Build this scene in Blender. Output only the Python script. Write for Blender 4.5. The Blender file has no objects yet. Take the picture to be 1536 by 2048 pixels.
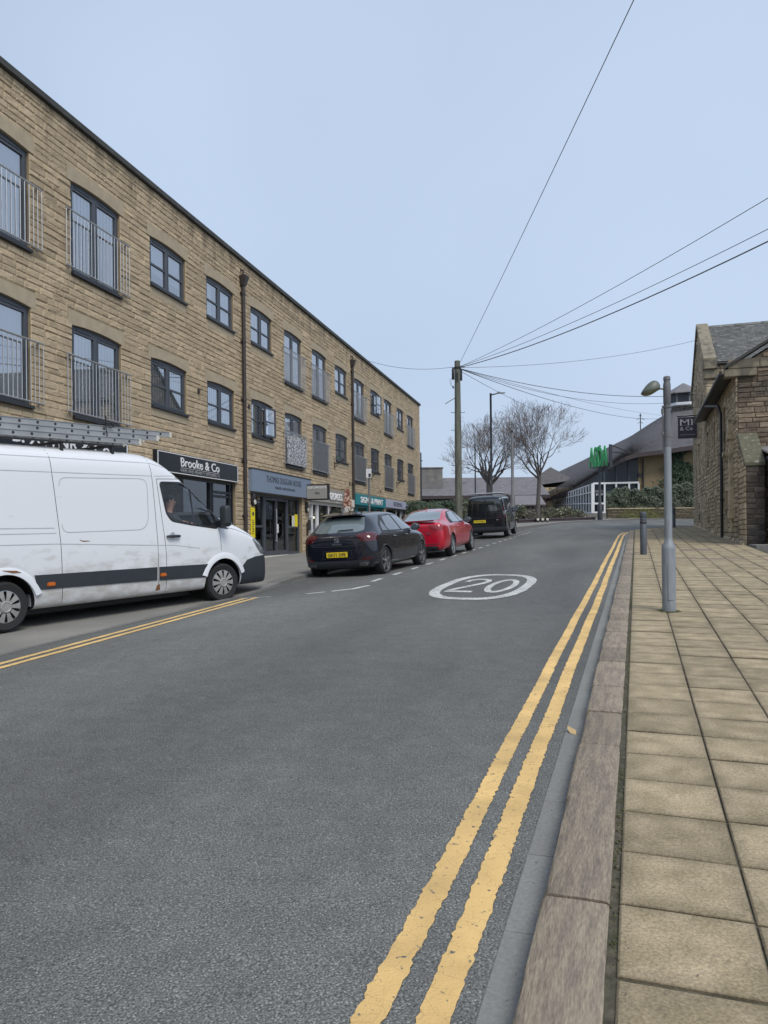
import bpy, bmesh, math, random
from mathutils import Vector, Matrix, noise
from mathutils.bvhtree import BVHTree
from mathutils.geometry import delaunay_2d_cdt, interpolate_bezier
R = math.radians
random.seed(7)
S = bpy.context.scene
COL = S.collection

# ------------------------------------------------------------------ camera
cam = bpy.data.objects.new('camera', bpy.data.cameras.new('camera'))
COL.objects.link(cam); S.camera = cam
cam.data.sensor_fit = 'VERTICAL'; cam.data.sensor_height = 36
cam.data.lens = 1538 / 2048 * 36
cam.data.shift_y = 46 / 2048
cam.data.clip_end = 2000; cam.data.clip_start = 0.05
cam.location = (0, 0, 0); cam.rotation_euler = (R(90), R(0.6), 0)

# ------------------------------------------------------------------ world, sun, exposure
w = bpy.data.worlds.new('World'); S.world = w; w.use_nodes = True
nt = w.node_tree; nt.nodes.clear()
sky = nt.nodes.new('ShaderNodeTexSky'); sky.sky_type = 'NISHITA'; sky.sun_disc = False
SUN_EL, SUN_AZ = 52, 150          # azimuth clockwise from +Y
sky.sun_elevation = R(SUN_EL); sky.sun_rotation = R(SUN_AZ)
sky.air_density = 1.0; sky.dust_density = 3.0; sky.ozone_density = 1.6
bw = nt.nodes.new('ShaderNodeMix'); bw.data_type = 'RGBA'; bw.inputs[0].default_value = 0.72
bw.inputs[7].default_value = (5.5, 6.65, 8.45, 1)       # veil of even high cloud
wn = nt.nodes.new('ShaderNodeTexNoise'); wn.inputs['Scale'].default_value = 1.1; wn.inputs['Detail'].default_value = 3
wm = nt.nodes.new('ShaderNodeMapRange'); wm.inputs[1].default_value = .3; wm.inputs[2].default_value = .7
wm.inputs[3].default_value = .58; wm.inputs[4].default_value = .86
nt.links.new(wn.outputs[0], wm.inputs[0]); nt.links.new(wm.outputs[0], bw.inputs[0])
bg = nt.nodes.new('ShaderNodeBackground'); bg.inputs[1].default_value = 0.092
wo = nt.nodes.new('ShaderNodeOutputWorld')
nt.links.new(sky.outputs[0], bw.inputs[6]); nt.links.new(bw.outputs[2], bg.inputs[0]); nt.links.new(bg.outputs[0], wo.inputs[0])
sd = bpy.data.lights.new('sun', 'SUN'); sd.energy = 1.8; sd.angle = R(28); sd.color = (1, .95, .87)
so = bpy.data.objects.new('sun', sd); COL.objects.link(so)
sv = Vector((math.sin(R(SUN_AZ)) * math.cos(R(SUN_EL)), math.cos(R(SUN_AZ)) * math.cos(R(SUN_EL)), math.sin(R(SUN_EL))))
so.rotation_euler = sv.to_track_quat('Z', 'Y').to_euler()
S.view_settings.view_transform = 'Standard'; S.view_settings.look = 'None'
S.view_settings.exposure = 0.30; S.view_settings.gamma = 1

# ------------------------------------------------------------------ materials
def newmat(name):
    m = bpy.data.materials.new(name); m.use_nodes = True
    return m, m.node_tree, m.node_tree.nodes['Principled BSDF']

def mat(name, c, rough=.6, metal=0, var=.12, scale=6, detail=4, bump=0, bscale=40, coat=0, spec=.5, island=0, c2=None,
        c2lo=.5, c2hi=.62, c2scale=3, stretch=None, world=False, emit=None):
    """principled surface: colour varied by noise, by piece, and blotched with a second colour"""
    m, t, p = newmat(name); N, L = t.nodes, t.links
    p.inputs['Roughness'].default_value = rough; p.inputs['Metallic'].default_value = metal
    p.inputs['Coat Weight'].default_value = coat; p.inputs['Coat Roughness'].default_value = .05
    p.inputs['Specular IOR Level'].default_value = spec
    if world:
        g = N.new('ShaderNodeNewGeometry'); co = g.outputs['Position']
    else:
        g = N.new('ShaderNodeTexCoord'); co = g.outputs['Object']
    if stretch:
        mp = N.new('ShaderNodeMapping'); mp.inputs['Scale'].default_value = stretch[:3]
        if len(stretch) > 3: mp.vector_type = 'TEXTURE'; mp.inputs['Scale'].default_value = [1 / q for q in stretch[:3]]; mp.inputs['Rotation'].default_value = (0, 0, stretch[3])
        L.new(co, mp.inputs[0]); co = mp.outputs[0]
    def nz(s, d=4):
        n = N.new('ShaderNodeTexNoise'); n.inputs['Scale'].default_value = s; n.inputs['Detail'].default_value = d
        L.new(co, n.inputs['Vector']); return n.outputs[0]
    col = None
    v = N.new('ShaderNodeMapRange'); v.inputs[1].default_value = .25; v.inputs[2].default_value = .75
    v.inputs[3].default_value = 1 - var; v.inputs[4].default_value = 1 + var
    L.new(nz(scale, detail), v.inputs[0]); val = v.outputs[0]
    if island:
        gi = N.new('ShaderNodeNewGeometry'); r = N.new('ShaderNodeMapRange')
        r.inputs[3].default_value = 1 - island; r.inputs[4].default_value = 1 + island
        L.new(gi.outputs['Random Per Island'], r.inputs[0])
        mu = N.new('ShaderNodeMath'); mu.operation = 'MULTIPLY'; L.new(val, mu.inputs[0]); L.new(r.outputs[0], mu.inputs[1]); val = mu.outputs[0]
    base = None
    if c2 is not None:
        mx = N.new('ShaderNodeMix'); mx.data_type = 'RGBA'
        mx.inputs[6].default_value = (*c, 1); mx.inputs[7].default_value = (*c2, 1)
        f = N.new('ShaderNodeMapRange'); f.inputs[1].default_value = c2lo; f.inputs[2].default_value = c2hi
        L.new(nz(c2scale, 6), f.inputs[0]); L.new(f.outputs[0], mx.inputs[0]); base = mx.outputs[2]
    vm = N.new('ShaderNodeVectorMath'); vm.operation = 'SCALE'
    if base: L.new(base, vm.inputs[0])
    else: vm.inputs[0].default_value = c
    L.new(val, vm.inputs['Scale']); L.new(vm.outputs[0], p.inputs['Base Color'])
    if bump:
        b = N.new('ShaderNodeBump'); b.inputs['Strength'].default_value = .8; b.inputs['Distance'].default_value = bump
        L.new(nz(bscale, 5), b.inputs['Height']); L.new(b.outputs[0], p.inputs['Normal'])
    if emit:
        p.inputs['Emission Color'].default_value = (*emit[0], 1); p.inputs['Emission Strength'].default_value = emit[1]
    return m

def glass(name, tint=(.8, .85, .86), gloss=.25, rough=.01):
    """thin window glass: mirror by angle over a clear tinted sheet"""
    m, t, p = newmat(name); N, L = t.nodes, t.links; N.remove(p)
    tr = N.new('ShaderNodeBsdfTransparent'); tr.inputs[0].default_value = (*tint, 1)
    gl = N.new('ShaderNodeBsdfGlossy'); gl.inputs['Roughness'].default_value = rough; gl.inputs[0].default_value = (.95, .97, 1, 1)
    fr = N.new('ShaderNodeLayerWeight'); fr.inputs[0].default_value = .5
    mr = N.new('ShaderNodeMapRange'); mr.inputs[3].default_value = gloss * .5; mr.inputs[4].default_value = min(1, gloss * 2.6)
    L.new(fr.outputs['Fresnel'], mr.inputs[0])
    mx = N.new('ShaderNodeMixShader'); L.new(mr.outputs[0], mx.inputs[0]); L.new(tr.outputs[0], mx.inputs[1]); L.new(gl.outputs[0], mx.inputs[2])
    L.new(mx.outputs[0], N['Material Output'].inputs[0])
    return m

M = {}
TBR = math.atan(.328)
M['stone'] = mat('sandstone', (.455, .36, .238), .9, var=.15, scale=9, island=.17, bump=.012, bscale=35, c2=(.40, .32, .215), c2scale=.5, c2lo=.45, c2hi=.65)
M['stone_plain'] = mat('dressed_sandstone', (.40, .335, .235), .85, var=.12, scale=5, bump=.003, bscale=60)
def stain(m):
    N, L = m.node_tree.nodes, m.node_tree.links; p = N['Principled BSDF']; src = p.inputs['Base Color'].links[0].from_socket
    c = N.new('ShaderNodeTexCoord'); mp = N.new('ShaderNodeMapping'); mp.inputs['Scale'].default_value = (1.5, 1, .22); L.new(c.outputs['Object'], mp.inputs[0])
    n = N.new('ShaderNodeTexNoise'); n.inputs['Scale'].default_value = 1.6; n.inputs['Detail'].default_value = 7; L.new(mp.outputs[0], n.inputs['Vector'])
    sp = N.new('ShaderNodeSeparateXYZ'); L.new(c.outputs['Object'], sp.inputs[0])
    z = N.new('ShaderNodeMapRange'); z.inputs[1].default_value = 7.5; z.inputs[2].default_value = 8.6; z.inputs[3].default_value = -.14; z.inputs[4].default_value = .13; L.new(sp.outputs[2], z.inputs[0])
    a = N.new('ShaderNodeMath'); a.operation = 'ADD'; L.new(n.outputs[0], a.inputs[0]); L.new(z.outputs[0], a.inputs[1])
    r = N.new('ShaderNodeMapRange'); r.inputs[1].default_value = .52; r.inputs[2].default_value = .78; r.inputs[3].default_value = 1; r.inputs[4].default_value = .45; L.new(a.outputs[0], r.inputs[0])
    v = N.new('ShaderNodeVectorMath'); v.operation = 'SCALE'; L.new(src, v.inputs[0]); L.new(r.outputs[0], v.inputs['Scale']); L.new(v.outputs[0], p.inputs['Base Color'])
stain(M['stone'])
M['mortar'] = mat('mortar', (.30, .235, .15), .95, var=.2, scale=14)
M['stone2'] = mat('dark_sandstone', (.45, .365, .25), .95, var=.25, scale=9, island=.28, bump=.016, bscale=28, c2=(.27, .22, .155), c2scale=.8, c2lo=.46, c2hi=.66)
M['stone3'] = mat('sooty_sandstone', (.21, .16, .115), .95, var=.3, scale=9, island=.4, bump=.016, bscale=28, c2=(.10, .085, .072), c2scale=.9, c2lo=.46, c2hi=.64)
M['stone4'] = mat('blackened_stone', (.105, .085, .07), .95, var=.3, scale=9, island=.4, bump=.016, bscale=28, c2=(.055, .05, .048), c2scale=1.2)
M['stone2_plain'] = mat('weathered_dressed_stone', (.50, .41, .275), .9, var=.16, scale=5, bump=.004, bscale=50, c2=(.17, .15, .10), c2scale=2)
M['stone_cope'] = mat('weathered_coping_stone', (.25, .215, .155), .9, var=.2, scale=5, bump=.004, bscale=50, c2=(.14, .125, .095), c2scale=1.6)
M['mossy'] = mat('lichen_covered_stone', (.115, .11, .075), .95, var=.25, scale=8, c2=(.28, .28, .22), c2scale=7, c2lo=.62, c2hi=.68, bump=.005)
M['mortar2'] = mat('old_mortar', (.10, .08, .055), .95, var=.2)
M['coping'] = mat('dark_coping', (.055, .056, .052), .8, var=.3, scale=4)
M['frame'] = mat('grey_window_frame', (.062, .07, .085), .45, var=.05)
M['sill'] = mat('dark_sill', (.028, .031, .036), .5, var=.1)
M['pane'] = glass('window_glass', (.96, .97, .98), .74)
M['shopglass'] = glass('shop_glass', (.45, .5, .5), .2)
M['autoglass'] = glass('vehicle_glass', (.93, .95, .95), .07)
M['blind'] = mat('pale_blind', (.90, .91, .92), .8, var=.05, scale=3)
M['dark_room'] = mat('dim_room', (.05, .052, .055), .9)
M['rail'] = mat('galvanised_rail', (.50, .51, .52), .38, .7, var=.1)
M['screen'] = glass('grey_mesh_screen', (.42, .42, .46), .05, .6)
M['lace'] = mat('patterned_screen', (.10, .10, .11), .8, var=.1, c2=(.55, .56, .58), c2lo=.47, c2hi=.53, c2scale=17)
M['iron'] = mat('brown_iron_pipe', (.045, .036, .034), .5, var=.2)
M['blackmetal'] = mat('black_metal', (.02, .02, .022), .45)
M['fascia_black'] = mat('black_fascia', (.016, .02, .026), .35)
M['fascia_grey'] = mat('blue_grey_fascia', (.20, .25, .33), .5, var=.04)
M['fascia_stone'] = mat('taupe_fascia', (.30, .29, .26), .6, var=.06)
M['teal'] = mat('teal_fascia', (.01, .21, .245), .45, var=.05)
M['lilac'] = mat('pale_lilac_fascia', (.42, .44, .56), .5, var=.05)
M['white'] = mat('white_lettering', (.8, .8, .8), .5, var=.02)
M['ink'] = mat('dark_lettering', (.03, .035, .05), .5)
M['yellowsign'] = mat('yellow_poster', (.80, .66, .01), .5, var=.05)
M['brownink'] = mat('brown_print', (.19, .07, .05), .6, c2=(.6, .4, .32), c2lo=.5, c2hi=.55, c2scale=9)
M['cream'] = mat('cream_plastic', (.62, .60, .53), .6)
M['slate'] = mat('slate_roof', (.165, .158, .165), .7, var=.22, scale=3, island=.12, bump=.01, bscale=10)
M['slate_old'] = mat('old_slate', (.13, .13, .125), .8, var=.25, scale=6, island=.3, c2=(.22, .23, .20), c2scale=4, c2lo=.58, c2hi=.68, bump=.006)
M['timber'] = mat('dark_timber_fascia', (.045, .032, .035), .6, var=.15)
M['brick'] = mat('buff_brick', (.33, .25, .145), .9, var=.12, scale=3, bump=.005, bscale=60)
M['whiteframe'] = mat('white_painted_frame', (.72, .73, .74), .5, var=.04)
M['green'] = mat('green_lettering', (.05, .40, .13), .45, var=.04)
M['grey_post'] = mat('dark_grey_post', (.035, .038, .045), .45, var=.1)
M['bollard'] = mat('slate_grey_bollard', (.075, .085, .10), .5, var=.15)
M['galv'] = mat('weathered_galvanised_steel', (.26, .285, .31), .55, .25, var=.16, scale=9, stretch=(3, 3, .5), c2=(.29, .31, .33), c2scale=6)
M['grey_paint'] = mat('grey_painted_column', (.15, .155, .165), .55, var=.14, scale=5)
M['lantern'] = mat('green_grey_lantern', (.105, .12, .10), .45, var=.15)
M['polewood'] = mat('weathered_pole_wood', (.15, .155, .125), .9, var=.3, scale=5, stretch=(8, 8, .6), bump=.006, bscale=6, c2=(.10, .10, .085), c2scale=2)
M['cable'] = mat('overhead_cable', (.075, .08, .09), .6)
M['bark'] = mat('grey_bark', (.11, .098, .092), .9, var=.3, scale=9)
M['twig'] = mat('brown_twigs', (.17, .135, .12), .9, var=.2)
M['leaf'] = mat('evergreen_leaves', (.035, .06, .028), .55, var=.2, scale=2, island=.6)
M['leaf_hedge'] = mat('hedge_leaves', (.085, .105, .07), .6, var=.25, scale=1.5, island=.55)
M['leaf_mix'] = mat('shrub_leaves', (.065, .075, .04), .7, var=.3, scale=1.2, island=.5, c2=(.13, .11, .075), c2scale=.7)
M['petal'] = mat('pale_flowers', (.62, .62, .48), .7, island=.2)
M['moss'] = mat('moss', (.075, .08, .035), 1, var=.4, scale=30, bump=.01)
M['rubber'] = mat('tyre_rubber', (.018, .018, .019), .8, var=.15)
M['alloy'] = mat('alloy_wheel', (.36, .37, .38), .35, .8, var=.06)
M['hubcap'] = mat('silver_wheel_trim', (.33, .325, .31), .5, .25, var=.15, scale=7)
M['rim_dark'] = mat('dark_rim', (.012, .012, .013), .6)
M['vanwhite'] = mat('dirty_white_paint', (.72, .74, .77), .32, var=.02, scale=1, coat=.5)
M['navy'] = mat('black_blue_paint', (.010, .012, .022), .25, .3, var=.05, coat=1)
M['red'] = mat('red_paint', (.50, .006, .028), .28, .1, var=.04, coat=1)
M['black'] = mat('black_paint', (.006, .009, .013), .25, .2, var=.05, coat=.9)
M['trim'] = mat('black_plastic_trim', (.028, .034, .042), .6, var=.1)
M['darkglass'] = mat('tinted_glass', (.012, .017, .018), .04, 0, var=.02, spec=1, coat=1)
M['rearglass'] = mat('reflective_rear_glass', (.13, .165, .175), .06, 0, var=.12, scale=2, spec=1, coat=1)
M['gap'] = mat('panel_gap', (.035, .037, .04), .9)
M['groove'] = mat('grey_panel_shadow_line', (.40, .42, .45), .5)  # grey standing in for shade along the van's creases; also grey lettering
M['smoked'] = mat('smoked_side_glass', (.045, .058, .062), .05, 0, var=.1, scale=2, spec=1, coat=1)
M['dimglass'] = mat('dim_glazing', (.02, .028, .036), .25, 0, var=.15, scale=.6, spec=.4)
M['lamp_red'] = mat('red_lamp_lens', (.075, .002, .004), .12, coat=1, var=.15, scale=12)
M['lamp_red2'] = mat('bright_red_lamp_lens', (.26, .006, .012), .12, coat=1, var=.15, scale=12)
M['lamp_clear'] = mat('clear_lamp_lens', (.20, .22, .23), .12, .3, coat=1, var=.3, scale=14)
M['lamp_amber'] = mat('amber_lens', (.55, .13, .01), .2, coat=1)
M['plate'] = mat('yellow_number_plate', (.78, .58, .02), .45, var=.03)
M['chrome'] = mat('chrome', (.6, .61, .62), .15, 1, var=.03)
M['alu'] = mat('aluminium_ladder', (.36, .37, .375), .45, .35, var=.12, scale=4)
M['skin'] = mat('skin', (.44, .24, .17), .6, var=.06)
M['hair'] = mat('short_brown_hair', (.045, .032, .025), .8)
M['jacket'] = mat('dark_jacket', (.03, .033, .04), .8)
M['rust'] = mat('rust_stain', (.22, .10, .045), .9, var=.3, scale=30)
M['roadpaint_w'] = None

def ground_mats():
    # asphalt: fine aggregate, pale chips, worn paler patches
    m, t, p = newmat('asphalt'); N, L = t.nodes, t.links
    g = N.new('ShaderNodeNewGeometry'); co = g.outputs['Position']
    def nz(s, d=3, vec=co):
        n = N.new('ShaderNodeTexNoise'); n.inputs['Scale'].default_value = s; n.inputs['Detail'].default_value = d; L.new(vec, n.inputs['Vector']); return n.outputs[0]
    def rng(src, a, b, c, d):
        r = N.new('ShaderNodeMapRange'); r.inputs[1].default_value = a; r.inputs[2].default_value = b; r.inputs[3].default_value = c; r.inputs[4].default_value = d
        L.new(src, r.inputs[0]); return r.outputs[0]
    def mul(a, b):
        k = N.new('ShaderNodeMath'); k.operation = 'MULTIPLY'; L.new(a, k.inputs[0]); L.new(b, k.inputs[1]); return k.outputs[0]
    def add(a, b):
        k = N.new('ShaderNodeMath'); k.operation = 'ADD'; L.new(a, k.inputs[0]); L.new(b, k.inputs[1]); return k.outputs[0]
    fine = rng(nz(140, 6), .35, .65, .42, 1.62)
    vo = N.new('ShaderNodeTexVoronoi'); vo.inputs['Scale'].default_value = 82; L.new(co, vo.inputs['Vector'])
    chip = rng(vo.outputs['Distance'], 0, .45, 1.5, .7)
    mp = N.new('ShaderNodeMapping'); mp.vector_type = 'TEXTURE'; mp.inputs['Rotation'].default_value = (0, 0, -TBR); mp.inputs['Scale'].default_value = (1, 4.5, 1); L.new(co, mp.inputs[0])
    big = rng(nz(.55, 5, mp.outputs[0]), .35, .68, .80, 1.25)
    m2 = N.new('ShaderNodeMapping'); m2.inputs['Location'].default_value = (.55, -3.3, 0); m2.inputs['Scale'].default_value = (.28, .29, 0); L.new(co, m2.inputs[0])
    ln_ = N.new('ShaderNodeVectorMath'); ln_.operation = 'LENGTH'; L.new(m2.outputs[0], ln_.inputs[0])
    big = mul(big, add(rng(ln_.outputs['Value'], .15, 1.1, .2, 0), rng(nz(2.2, 6), .35, .7, .97, 1.05)))
    mid = rng(nz(6, 5), .3, .7, .90, 1.1)
    val = mul(mul(fine, chip), mul(big, mid))
    vo2 = N.new('ShaderNodeTexVoronoi'); vo2.inputs['Scale'].default_value = 22; L.new(co, vo2.inputs['Vector'])
    spk = rng(vo2.outputs['Distance'], .045, .075, 1.6, 0)
    val = add(val, spk)
    vm = N.new('ShaderNodeVectorMath'); vm.operation = 'SCALE'; vm.inputs[0].default_value = (.150, .154, .146); L.new(val, vm.inputs['Scale'])
    L.new(vm.outputs[0], p.inputs['Base Color']); p.inputs['Roughness'].default_value = .82
    b = N.new('ShaderNodeBump'); b.inputs['Distance'].default_value = .006; b.inputs['Strength'].default_value = .9
    L.new(add(nz(140, 5), vo.outputs['Distance']), b.inputs['Height']); L.new(b.outputs[0], p.inputs['Normal'])
    M['asphalt'] = m
    # thermoplastic paints, worn through to the road in places, finely cracked
    for nm, c, lo, hi in (('yellow_line_paint', (.70, .47, .185), .30, .36), ('white_line_paint', (.56, .57, .555), .37, .44)):
        m, t, p = newmat(nm); N, L = t.nodes, t.links
        g = N.new('ShaderNodeNewGeometry'); co = g.outputs['Position']
        n1 = nz_(N, L, co, 32, 6); f = N.new('ShaderNodeMapRange'); f.inputs[1].default_value = lo; f.inputs[2].default_value = hi; L.new(n1, f.inputs[0])
        vo = N.new('ShaderNodeTexVoronoi'); vo.feature = 'DISTANCE_TO_EDGE'; vo.inputs['Scale'].default_value = 11
        wv = N.new('ShaderNodeVectorMath'); wv.operation = 'ADD'; nn = N.new('ShaderNodeTexNoise'); nn.inputs['Scale'].default_value = 9
        L.new(co, nn.inputs['Vector']); sc = N.new('ShaderNodeVectorMath'); sc.operation = 'SCALE'; sc.inputs['Scale'].default_value = .12
        L.new(nn.outputs[1], sc.inputs[0]); L.new(co, wv.inputs[0]); L.new(sc.outputs[0], wv.inputs[1]); L.new(wv.outputs[0], vo.inputs['Vector'])
        cr = N.new('ShaderNodeMapRange'); cr.inputs[1].default_value = .0; cr.inputs[2].default_value = .02; cr.inputs[3].default_value = .76; cr.inputs[4].default_value = 1; L.new(vo.outputs[0], cr.inputs[0])
        v2 = N.new('ShaderNodeMapRange'); v2.inputs[1].default_value = .3; v2.inputs[2].default_value = .7; v2.inputs[3].default_value = .78; v2.inputs[4].default_value = 1.16; L.new(nz_(N, L, co, 3, 5), v2.inputs[0])
        mm = N.new('ShaderNodeMath'); mm.operation = 'MULTIPLY'; L.new(cr.outputs[0], mm.inputs[0]); L.new(v2.outputs[0], mm.inputs[1])
        vm = N.new('ShaderNodeVectorMath'); vm.operation = 'SCALE'; vm.inputs[0].default_value = c; L.new(mm.outputs[0], vm.inputs['Scale'])
        mx = N.new('ShaderNodeMix'); mx.data_type = 'RGBA'; mx.inputs[6].default_value = (.13, .125, .11, 1); L.new(vm.outputs[0], mx.inputs[7]); L.new(f.outputs[0], mx.inputs[0])
        L.new(mx.outputs[2], p.inputs['Base Color']); p.inputs['Roughness'].default_value = .75
        b = N.new('ShaderNodeBump'); b.inputs['Distance'].default_value = .004; L.new(nz_(N, L, co, 110, 4), b.inputs['Height']); L.new(b.outputs[0], p.inputs['Normal'])
        M[nm] = m

def nz_(N, L, co, s, d):
    n = N.new('ShaderNodeTexNoise'); n.inputs['Scale'].default_value = s; n.inputs['Detail'].default_value = d; L.new(co, n.inputs['Vector']); return n.outputs[0]
ground_mats()
M['tarmac_old'] = mat('old_footway_tarmac', (.19, .185, .17), .9, var=.25, scale=90, c2=(.245, .235, .21), c2scale=.8, c2lo=.4, c2hi=.7, bump=.005, bscale=120, world=True)
M['slab'] = mat('buff_paving_slab', (.325, .262, .168), .9, var=.38, scale=95, island=.15, c2=(.235, .19, .115), c2scale=7, c2lo=.40, c2hi=.60, bump=.003, bscale=160, world=True)
M['slab_dark'] = mat('brown_paving_slab', (.20, .155, .12), .9, var=.2, scale=60, island=.12, world=True)
M['joint'] = mat('mossy_joint', (.085, .075, .052), 1, var=.5, scale=25, c2=(.06, .058, .036), c2scale=2.2, c2lo=.45, c2hi=.6, bump=.01, bscale=60, world=True)
M['kerb'] = mat('worn_kerb_stone', (.262, .217, .160), .85, var=.32, scale=170, island=.16, stretch=(1, .14, 1, -TBR), c2=(.195, .16, .125), c2scale=26, c2lo=.44, c2hi=.60, bump=.010, bscale=70, world=True)
M['channel'] = mat('grey_channel_block', (.205, .208, .198), .85, var=.16, scale=60, island=.07, bump=.003, bscale=120, world=True)
M['kerb_grey'] = mat('grey_kerb_stone', (.17, .165, .155), .85, var=.2, scale=30, island=.18, bump=.004, bscale=60, world=True)
M['earth'] = mat('dark_earth', (.05, .05, .035), 1, var=.3, scale=4, world=True)

# ------------------------------------------------------------------ building helpers
class MB:
    def __init__(s): s.v = []; s.f = []; s.m = []
    def add(s, vs, fs, mi=0):
        o = len(s.v); s.v += [tuple(p) for p in vs]; s.f += [tuple(i + o for i in f) for f in fs]; s.m += [mi] * len(fs)
    def box(s, x0, x1, y0, y1, z0, z1, mi=0, X=None):
        vs = [(x0, y0, z0), (x1, y0, z0), (x1, y1, z0), (x0, y1, z0), (x0, y0, z1), (x1, y0, z1), (x1, y1, z1), (x0, y1, z1)]
        if X is not None: vs = [X @ Vector(p) for p in vs]
        s.add(vs, [(0, 3, 2, 1), (4, 5, 6, 7), (0, 1, 5, 4), (1, 2, 6, 5), (2, 3, 7, 6), (3, 0, 4, 7)], mi)
    def hexa(s, vs, mi=0):     # 8 points, bottom ring then top ring
        s.add(vs, [(0, 3, 2, 1), (4, 5, 6, 7), (0, 1, 5, 4), (1, 2, 6, 5), (2, 3, 7, 6), (3, 0, 4, 7)], mi)
    def tube(s, pts, rad, n=8, mi=0, cap=True):
        pts = [Vector(p) for p in pts]; rs = rad if isinstance(rad, (list, tuple)) else [rad] * len(pts)
        o = len(s.v); up = None
        for i, p in enumerate(pts):
            d = (pts[min(i + 1, len(pts) - 1)] - pts[max(i - 1, 0)]).normalized()
            if up is None: up = d.orthogonal().normalized()
            up = (up - d * up.dot(d)).normalized(); sd_ = d.cross(up)
            for k in range(n):
                a = 2 * math.pi * k / n; s.v.append(tuple(p + (up * math.cos(a) + sd_ * math.sin(a)) * rs[i]))
        for i in range(len(pts) - 1):
            for k in range(n):
                a = o + i * n + k; b = o + i * n + (k + 1) % n; s.f.append((a, b, b + n, a + n)); s.m.append(mi)
        if cap:
            s.f.append(tuple(o + k for k in reversed(range(n)))); s.m.append(mi)
            e = o + (len(pts) - 1) * n; s.f.append(tuple(e + k for k in range(n))); s.m.append(mi)
    def lathe(s, prof, c, axis='z', n=24, mi=0):      # prof: (radius, height)
        c = Vector(c); o = len(s.v)
        for r, h in prof:
            for k in range(n):
                a = 2 * math.pi * k / n; ca, sa = r * math.cos(a), r * math.sin(a)
                q = {'z': (ca, sa, h), 'y': (ca, h, sa), 'x': (h, ca, sa)}[axis]; s.v.append(tuple(c + Vector(q)))
        for i in range(len(prof) - 1):
            for k in range(n):
                a = o + i * n + k; b = o + i * n + (k + 1) % n; s.f.append((a, b, b + n, a + n)); s.m.append(mi)
        s.f.append(tuple(o + k for k in reversed(range(n)))); s.m.append(mi)
        e = o + (len(prof) - 1) * n; s.f.append(tuple(e + k for k in range(n))); s.m.append(mi)
    def prism(s, poly, f, h0, h1, mi=0):               # polygon (u,w) mapped by f(u,w,h)
        n = len(poly); vs = [f(u, v_, h0) for u, v_ in poly] + [f(u, v_, h1) for u, v_ in poly]
        s.add(vs, [tuple(reversed(range(n))), tuple(range(n, 2 * n))] + [(i, (i + 1) % n, (i + 1) % n + n, i + n) for i in range(n)], mi)
    def build(s, name, mats, parent=None, smooth=False, bevel=0, recalc=True):
        me = bpy.data.meshes.new(name); me.from_pydata(s.v, [], s.f)
        for m_ in (mats if isinstance(mats, (list, tuple)) else [mats]): me.materials.append(m_)
        me.polygons.foreach_set('material_index', s.m)
        if recalc or bevel:
            b = bmesh.new(); b.from_mesh(me)
            if recalc: bmesh.ops.recalc_face_normals(b, faces=b.faces)
            if bevel: bmesh.ops.bevel(b, geom=[e for e in b.edges if len(e.link_faces) == 2 and e.calc_face_angle(0) > .6], offset=bevel, segments=2, affect='EDGES', clamp_overlap=True)
            b.to_mesh(me); b.free()
        if smooth: me.polygons.foreach_set('use_smooth', [True] * len(me.polygons))
        me.update(); o = bpy.data.objects.new(name, me); COL.objects.link(o)
        if smooth == 'auto' or smooth: 
            try: me.set_sharp_from_angle(angle=R(42))
            except Exception: pass
        if parent is not None: o.parent = parent
        return o

def tag(o, label=None, cat=None, group=None, kind=None):
    if label: o['label'] = label
    if cat: o['category'] = cat
    if group: o['group'] = group
    if kind: o['kind'] = kind
    return o
def thing(name, label, cat, loc=(0, 0, 0), rz=0, group=None, matrix=None):
    o = bpy.data.objects.new(name, None); o.empty_display_size = .2; COL.objects.link(o)
    if matrix is not None: o.matrix_world = matrix
    else: o.location = loc; o.rotation_euler = (0, 0, rz)
    return tag(o, label, cat, group)

def text_obj(txt, width, height, thick, M4, name, m, parent, weight=0.0, spacing=1.0, shear=0):
    cu = bpy.data.curves.new(name, 'FONT'); cu.body = txt; cu.size = 1; cu.extrude = .5; cu.offset = weight; cu.space_character = spacing
    cu.resolution_u = 3; cu.shear = shear; cu.align_x = 'LEFT'
    t = bpy.data.objects.new('tmp', cu); COL.objects.link(t)
    dg = bpy.context.evaluated_depsgraph_get(); me = bpy.data.meshes.new_from_object(t.evaluated_get(dg))
    bpy.data.objects.remove(t)
    xs = [v.co.x for v in me.vertices]; ys = [v.co.y for v in me.vertices]
    x0, x1, y0, y1 = min(xs), max(xs), min(ys), max(ys)
    for v in me.vertices:
        v.co = M4 @ Vector(((v.co.x - x0) / (x1 - x0) * width, (v.co.y - y0) / (y1 - y0) * height, v.co.z * thick))
    me.materials.clear(); me.materials.append(m); me.name = name
    o = bpy.data.objects.new(name, me); COL.objects.link(o); o.parent = parent
    return o

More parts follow.
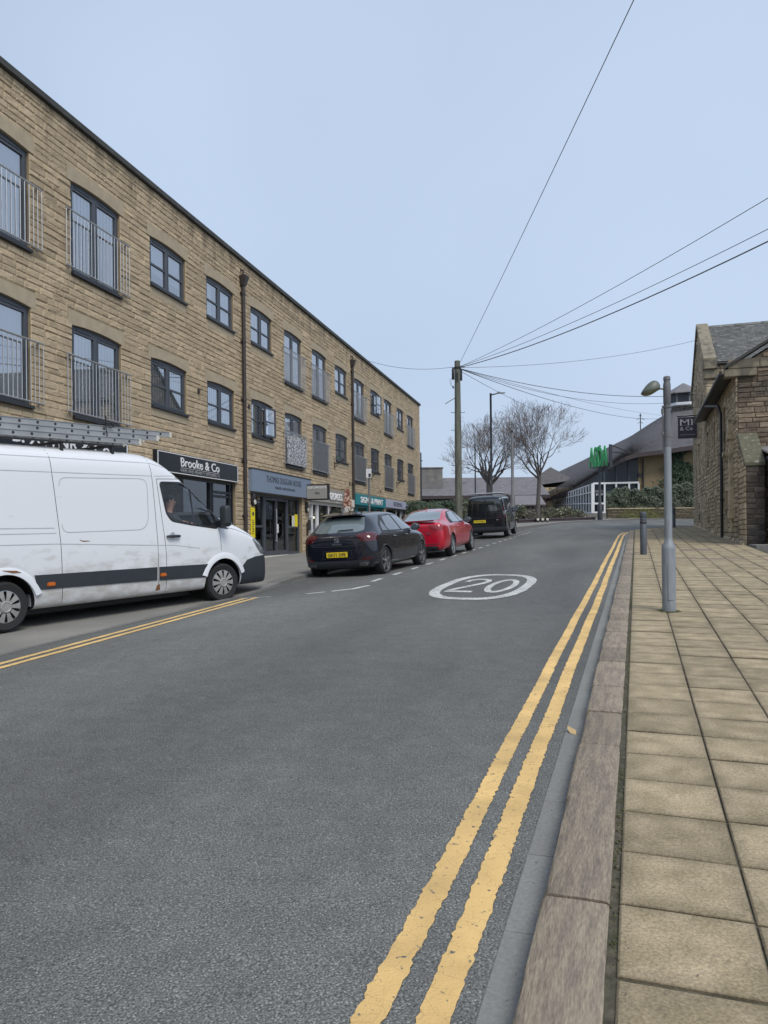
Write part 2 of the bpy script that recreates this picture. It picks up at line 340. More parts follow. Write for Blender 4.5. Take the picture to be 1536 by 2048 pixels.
def wall_holes(mb, f, u0, u1, w0, w1, holes, h0, h1, mi=0):
    """solid wall slab with rectangular openings; f(u,w,h) places it"""
    us = sorted({u0, u1, *[x for h in holes for x in h[:2] if u0 < x < u1]}); ws = sorted({w0, w1, *[x for h in holes for x in h[2:4] if w0 < x < w1]})
    solid = lambda a, b: not any(h[0] - 1e-5 <= a and b <= h[1] + 1e-5 for h in [])
    for j in range(len(ws) - 1):
        i = 0; wc = (ws[j] + ws[j + 1]) / 2
        while i < len(us) - 1:
            uc = (us[i] + us[i + 1]) / 2
            if any(h[0] < uc < h[1] and h[2] < wc < h[3] for h in holes): i += 1; continue
            k = i
            while k < len(us) - 1 and not any(h[0] < (us[k] + us[k + 1]) / 2 < h[1] and h[2] < wc < h[3] for h in holes): k += 1
            a, b, c, d = us[i], us[k], ws[j], ws[j + 1]
            mb.hexa([f(a, c, h0), f(b, c, h0), f(b, c, h1), f(a, c, h1), f(a, d, h0), f(b, d, h0), f(b, d, h1), f(a, d, h1)], mi); i = k

def stones(mb, f, u0, u1, w0, w1, course, ln, depth, holes=(), clip=None, fine=True, gap=.005, wbot=None):
    """rock-faced coursed stones standing proud of a wall plane"""
    n = round((w1 - w0) / course); ch = (w1 - w0) / n; lv = [w0]
    for r in range(n): lv.append(w0 + (r + 1) * ch + (random.uniform(-.16, .16) * ch if r < n - 1 else 0))
    for r in range(n):
        z0, z1 = lv[r], lv[r + 1]; zc = (z0 + z1) / 2
        blk = sorted((h[0], h[1]) for h in holes if h[2] < zc < h[3]); segs = []; x = u0
        for a, b in blk:
            if a > x: segs.append((x, a))
            x = max(x, b)
        if x < u1: segs.append((x, u1))
        for a, b in segs:
            x = a
            while x < b - .02:
                L_ = random.uniform(*ln); x2 = x + L_
                if b - x2 < ln[0] * .6: x2 = b
                x2 = min(x2, b); c = (x + x2) / 2
                if (clip is None or clip(c, zc, x, x2, z0, z1)) and (wbot is None or z1 > wbot(c)):
                    g = gap; e = min(.022, ch * .14); xs = [x + g, x + g + e] + ([x + (x2 - x) * random.uniform(.35, .65)] if fine else []) + [x2 - g - e, x2 - g]
                    zs = [z0 + g, z0 + g + e] + ([zc] if fine else []) + [z1 - g - e, z1 - g]
                    nx, nz2 = len(xs), len(zs); base = random.uniform(.5, 1) * depth
                    vs = []
                    for j, zz in enumerate(zs):
                        for i, xx in enumerate(xs):
                            edge = i in (0, nx - 1) or j in (0, nz2 - 1)
                            vs.append(f(xx, zz, 0 if edge else base * random.uniform(.6, 1.15)))
                    mb.add(vs, [(j * nx + i, j * nx + i + 1, (j + 1) * nx + i + 1, (j + 1) * nx + i) for j in range(nz2 - 1) for i in range(nx - 1)])
                x = x2

# ------------------------------------------------------------------ ground
TB = math.atan(.328); CB, SB = math.cos(TB), math.sin(TB)
XR = lambda Y: -.85 + .328 * Y                 # outer yellow line, right side
BASE = lambda Y: -1.5 + .038 * Y
def camb(s, Y=30): return .085 * min(1, max(0, (s - 4.6) / 1.6)) + .10 * min(1, max(0, (s - 6.0) / .6)) * min(1, max(0, (16.5 - Y) / 2))
SK = lambda Y: 6.5 + .033 * (Y - 16.5) if Y > 10 else 6.285 + .055 * (Y - 10)
def GZ(X, Y): return BASE(Y) - camb(XR(Y) - X, Y)
def frange(a, b, s):
    n = max(1, int(round((b - a) / s))); return [a + (b - a) * i / n for i in range(n + 1)]

def sheet(name, rows, m, kind='structure', label=None):
    mb = MB(); n = len(rows[0])
    for r in rows: mb.v += [tuple(p) for p in r]
    for i in range(len(rows) - 1):
        for j in range(n - 1):
            mb.f.append((i * n + j, i * n + j + 1, (i + 1) * n + j + 1, (i + 1) * n + j)); mb.m.append(0)
    o = mb.build(name, m, recalc=False)
    if o.data.polygons[0].normal.z < 0: o.data.flip_normals()
    return tag(o, kind=kind)

gp = [(-400, -2.8), (-20, -2.4), (0, -1.95), (50, -.75), (62, .3), (70, .8), (92, 1.4), (600, 2.5)]
sheet('ground', [[(x, y, z) for x in (-500, -60, 0, 60, 500)] for y, z in gp], M['earth'])
rows = []
for Y in (-8, 0, 10, 14.5, 15.5, 16.5, 20, 30, 41, 47, 60, 75, 100):
    if Y < 41: sl = [SK(Y) + .02, 6.2, 6.0, 4.6, 3, 0, -.5, -2.5, -4.4]
    else: sl = [SK(min(Y, 52)) + .1, 6.2, 6.0, 4.6, 3, -2, -10, -25, -80]
    rows.append([(XR(Y) - s, Y, BASE(Y) - camb(s, Y)) for s in sl])
sheet('road', rows, M['asphalt'])

# yellow lines
def ragged(name, f0, f1, ys, m, lift=.005):
    rows = []
    for Y in ys:
        j = .006 if Y < 14 else .003
        a, b = f0(Y) + random.uniform(-j, j), f1(Y) + random.uniform(-j, j)
        rows.append([(x, Y, GZ(x, Y) + lift) for x in (a, a * .5 + b * .5, b)])
    return sheet(name, rows, m)
ysn = frange(-6, 1.5, .2) + frange(1.52, 14, .022) + frange(14.2, 38.2, .25)
wob = lambda Y, k: .006 * math.sin(Y * .55 + k) + .003 * math.sin(Y * 2.3 + k)
for k, (a, b) in enumerate(((0, .1), (.19, .295))):
    rows = []
    for Y in ysn:
        if Y > 35: bend = .035 * (Y - 35) ** 2
        else: bend = 0
        q = [XR(Y) + a + wob(Y, k) + random.gauss(0, .0035) + bend * .3, XR(Y) + b + wob(Y, k) + random.gauss(0, .0035) + bend * .3]
        rows.append([(x, Y, BASE(Y) + .005) for x in (q[0], (q[0] + q[1]) / 2, q[1])])
    # round the corner into the side street
    for i in range(1, 15):
        t = i / 14; Y = 38.2 + 6.6 * t - 1.2 * t * t; off = .11 + 4.1 * t ** 2.1
        rows.append([(XR(Y) + off + c, Y - (c * .4 * t), BASE(Y) + .005) for c in (a + .0, (a + b) / 2, b + .0)])
    sheet('double_yellow_line', rows, M['yellow_line_paint'])
for k, (a, b) in enumerate(((0, .1), (.2, .3))):
    ragged('double_yellow_line', lambda Y: XR(Y) - (5.14 + .058 * Y) - .02 + a, lambda Y: XR(Y) - (5.14 + .058 * Y) - .02 + b, frange(-6, 13.25, .06), M['yellow_line_paint'])

# parking bay dashes, bay end and 20 roundel
def gquad(mb, pts, lift=.006):
    mb.add([(x, y, GZ(x, y) + lift) for x, y in pts], [tuple(range(len(pts)))])
def gline(mb, p, q, wd=.09):
    p, q = Vector(p), Vector(q); n = (q - p).orthogonal().normalized() * wd / 2; gquad(mb, [p - n, q - n, q + n, p + n])
mb = MB()
gline(mb, (-1.36, 13.30), (-.56, 13.9), .10); gline(mb, (-.60, 13.83), (-.30, 14.45), .10)
gline(mb, (-2.5, 13.25), (-1.95, 13.2), .05)
Y = 15.2
while Y < 42:
    dx = .3105; X = -.25 + dx * (Y - 15.2)
    gline(mb, (X, Y), (X + dx * .62, Y + .62)); Y += 1.42
tag(mb.build('parking_bay_marking', M['white_line_paint'], recalc=False), kind='structure')
mb = MB(); C0 = Vector((1.90, 14.30)); e1 = Vector((SB, CB)); e2 = Vector((CB, -SB)); n = 72
def sup(a, ra, rb, p=2.7):
    c, s_ = math.cos(a), math.sin(a); return (abs(c) ** (2 / p) * math.copysign(ra, c), abs(s_) ** (2 / p) * math.copysign(rb, s_))
rA, rB, ri = .83, 2.26, .785
for i in range(n):
    a0, a1 = 2 * math.pi * i / n, 2 * math.pi * (i + 1) / n; q = []
    for a, k in ((a0, 1), (a1, 1), (a1, ri), (a0, ri)):
        x, y = sup(a, rA * k + (.01 * random.uniform(-1, 1) if k == 1 else 0), rB * (k if k == 1 else .885)); q.append(C0 + e2 * x + e1 * y)
    gquad(mb, q)
def stroke(pts, wd=.13):
    pts = [Vector(p) for p in pts]
    L_, Rr = [], []
    for i, p in enumerate(pts):
        d = (pts[min(i + 1, len(pts) - 1)] - pts[max(i - 1, 0)]); d = Vector((d.x, d.y / 2.3)).normalized(); nn = Vector((-d.y, d.x)) * wd / 2; nn.y *= 2.0
        L_.append(p + nn); Rr.append(p - nn)
    for i in range(len(pts) - 1):
        gquad(mb, [C0 + e2 * q.x + e1 * q.y for q in (Vector((v_.x * .84, v_.y * .98)) for v_ in (L_[i], L_[i + 1], Rr[i + 1], Rr[i]))])
stroke([(-.58, .55), (-.55, .85), (-.42, 1.08), (-.28, 1.10), (-.14, .95), (-.10, .65), (-.16, .3), (-.34, -.25), (-.5, -.75), (-.58, -1.12)]); stroke([(-.62, -1.15), (-.06, -1.15)], .12)
stroke([(.35 + .24 * math.cos(a), 1.1 * math.sin(a)) for a in [2 * math.pi * i / 28 + .01 for i in range(29)]])
tag(mb.build('speed_roundel_20_marking', M['white_line_paint'], recalc=False), kind='structure')

# right pavement: frame a along the kerb, p across
O3 = Vector((-.85, 0, 0))
def PP(a, p, z=0):
    X = O3.x + a * SB + p * CB; Y = a * CB - p * SB
    return (X, Y, BASE(Y) + z)
def aend(p):     # pavement end, curving into the side street
    if p < .55: return 41.2
    return 41.2 + 8.6 * (1 - (1 - min(1, (p - .55) / 3.9)) ** 2) ** .8
rows = []
for a in frange(-8, 41, 1.0): rows.append([PP(a, p, .088) for p in (.60, 1.5, 3, 4.3)])
for t in (.2, .4, .6, .8, 1):
    rows.append([PP(41 + (aend(p) - 41) * t - .1, p, .082) for p in (.55, 1.5, 3, 4.5)])
sheet('pavement_bed', rows, M['joint'])
mb = MB()
def slabbox(mb, a0, a1, p0, p1, z0, z1, mi=0, b=.006, jz=.002):
    t = [z1 + random.uniform(-jz, jz) for _ in range(4)]
    ps = [(a0, p0), (a1, p0), (a1, p1), (a0, p1)]; ins = [(a0 + b, p0 + b), (a1 - b, p0 + b), (a1 - b, p1 - b), (a0 + b, p1 - b)]
    c = min(.075, (p1 - p0) * .3, (a1 - a0) * .3); in2 = [(a0 + c, p0 + c), (a1 - c, p0 + c), (a1 - c, p1 - c), (a0 + c, p1 - c)]
    vs = [PP(*q, z0) for q in ps] + [PP(*q, t[i] - b * .6) for i, q in enumerate(ps)] + [PP(*q, t[i]) for i, q in enumerate(ins)] + [PP(*q, t[i]) for i, q in enumerate(in2)]
    mb.add(vs, [(0, 1, 5, 4), (1, 2, 6, 5), (2, 3, 7, 6), (3, 0, 4, 7), (4, 5, 9, 8), (5, 6, 10, 9), (6, 7, 11, 10), (7, 4, 8, 11), (8, 9, 13, 12), (9, 10, 14, 13), (10, 11, 15, 14), (11, 8, 12, 15), (12, 13, 14, 15)], mi)
P0 = .736; W = .437; ROW = .432
for r in range(int(56 / ROW)):
    a0 = -6 + r * ROW
    for c in range(9):
        p0 = P0 + c * W; p1 = min(p0 + W, 4.18)
        if p1 - p0 < .1: continue
        if a0 + ROW > aend((p0 + p1) / 2) - .2: continue
        g = .004 if a0 > 1 else .004
        mi = 1 if (20.4 < a0 < 20.9 and 2 <= c <= 5) or (24.2 < a0 < 24.7 and 3 <= c <= 4) else 0
        j = random.uniform(-.003, .003)
        slabbox(mb, a0 + .0065 + j, a0 + ROW - .0065 + j, p0 + g, p1 - g, .06, .1 + random.uniform(-.004, .004), mi, .008, .003)
pv = tag(mb.build('pavement', [M['slab'], M['slab_dark']], recalc=False), kind='structure')
wa = pv.data.attributes.new('wear', 'FLOAT', 'POINT'); wa.data.foreach_set('value', [1.0 if i % 16 >= 12 else (.3 if i % 16 >= 8 else -.75) for i in range(len(pv.data.vertices))])
def wear_mat():
    m = M['slab']; N, L = m.node_tree.nodes, m.node_tree.links; p = N['Principled BSDF']; src = p.inputs['Base Color'].links[0].from_socket
    g = N.new('ShaderNodeNewGeometry'); at_ = N.new('ShaderNodeAttribute'); at_.attribute_name = 'wear'
    ad = N.new('ShaderNodeMath'); ad.operation = 'ADD'; n = nz_(N, L, g.outputs['Position'], 14, 6); ml = N.new('ShaderNodeMath'); ml.operation = 'MULTIPLY'; ml.inputs[1].default_value = 1.6
    L.new(n, ml.inputs[0]); L.new(at_.outputs['Fac'], ad.inputs[0]); L.new(ml.outputs[0], ad.inputs[1])
    r = N.new('ShaderNodeMapRange'); r.inputs[1].default_value = -.4; r.inputs[2].default_value = 2.1; r.inputs[3].default_value = .28; r.inputs[4].default_value = 1.26; L.new(ad.outputs[0], r.inputs[0])
    v = N.new('ShaderNodeVectorMath'); v.operation = 'SCALE'; L.new(src, v.inputs[0]); L.new(r.outputs[0], v.inputs['Scale']); L.new(v.outputs[0], p.inputs['Base Color'])
wear_mat()
mb = MB(); a = -6.0; random.seed(11)
# stone kerb with worn, slightly uneven edges
while a < 41:
    L_ = random.uniform(.62, .98); na = 6; jz = random.uniform(-.004, .004); jp = random.uniform(-.006, .006)
    rings = []
    for i in range(na + 1):
        aa = a + .006 + (L_ - .012) * i / na; endr = .006 if i in (0, na) else 0
        wv = lambda k: noise.noise(Vector((aa * 5, k, 0))) * .006
        rings.append([PP(aa, .470 + jp + wv(1), -.03), PP(aa, .474 + jp + wv(1), .075), PP(aa, .480 + jp + wv(2) + endr, .094 - endr + jz), PP(aa, .494 + jp + wv(2), .101 - endr + jz + wv(3) * .5),
                      PP(aa, .60, .1025 - endr + jz + wv(4) * .5), PP(aa, .695 + wv(5), .101 - endr + jz), PP(aa, .706 + wv(6) - endr * .5, .095 - endr + jz), PP(aa, .712 + wv(6), .04)])
    o = len(mb.v)
    for rg in rings: mb.v += rg
    for i in range(na):
        for k in range(7): mb.f.append((o + i * 8 + k, o + i * 8 + k + 1, o + (i + 1) * 8 + k + 1, o + (i + 1) * 8 + k)); mb.m.append(0)
    mb.f.append(tuple(o + k for k in range(8))); mb.m.append(0); mb.f.append(tuple(o + na * 8 + k for k in reversed(range(8)))); mb.m.append(0)
    a += L_
# curved kerb at the corner
prev = None
for i in range(15):
    p = .5 + 3.9 * i / 14; q = (aend(p), p)
    if prev:
        mb.hexa([PP(prev[0], prev[1], -.03), PP(q[0], q[1], -.03), PP(q[0] - .22, q[1] + .06, -.03), PP(prev[0] - .22, prev[1] + .06, -.03),
                 PP(prev[0], prev[1], .1), PP(q[0], q[1], .1), PP(q[0] - .22, q[1] + .06, .1), PP(prev[0] - .22, prev[1] + .06, .1)])
    prev = q
tag(mb.build('kerb', M['kerb'], smooth=True), kind='structure')
mb = MB(); a = -6.0
while a < 40:
    L_ = random.choice((.58, .6, .62)) * 1.0
    slabbox(mb, a + .002, a + L_ - .002, .352, .466, -.04, .006 + random.uniform(-.001, .001), 0, .004, .001); a += L_
tag(mb.build('channel_blocks', M['channel'], recalc=False), kind='structure')
# moss tufts along the back of the kerb
mb = MB()
for i in range(1300):
    a = random.uniform(1.5, 26) ; p = .727 + random.gauss(0, .010)
    if noise.noise(Vector((a * 1.1, 3, 0))) < -.02: continue
    r = random.uniform(.003, .009); c = Vector(PP(a, p, .088 + random.uniform(0, .01)))
    mb.add([c + Vector((r * math.cos(t), r * math.sin(t), -r * .5)) for t in (0, 1.6, 3.1, 4.7)] + [c + Vector((0, 0, r * .7))], [(0, 1, 4), (1, 2, 4), (2, 3, 4), (3, 0, 4)])
for i in range(260):
    t = random.gauss(4.2, 1.5); rr = .085 + abs(random.gauss(0, .035)) ; r = random.uniform(.006, .016)
    c = Vector((3.68 + rr * math.cos(t), 9.95 + rr * math.sin(t), 0)); c.z = BASE(c.y) + .103
    mb.add([c + Vector((r * math.cos(t), r * math.sin(t), -r * .3)) for t in (0, 1.6, 3.1, 4.7)] + [c + Vector((0, 0, r * .5))], [(0, 1, 4), (1, 2, 4), (2, 3, 4), (3, 0, 4)])
tag(mb.build('moss', M['moss'], recalc=False), 'green moss growing behind the kerb and round the lamp base', 'moss', kind='stuff')

# left footway: ruled from the kerb to the shop fronts
def ZB(Y):
    z = -.67 + .02 * (Y - 27.5) if Y > 25 else -.72 - .04 * (25 - Y)
    if Y > 44: z += (BASE(Y) + .06 - z) * min(1, (Y - 44) / 14)
    return z
def upst(Y): return .012 + .055 * min(1, max(0, (Y - 14.0) / 1.6))
rows, krow = [], []
for Y in frange(-8, 40, 1.0):
    Xk = XR(Y) - SK(Y) - .30; Xb = -10.35 + .25 * Y - .05; zk = GZ(XR(Y) - SK(Y) - .3, Y) + upst(Y) - .003
    rows.append([(Xb + (Xk - Xb) * t, Y, ZB(Y) + (zk - ZB(Y)) * t) for t in (0, .2, .4, .6, .8, 1)])
K2 = [(6.3, 43.5, .4, 50), (8, 47, 1.5, 56), (14, 60, -6, 76), (20.2, 67.6, -6, 130), (30.6, 74, 30, 150), (60, 85, 90, 150)]
for kx, ky, bx, by in K2:
    rows.append([(bx + (kx - bx) * t, by + (ky - by) * t, BASE(by + (ky - by) * t) + .09 - (.25 if by < 52 and t < .1 else 0)) for t in (0, .2, .4, .6, .8, 1)])
sheet('footway', rows, M['tarmac_old'])
mb = MB(); Y = -6.0
while Y < 40:
    L_ = random.uniform(.75, .95)
    def kp(Yv, s_, dz): return (XR(Yv) - s_, Yv, BASE(Yv) - camb(s_, Yv) + upst(Yv) + dz)
    a, b = Y + .008, Y + L_ - .008; dz = random.uniform(-.004, .004)
    mb.hexa([kp(a, SK(a), -.2), kp(a, SK(a) + .31, -.2), kp(b, SK(b) + .31, -.2), kp(b, SK(b), -.2), kp(a, SK(a), dz), kp(a, SK(a) + .31, dz), kp(b, SK(b) + .31, dz), kp(b, SK(b), dz)])
    Y += L_
kk = [(5.0, 40)] + [(a, b) for a, b, _, _ in K2]
for (x0, y0), (x1, y1) in zip(kk, kk[1:]):
    d = Vector((x1 - x0, y1 - y0)).normalized(); nn = Vector((-d.y, d.x)) * .3
    mb.hexa([(x0, y0, BASE(y0) - .2), (x1, y1, BASE(y1) - .2), (x1 + nn.x, y1 + nn.y, BASE(y1) - .2), (x0 + nn.x, y0 + nn.y, BASE(y0) - .2),
             (x0, y0, BASE(y0) + .1), (x1, y1, BASE(y1) + .1), (x1 + nn.x, y1 + nn.y, BASE(y1) + .1), (x0 + nn.x, y0 + nn.y, BASE(y0) + .1)])
tag(mb.build('kerb', M['kerb_grey'], bevel=.008), kind='structure')

# ------------------------------------------------------------------ left block: three storeys of flats over shops
TA = math.atan(.25)
flats = thing('apartment_building', 'long three storey sandstone block of flats over shops, with grey windows and steel juliet balconies', 'building', (-10.35, 0, 0), R(90) - TA)
FL = lambda u, w_, h: (u, -h, w_)
PITCH = [1.45, 4.42, 7.4, 10.36, 13.33, 16.33, 19.36, 22.31, 25.34, 28.26, 31.22, 34.19, 37.14, 40.07, 42.93, 45.96, 48.81]
KIND = 'FWFWFFWWWFFWFWFWF'
WW = 1.76; ARCH = .05
holes = []; wins = []
for t0, k in zip(PITCH, KIND):
    for fl, top in ((0, 4.45), (1, 7.42)):
        bot = top - (1.92 if k == 'F' else 1.2)
        holes.append((t0, t0 + WW, bot, top)); wins.append((t0, bot, top, k, fl))
XE = 52.7
shops = [(13.2, 18.0, -1.2, 1.6), (19.5, 24.1, -1.2, 1.62), (25.5, 29.95, -1.2, 1.42), (30.75, 35.9, -1.2, 1.36), (37.05, 42.7, -1.2, 1.46), (43.0, 48.6, -1.2, 1.5), (6.5, 12, -1.2, 1.6)]
mb = MB()
wall_holes(mb, FL, -6, XE, -1.6, 8.58, [h for h in holes] + shops, -.30, 0)
mb.box(XE - .3, XE, .3, 9, -1.6, 8.5); mb.box(-6, -5.7, .3, 9, -1.6, 8.5); mb.box(-6, XE, 9, 9.3, -1.6, 8.5)
mb.build('wall', M['mortar'], flats)
mb = MB()
sh = []
for t0, bot, top, k, fl in wins:
    sh.append((t0 - .13, t0 + WW + .13, top - .03, top + .26)); sh.append((t0, t0 + WW, bot - .01, top))
    sh.append((t0, t0 + WW, bot - (.26 if k == 'W' else .1), bot))
fasc = [(13.0, 18.25, 1.5, 2.18), (19.38, 24.15, 1.6, 2.2), (25.05, 30.65, 1.4, 2.2), (30.7, 35.7, 1.3, 1.98), (36.95, 42.78, 1.42, 1.98), (42.8, 48.75, 1.45, 1.98), (6.4, 12.1, 1.5, 2.18)]
random.seed(3)
def FLn(u, w_, h): return (u, -h - .001, w_)
stones(mb, FLn, 9.5, 30, -1.0, 8.56, .1365, (.22, .46), .020, sh + shops + fasc, fine=True)
mb.build('wall_stone', M['stone'], flats, recalc=False)
mb = MB()
stones(mb, FLn, 30, XE, -1.0, 8.56, .1365, (.22, .46), .020, sh + shops + fasc, fine=False)
stones(mb, FLn, -6, 9.5, -1.0, 8.56, .1365, (.3, .5), .03, sh + shops + fasc, fine=False)
stones(mb, lambda u, w_, h: (XE + h + .001, u, w_), 0, 9, -1.0, 8.56, .1365, (.3, .5), .03, fine=False)
mb.build('wall_stone', M['stone'], flats, recalc=False)
mb = MB()
mb.box(-6.1, XE + .1, -.085, .25, 8.56, 8.70); mb.box(XE - .2, XE + .1, .25, 9.3, 8.56, 8.70); mb.box(-6, XE - .2, .25, 9.2, 8.35, 8.45)
mb.build('parapet_coping', M['coping'], flats, bevel=.012)

def arc(u0, u1, wtop, rise, n=10):
    return [(u0 + (u1 - u0) * i / n, wtop - rise * (2 * i / n - 1) ** 2) for i in range(n + 1)]
for t0, bot, top, k, fl in wins:
    stonebits = MB()
    u0, u1 = t0, t0 + WW
    a = arc(u0, u1, top, ARCH); o0 = t0 - .13; o1 = u1 + .13
    # lintel as quads following the arch
    L_ = [(o0, top - ARCH)] + a + [(o1, top - ARCH)]
    for (xa, za), (xb, zb) in zip(L_, L_[1:]):
        if xb - xa < 1e-6: continue
        stonebits.hexa([FL(xa, za, -.14), FL(xb, zb, -.14), FL(xb, zb, .022), FL(xa, za, .022), FL(xa, top + .25, -.14), FL(xb, top + .25, -.14), FL(xb, top + .25, .022), FL(xa, top + .25, .022)])
    stonebits.build('window_lintel', M['stone_plain'], flats)
    if k == 'W': stonebits = MB(); stonebits.box(u0 + .002, u1 - .002, -.02, .08, bot - .26, bot - .068); stonebits.build('apron_stone', M['stone_plain'], flats)

def bar(mb, x0, x1, z0, z1, y0=.05, y1=.11): mb.box(x0, x1, y0, y1, z0, z1)
blind_mb_seed = random.Random(5)
def casement(t0, bot, top, k, fl):
    u0, u1 = t0 + .012, t0 + WW - .012; fr = MB(); um = (u0 + u1) / 2; rs = blind_mb_seed
    # outer frame with arched head
    a = arc(u0, u1, top - .008, ARCH)
    hz = top - ARCH - .085
    for (xa, za), (xb, zb) in zip(a, a[1:]):
        fr.hexa([FL(xa, hz, -.12), FL(xb, hz, -.12), FL(xb, hz, -.045), FL(xa, hz, -.045), FL(xa, za, -.12), FL(xb, zb, -.12), FL(xb, zb, -.045), FL(xa, za, -.045)])
    bar(fr, u0, u0 + .075, bot + .06, hz, .045, .12); bar(fr, u1 - .075, u1, bot + .06, hz, .045, .12)
    bar(fr, u0, u1, bot, bot + .06, .045, .12); bar(fr, um - .05, um + .05, bot + .06, hz, .045, .12)
    inner = [(u0 + .075, um - .05), (um + .05, u1 - .075)]
    mid = bot + (hz - bot) * .5
    for a_, b_ in inner:
        for q in ((a_, a_ + .035), (b_ - .035, b_)): bar(fr, q[0], q[1], bot + .06, hz, .038, .10)
        bar(fr, a_ + .035, b_ - .035, bot + .06, bot + .10, .038, .10); bar(fr, a_ + .035, b_ - .035, hz - .04, hz, .038, .10)
        if k == 'W': bar(fr, a_ + .035, b_ - .035, mid - .022, mid + .022, .042, .10)
        bar(fr, a_ + .12, b_ - .12, hz + .02, hz + .045, .030, .046)     # trickle vent
    f = fr.build('window_frame', M['frame'], flats)
    g = MB()
    for a_, b_ in inner: g.add([FL(a_, bot, -.07), FL(b_, bot, -.07), FL(b_, hz, -.07), FL(a_, hz, -.07)], [(0, 1, 2, 3)])
    g.build('window_pane', M['pane'], f)
    s_ = MB(); s_.box(u0 - .03, u1 + .03, -.075, .11, bot - .065, bot - .002); s_.build('window_sill', M['sill'], f, bevel=.006)
    r = MB()   # blinds or curtains and the dim room behind
    style = rs.random()
    if style < .34:                                  # vertical blind, slightly folded
        n = 15; z1 = hz - .02; z0 = bot + .05
        for i in range(n):
            xa = u0 + (u1 - u0) * i / n; xb = u0 + (u1 - u0) * (i + 1) / n
            r.add([(xa, .100, z0), (xb, .108, z0), (xb, .108, z1), (xa, .100, z1)], [(0, 1, 2, 3)])
    elif style < .68:                                # net curtain, softly waved
        n = 40; pts = [(u0 + (u1 - u0) * i / n, .112 + .009 * math.sin(i * 1.3) + .005 * math.sin(i * 3.1 + t0)) for i in range(n + 1)]
        for (xa, ya), (xb, yb) in zip(pts, pts[1:]): r.add([(xa, ya, bot + .03), (xb, yb, bot + .03), (xb, yb, top), (xa, ya, top)], [(0, 1, 2, 3)])
    elif style < .86:                                # curtains drawn part way
        for a_, b_ in ((u0, u0 + rs.uniform(.6, .85)), (u1 - rs.uniform(.6, .85), u1)):
            n = 16
            pts = [(a_ + (b_ - a_) * i / n, .15 + .022 * math.sin(i * 1.7)) for i in range(n + 1)]
            for (xa, ya), (xb, yb) in zip(pts, pts[1:]): r.add([(xa, ya, bot), (xb, yb, bot), (xb, yb, top), (xa, ya, top)], [(0, 1, 2, 3)])
    else:                                            # roller blind part way down
        zc = bot + (top - bot) * rs.uniform(.05, .35); r.add([(u0, .12, zc), (u1, .12, zc), (u1, .12, top), (u0, .12, top)], [(0, 1, 2, 3)])
    r.build('blind', M['blind'], f, recalc=False)
    if k == 'F':
        rl = MB(); a_, b_ = t0 - .27, t0 + WW + .27; z0, z1 = bot + .06, bot + 1.22; y = -.085
        rl.tube([(a_, y, z1), (b_, y, z1)], .02, 6); rl.tube([(a_, y, z0), (b_, y, z0)], .017, 6)
        n = 19
        for i in range(n + 1): x = a_ + .02 + (b_ - a_ - .04) * i / n; rl.tube([(x, y, z0), (x, y, z1)], .0085, 5, cap=False)
        for x in (a_ + .12, b_ - .12):
            for z in (z0, z1): rl.tube([(x, y, z), (x, .0, z)], .016, 6); rl.box(x - .03, x + .03, -.06, -.035, z - .03, z + .03)
        ro = rl.build('balcony_railing', M['rail'], flats)
        if (fl == 0 and t0 > 30) or (fl == 1 and t0 > 42 and k == 'F' and False):
            q = MB(); q.box(a_ + .27, b_ - .27, y + .012, y + .016, z0, z1 - .02); q.build('privacy_screen', M['screen'], ro)
        if fl == 0 and abs(t0 - 28.26) < .1:
            q = MB(); q.box(a_ + .22, b_ - .06, y - .022, y - .012, z0, z1 - .13); tag(q.build('privacy_screen', M['lace'], ro), 'black and white patterned screen tied to the railing')
for wdef in wins: casement(*wdef)
# two casements standing open
def open_sash(t0, bot, h, ang, name='open_casement'):
    o = bpy.data.objects.new(name, None); 
    mbx = MB(); c_, s_ = math.cos(ang), math.sin(ang); wd = .78
    def q(u, w_, h_): return (t0 + u * c_ + h_ * s_, -.05 - u * s_ + h_ * c_ * -1 * -1 * -1, w_)
    for (ua, ub, wa, wb) in ((0, .06, 0, h), (wd - .06, wd, 0, h), (.06, wd - .06, 0, .06), (.06, wd - .06, h - .06, h), (.06, wd - .06, h / 2 - .02, h / 2 + .02)):
        mbx.hexa([q(ua, bot + wa, 0), q(ub, bot + wa, 0), q(ub, bot + wa, .04), q(ua, bot + wa, .04), q(ua, bot + wb, 0), q(ub, bot + wb, 0), q(ub, bot + wb, .04), q(ua, bot + wb, .04)])
    f = mbx.build('window_sash', M['frame'], flats); g = MB(); g.add([q(.03, bot + .03, .02), q(wd - .03, bot + .03, .02), q(wd - .03, bot + h - .03, .02), q(.03, bot + h - .03, .02)], [(0, 1, 2, 3)]); g.build('window_pane', M['pane'], f)
open_sash(25.34 + .92, 3.32, .98, R(5)); open_sash(40.07 + .9, 6.28, .98, R(6))
# room backs so that the glass has depth behind it
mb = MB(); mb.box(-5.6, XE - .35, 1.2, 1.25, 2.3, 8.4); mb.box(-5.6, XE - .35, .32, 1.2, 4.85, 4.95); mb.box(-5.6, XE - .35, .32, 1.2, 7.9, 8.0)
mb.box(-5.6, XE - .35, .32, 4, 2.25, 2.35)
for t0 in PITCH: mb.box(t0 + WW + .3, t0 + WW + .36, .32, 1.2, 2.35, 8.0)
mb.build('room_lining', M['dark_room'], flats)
# satellite-style vents and boxes seen between the windows
mb = MB()
for u, z in ((21.75, 4.0), (25.1, 4.1), (36.2, 2.35), (41.9, 2.3)): mb.box(u - .05, u + .05, -.06, -.02, z - .05, z + .06)
mb.build('wall_vent', M['iron'], flats)
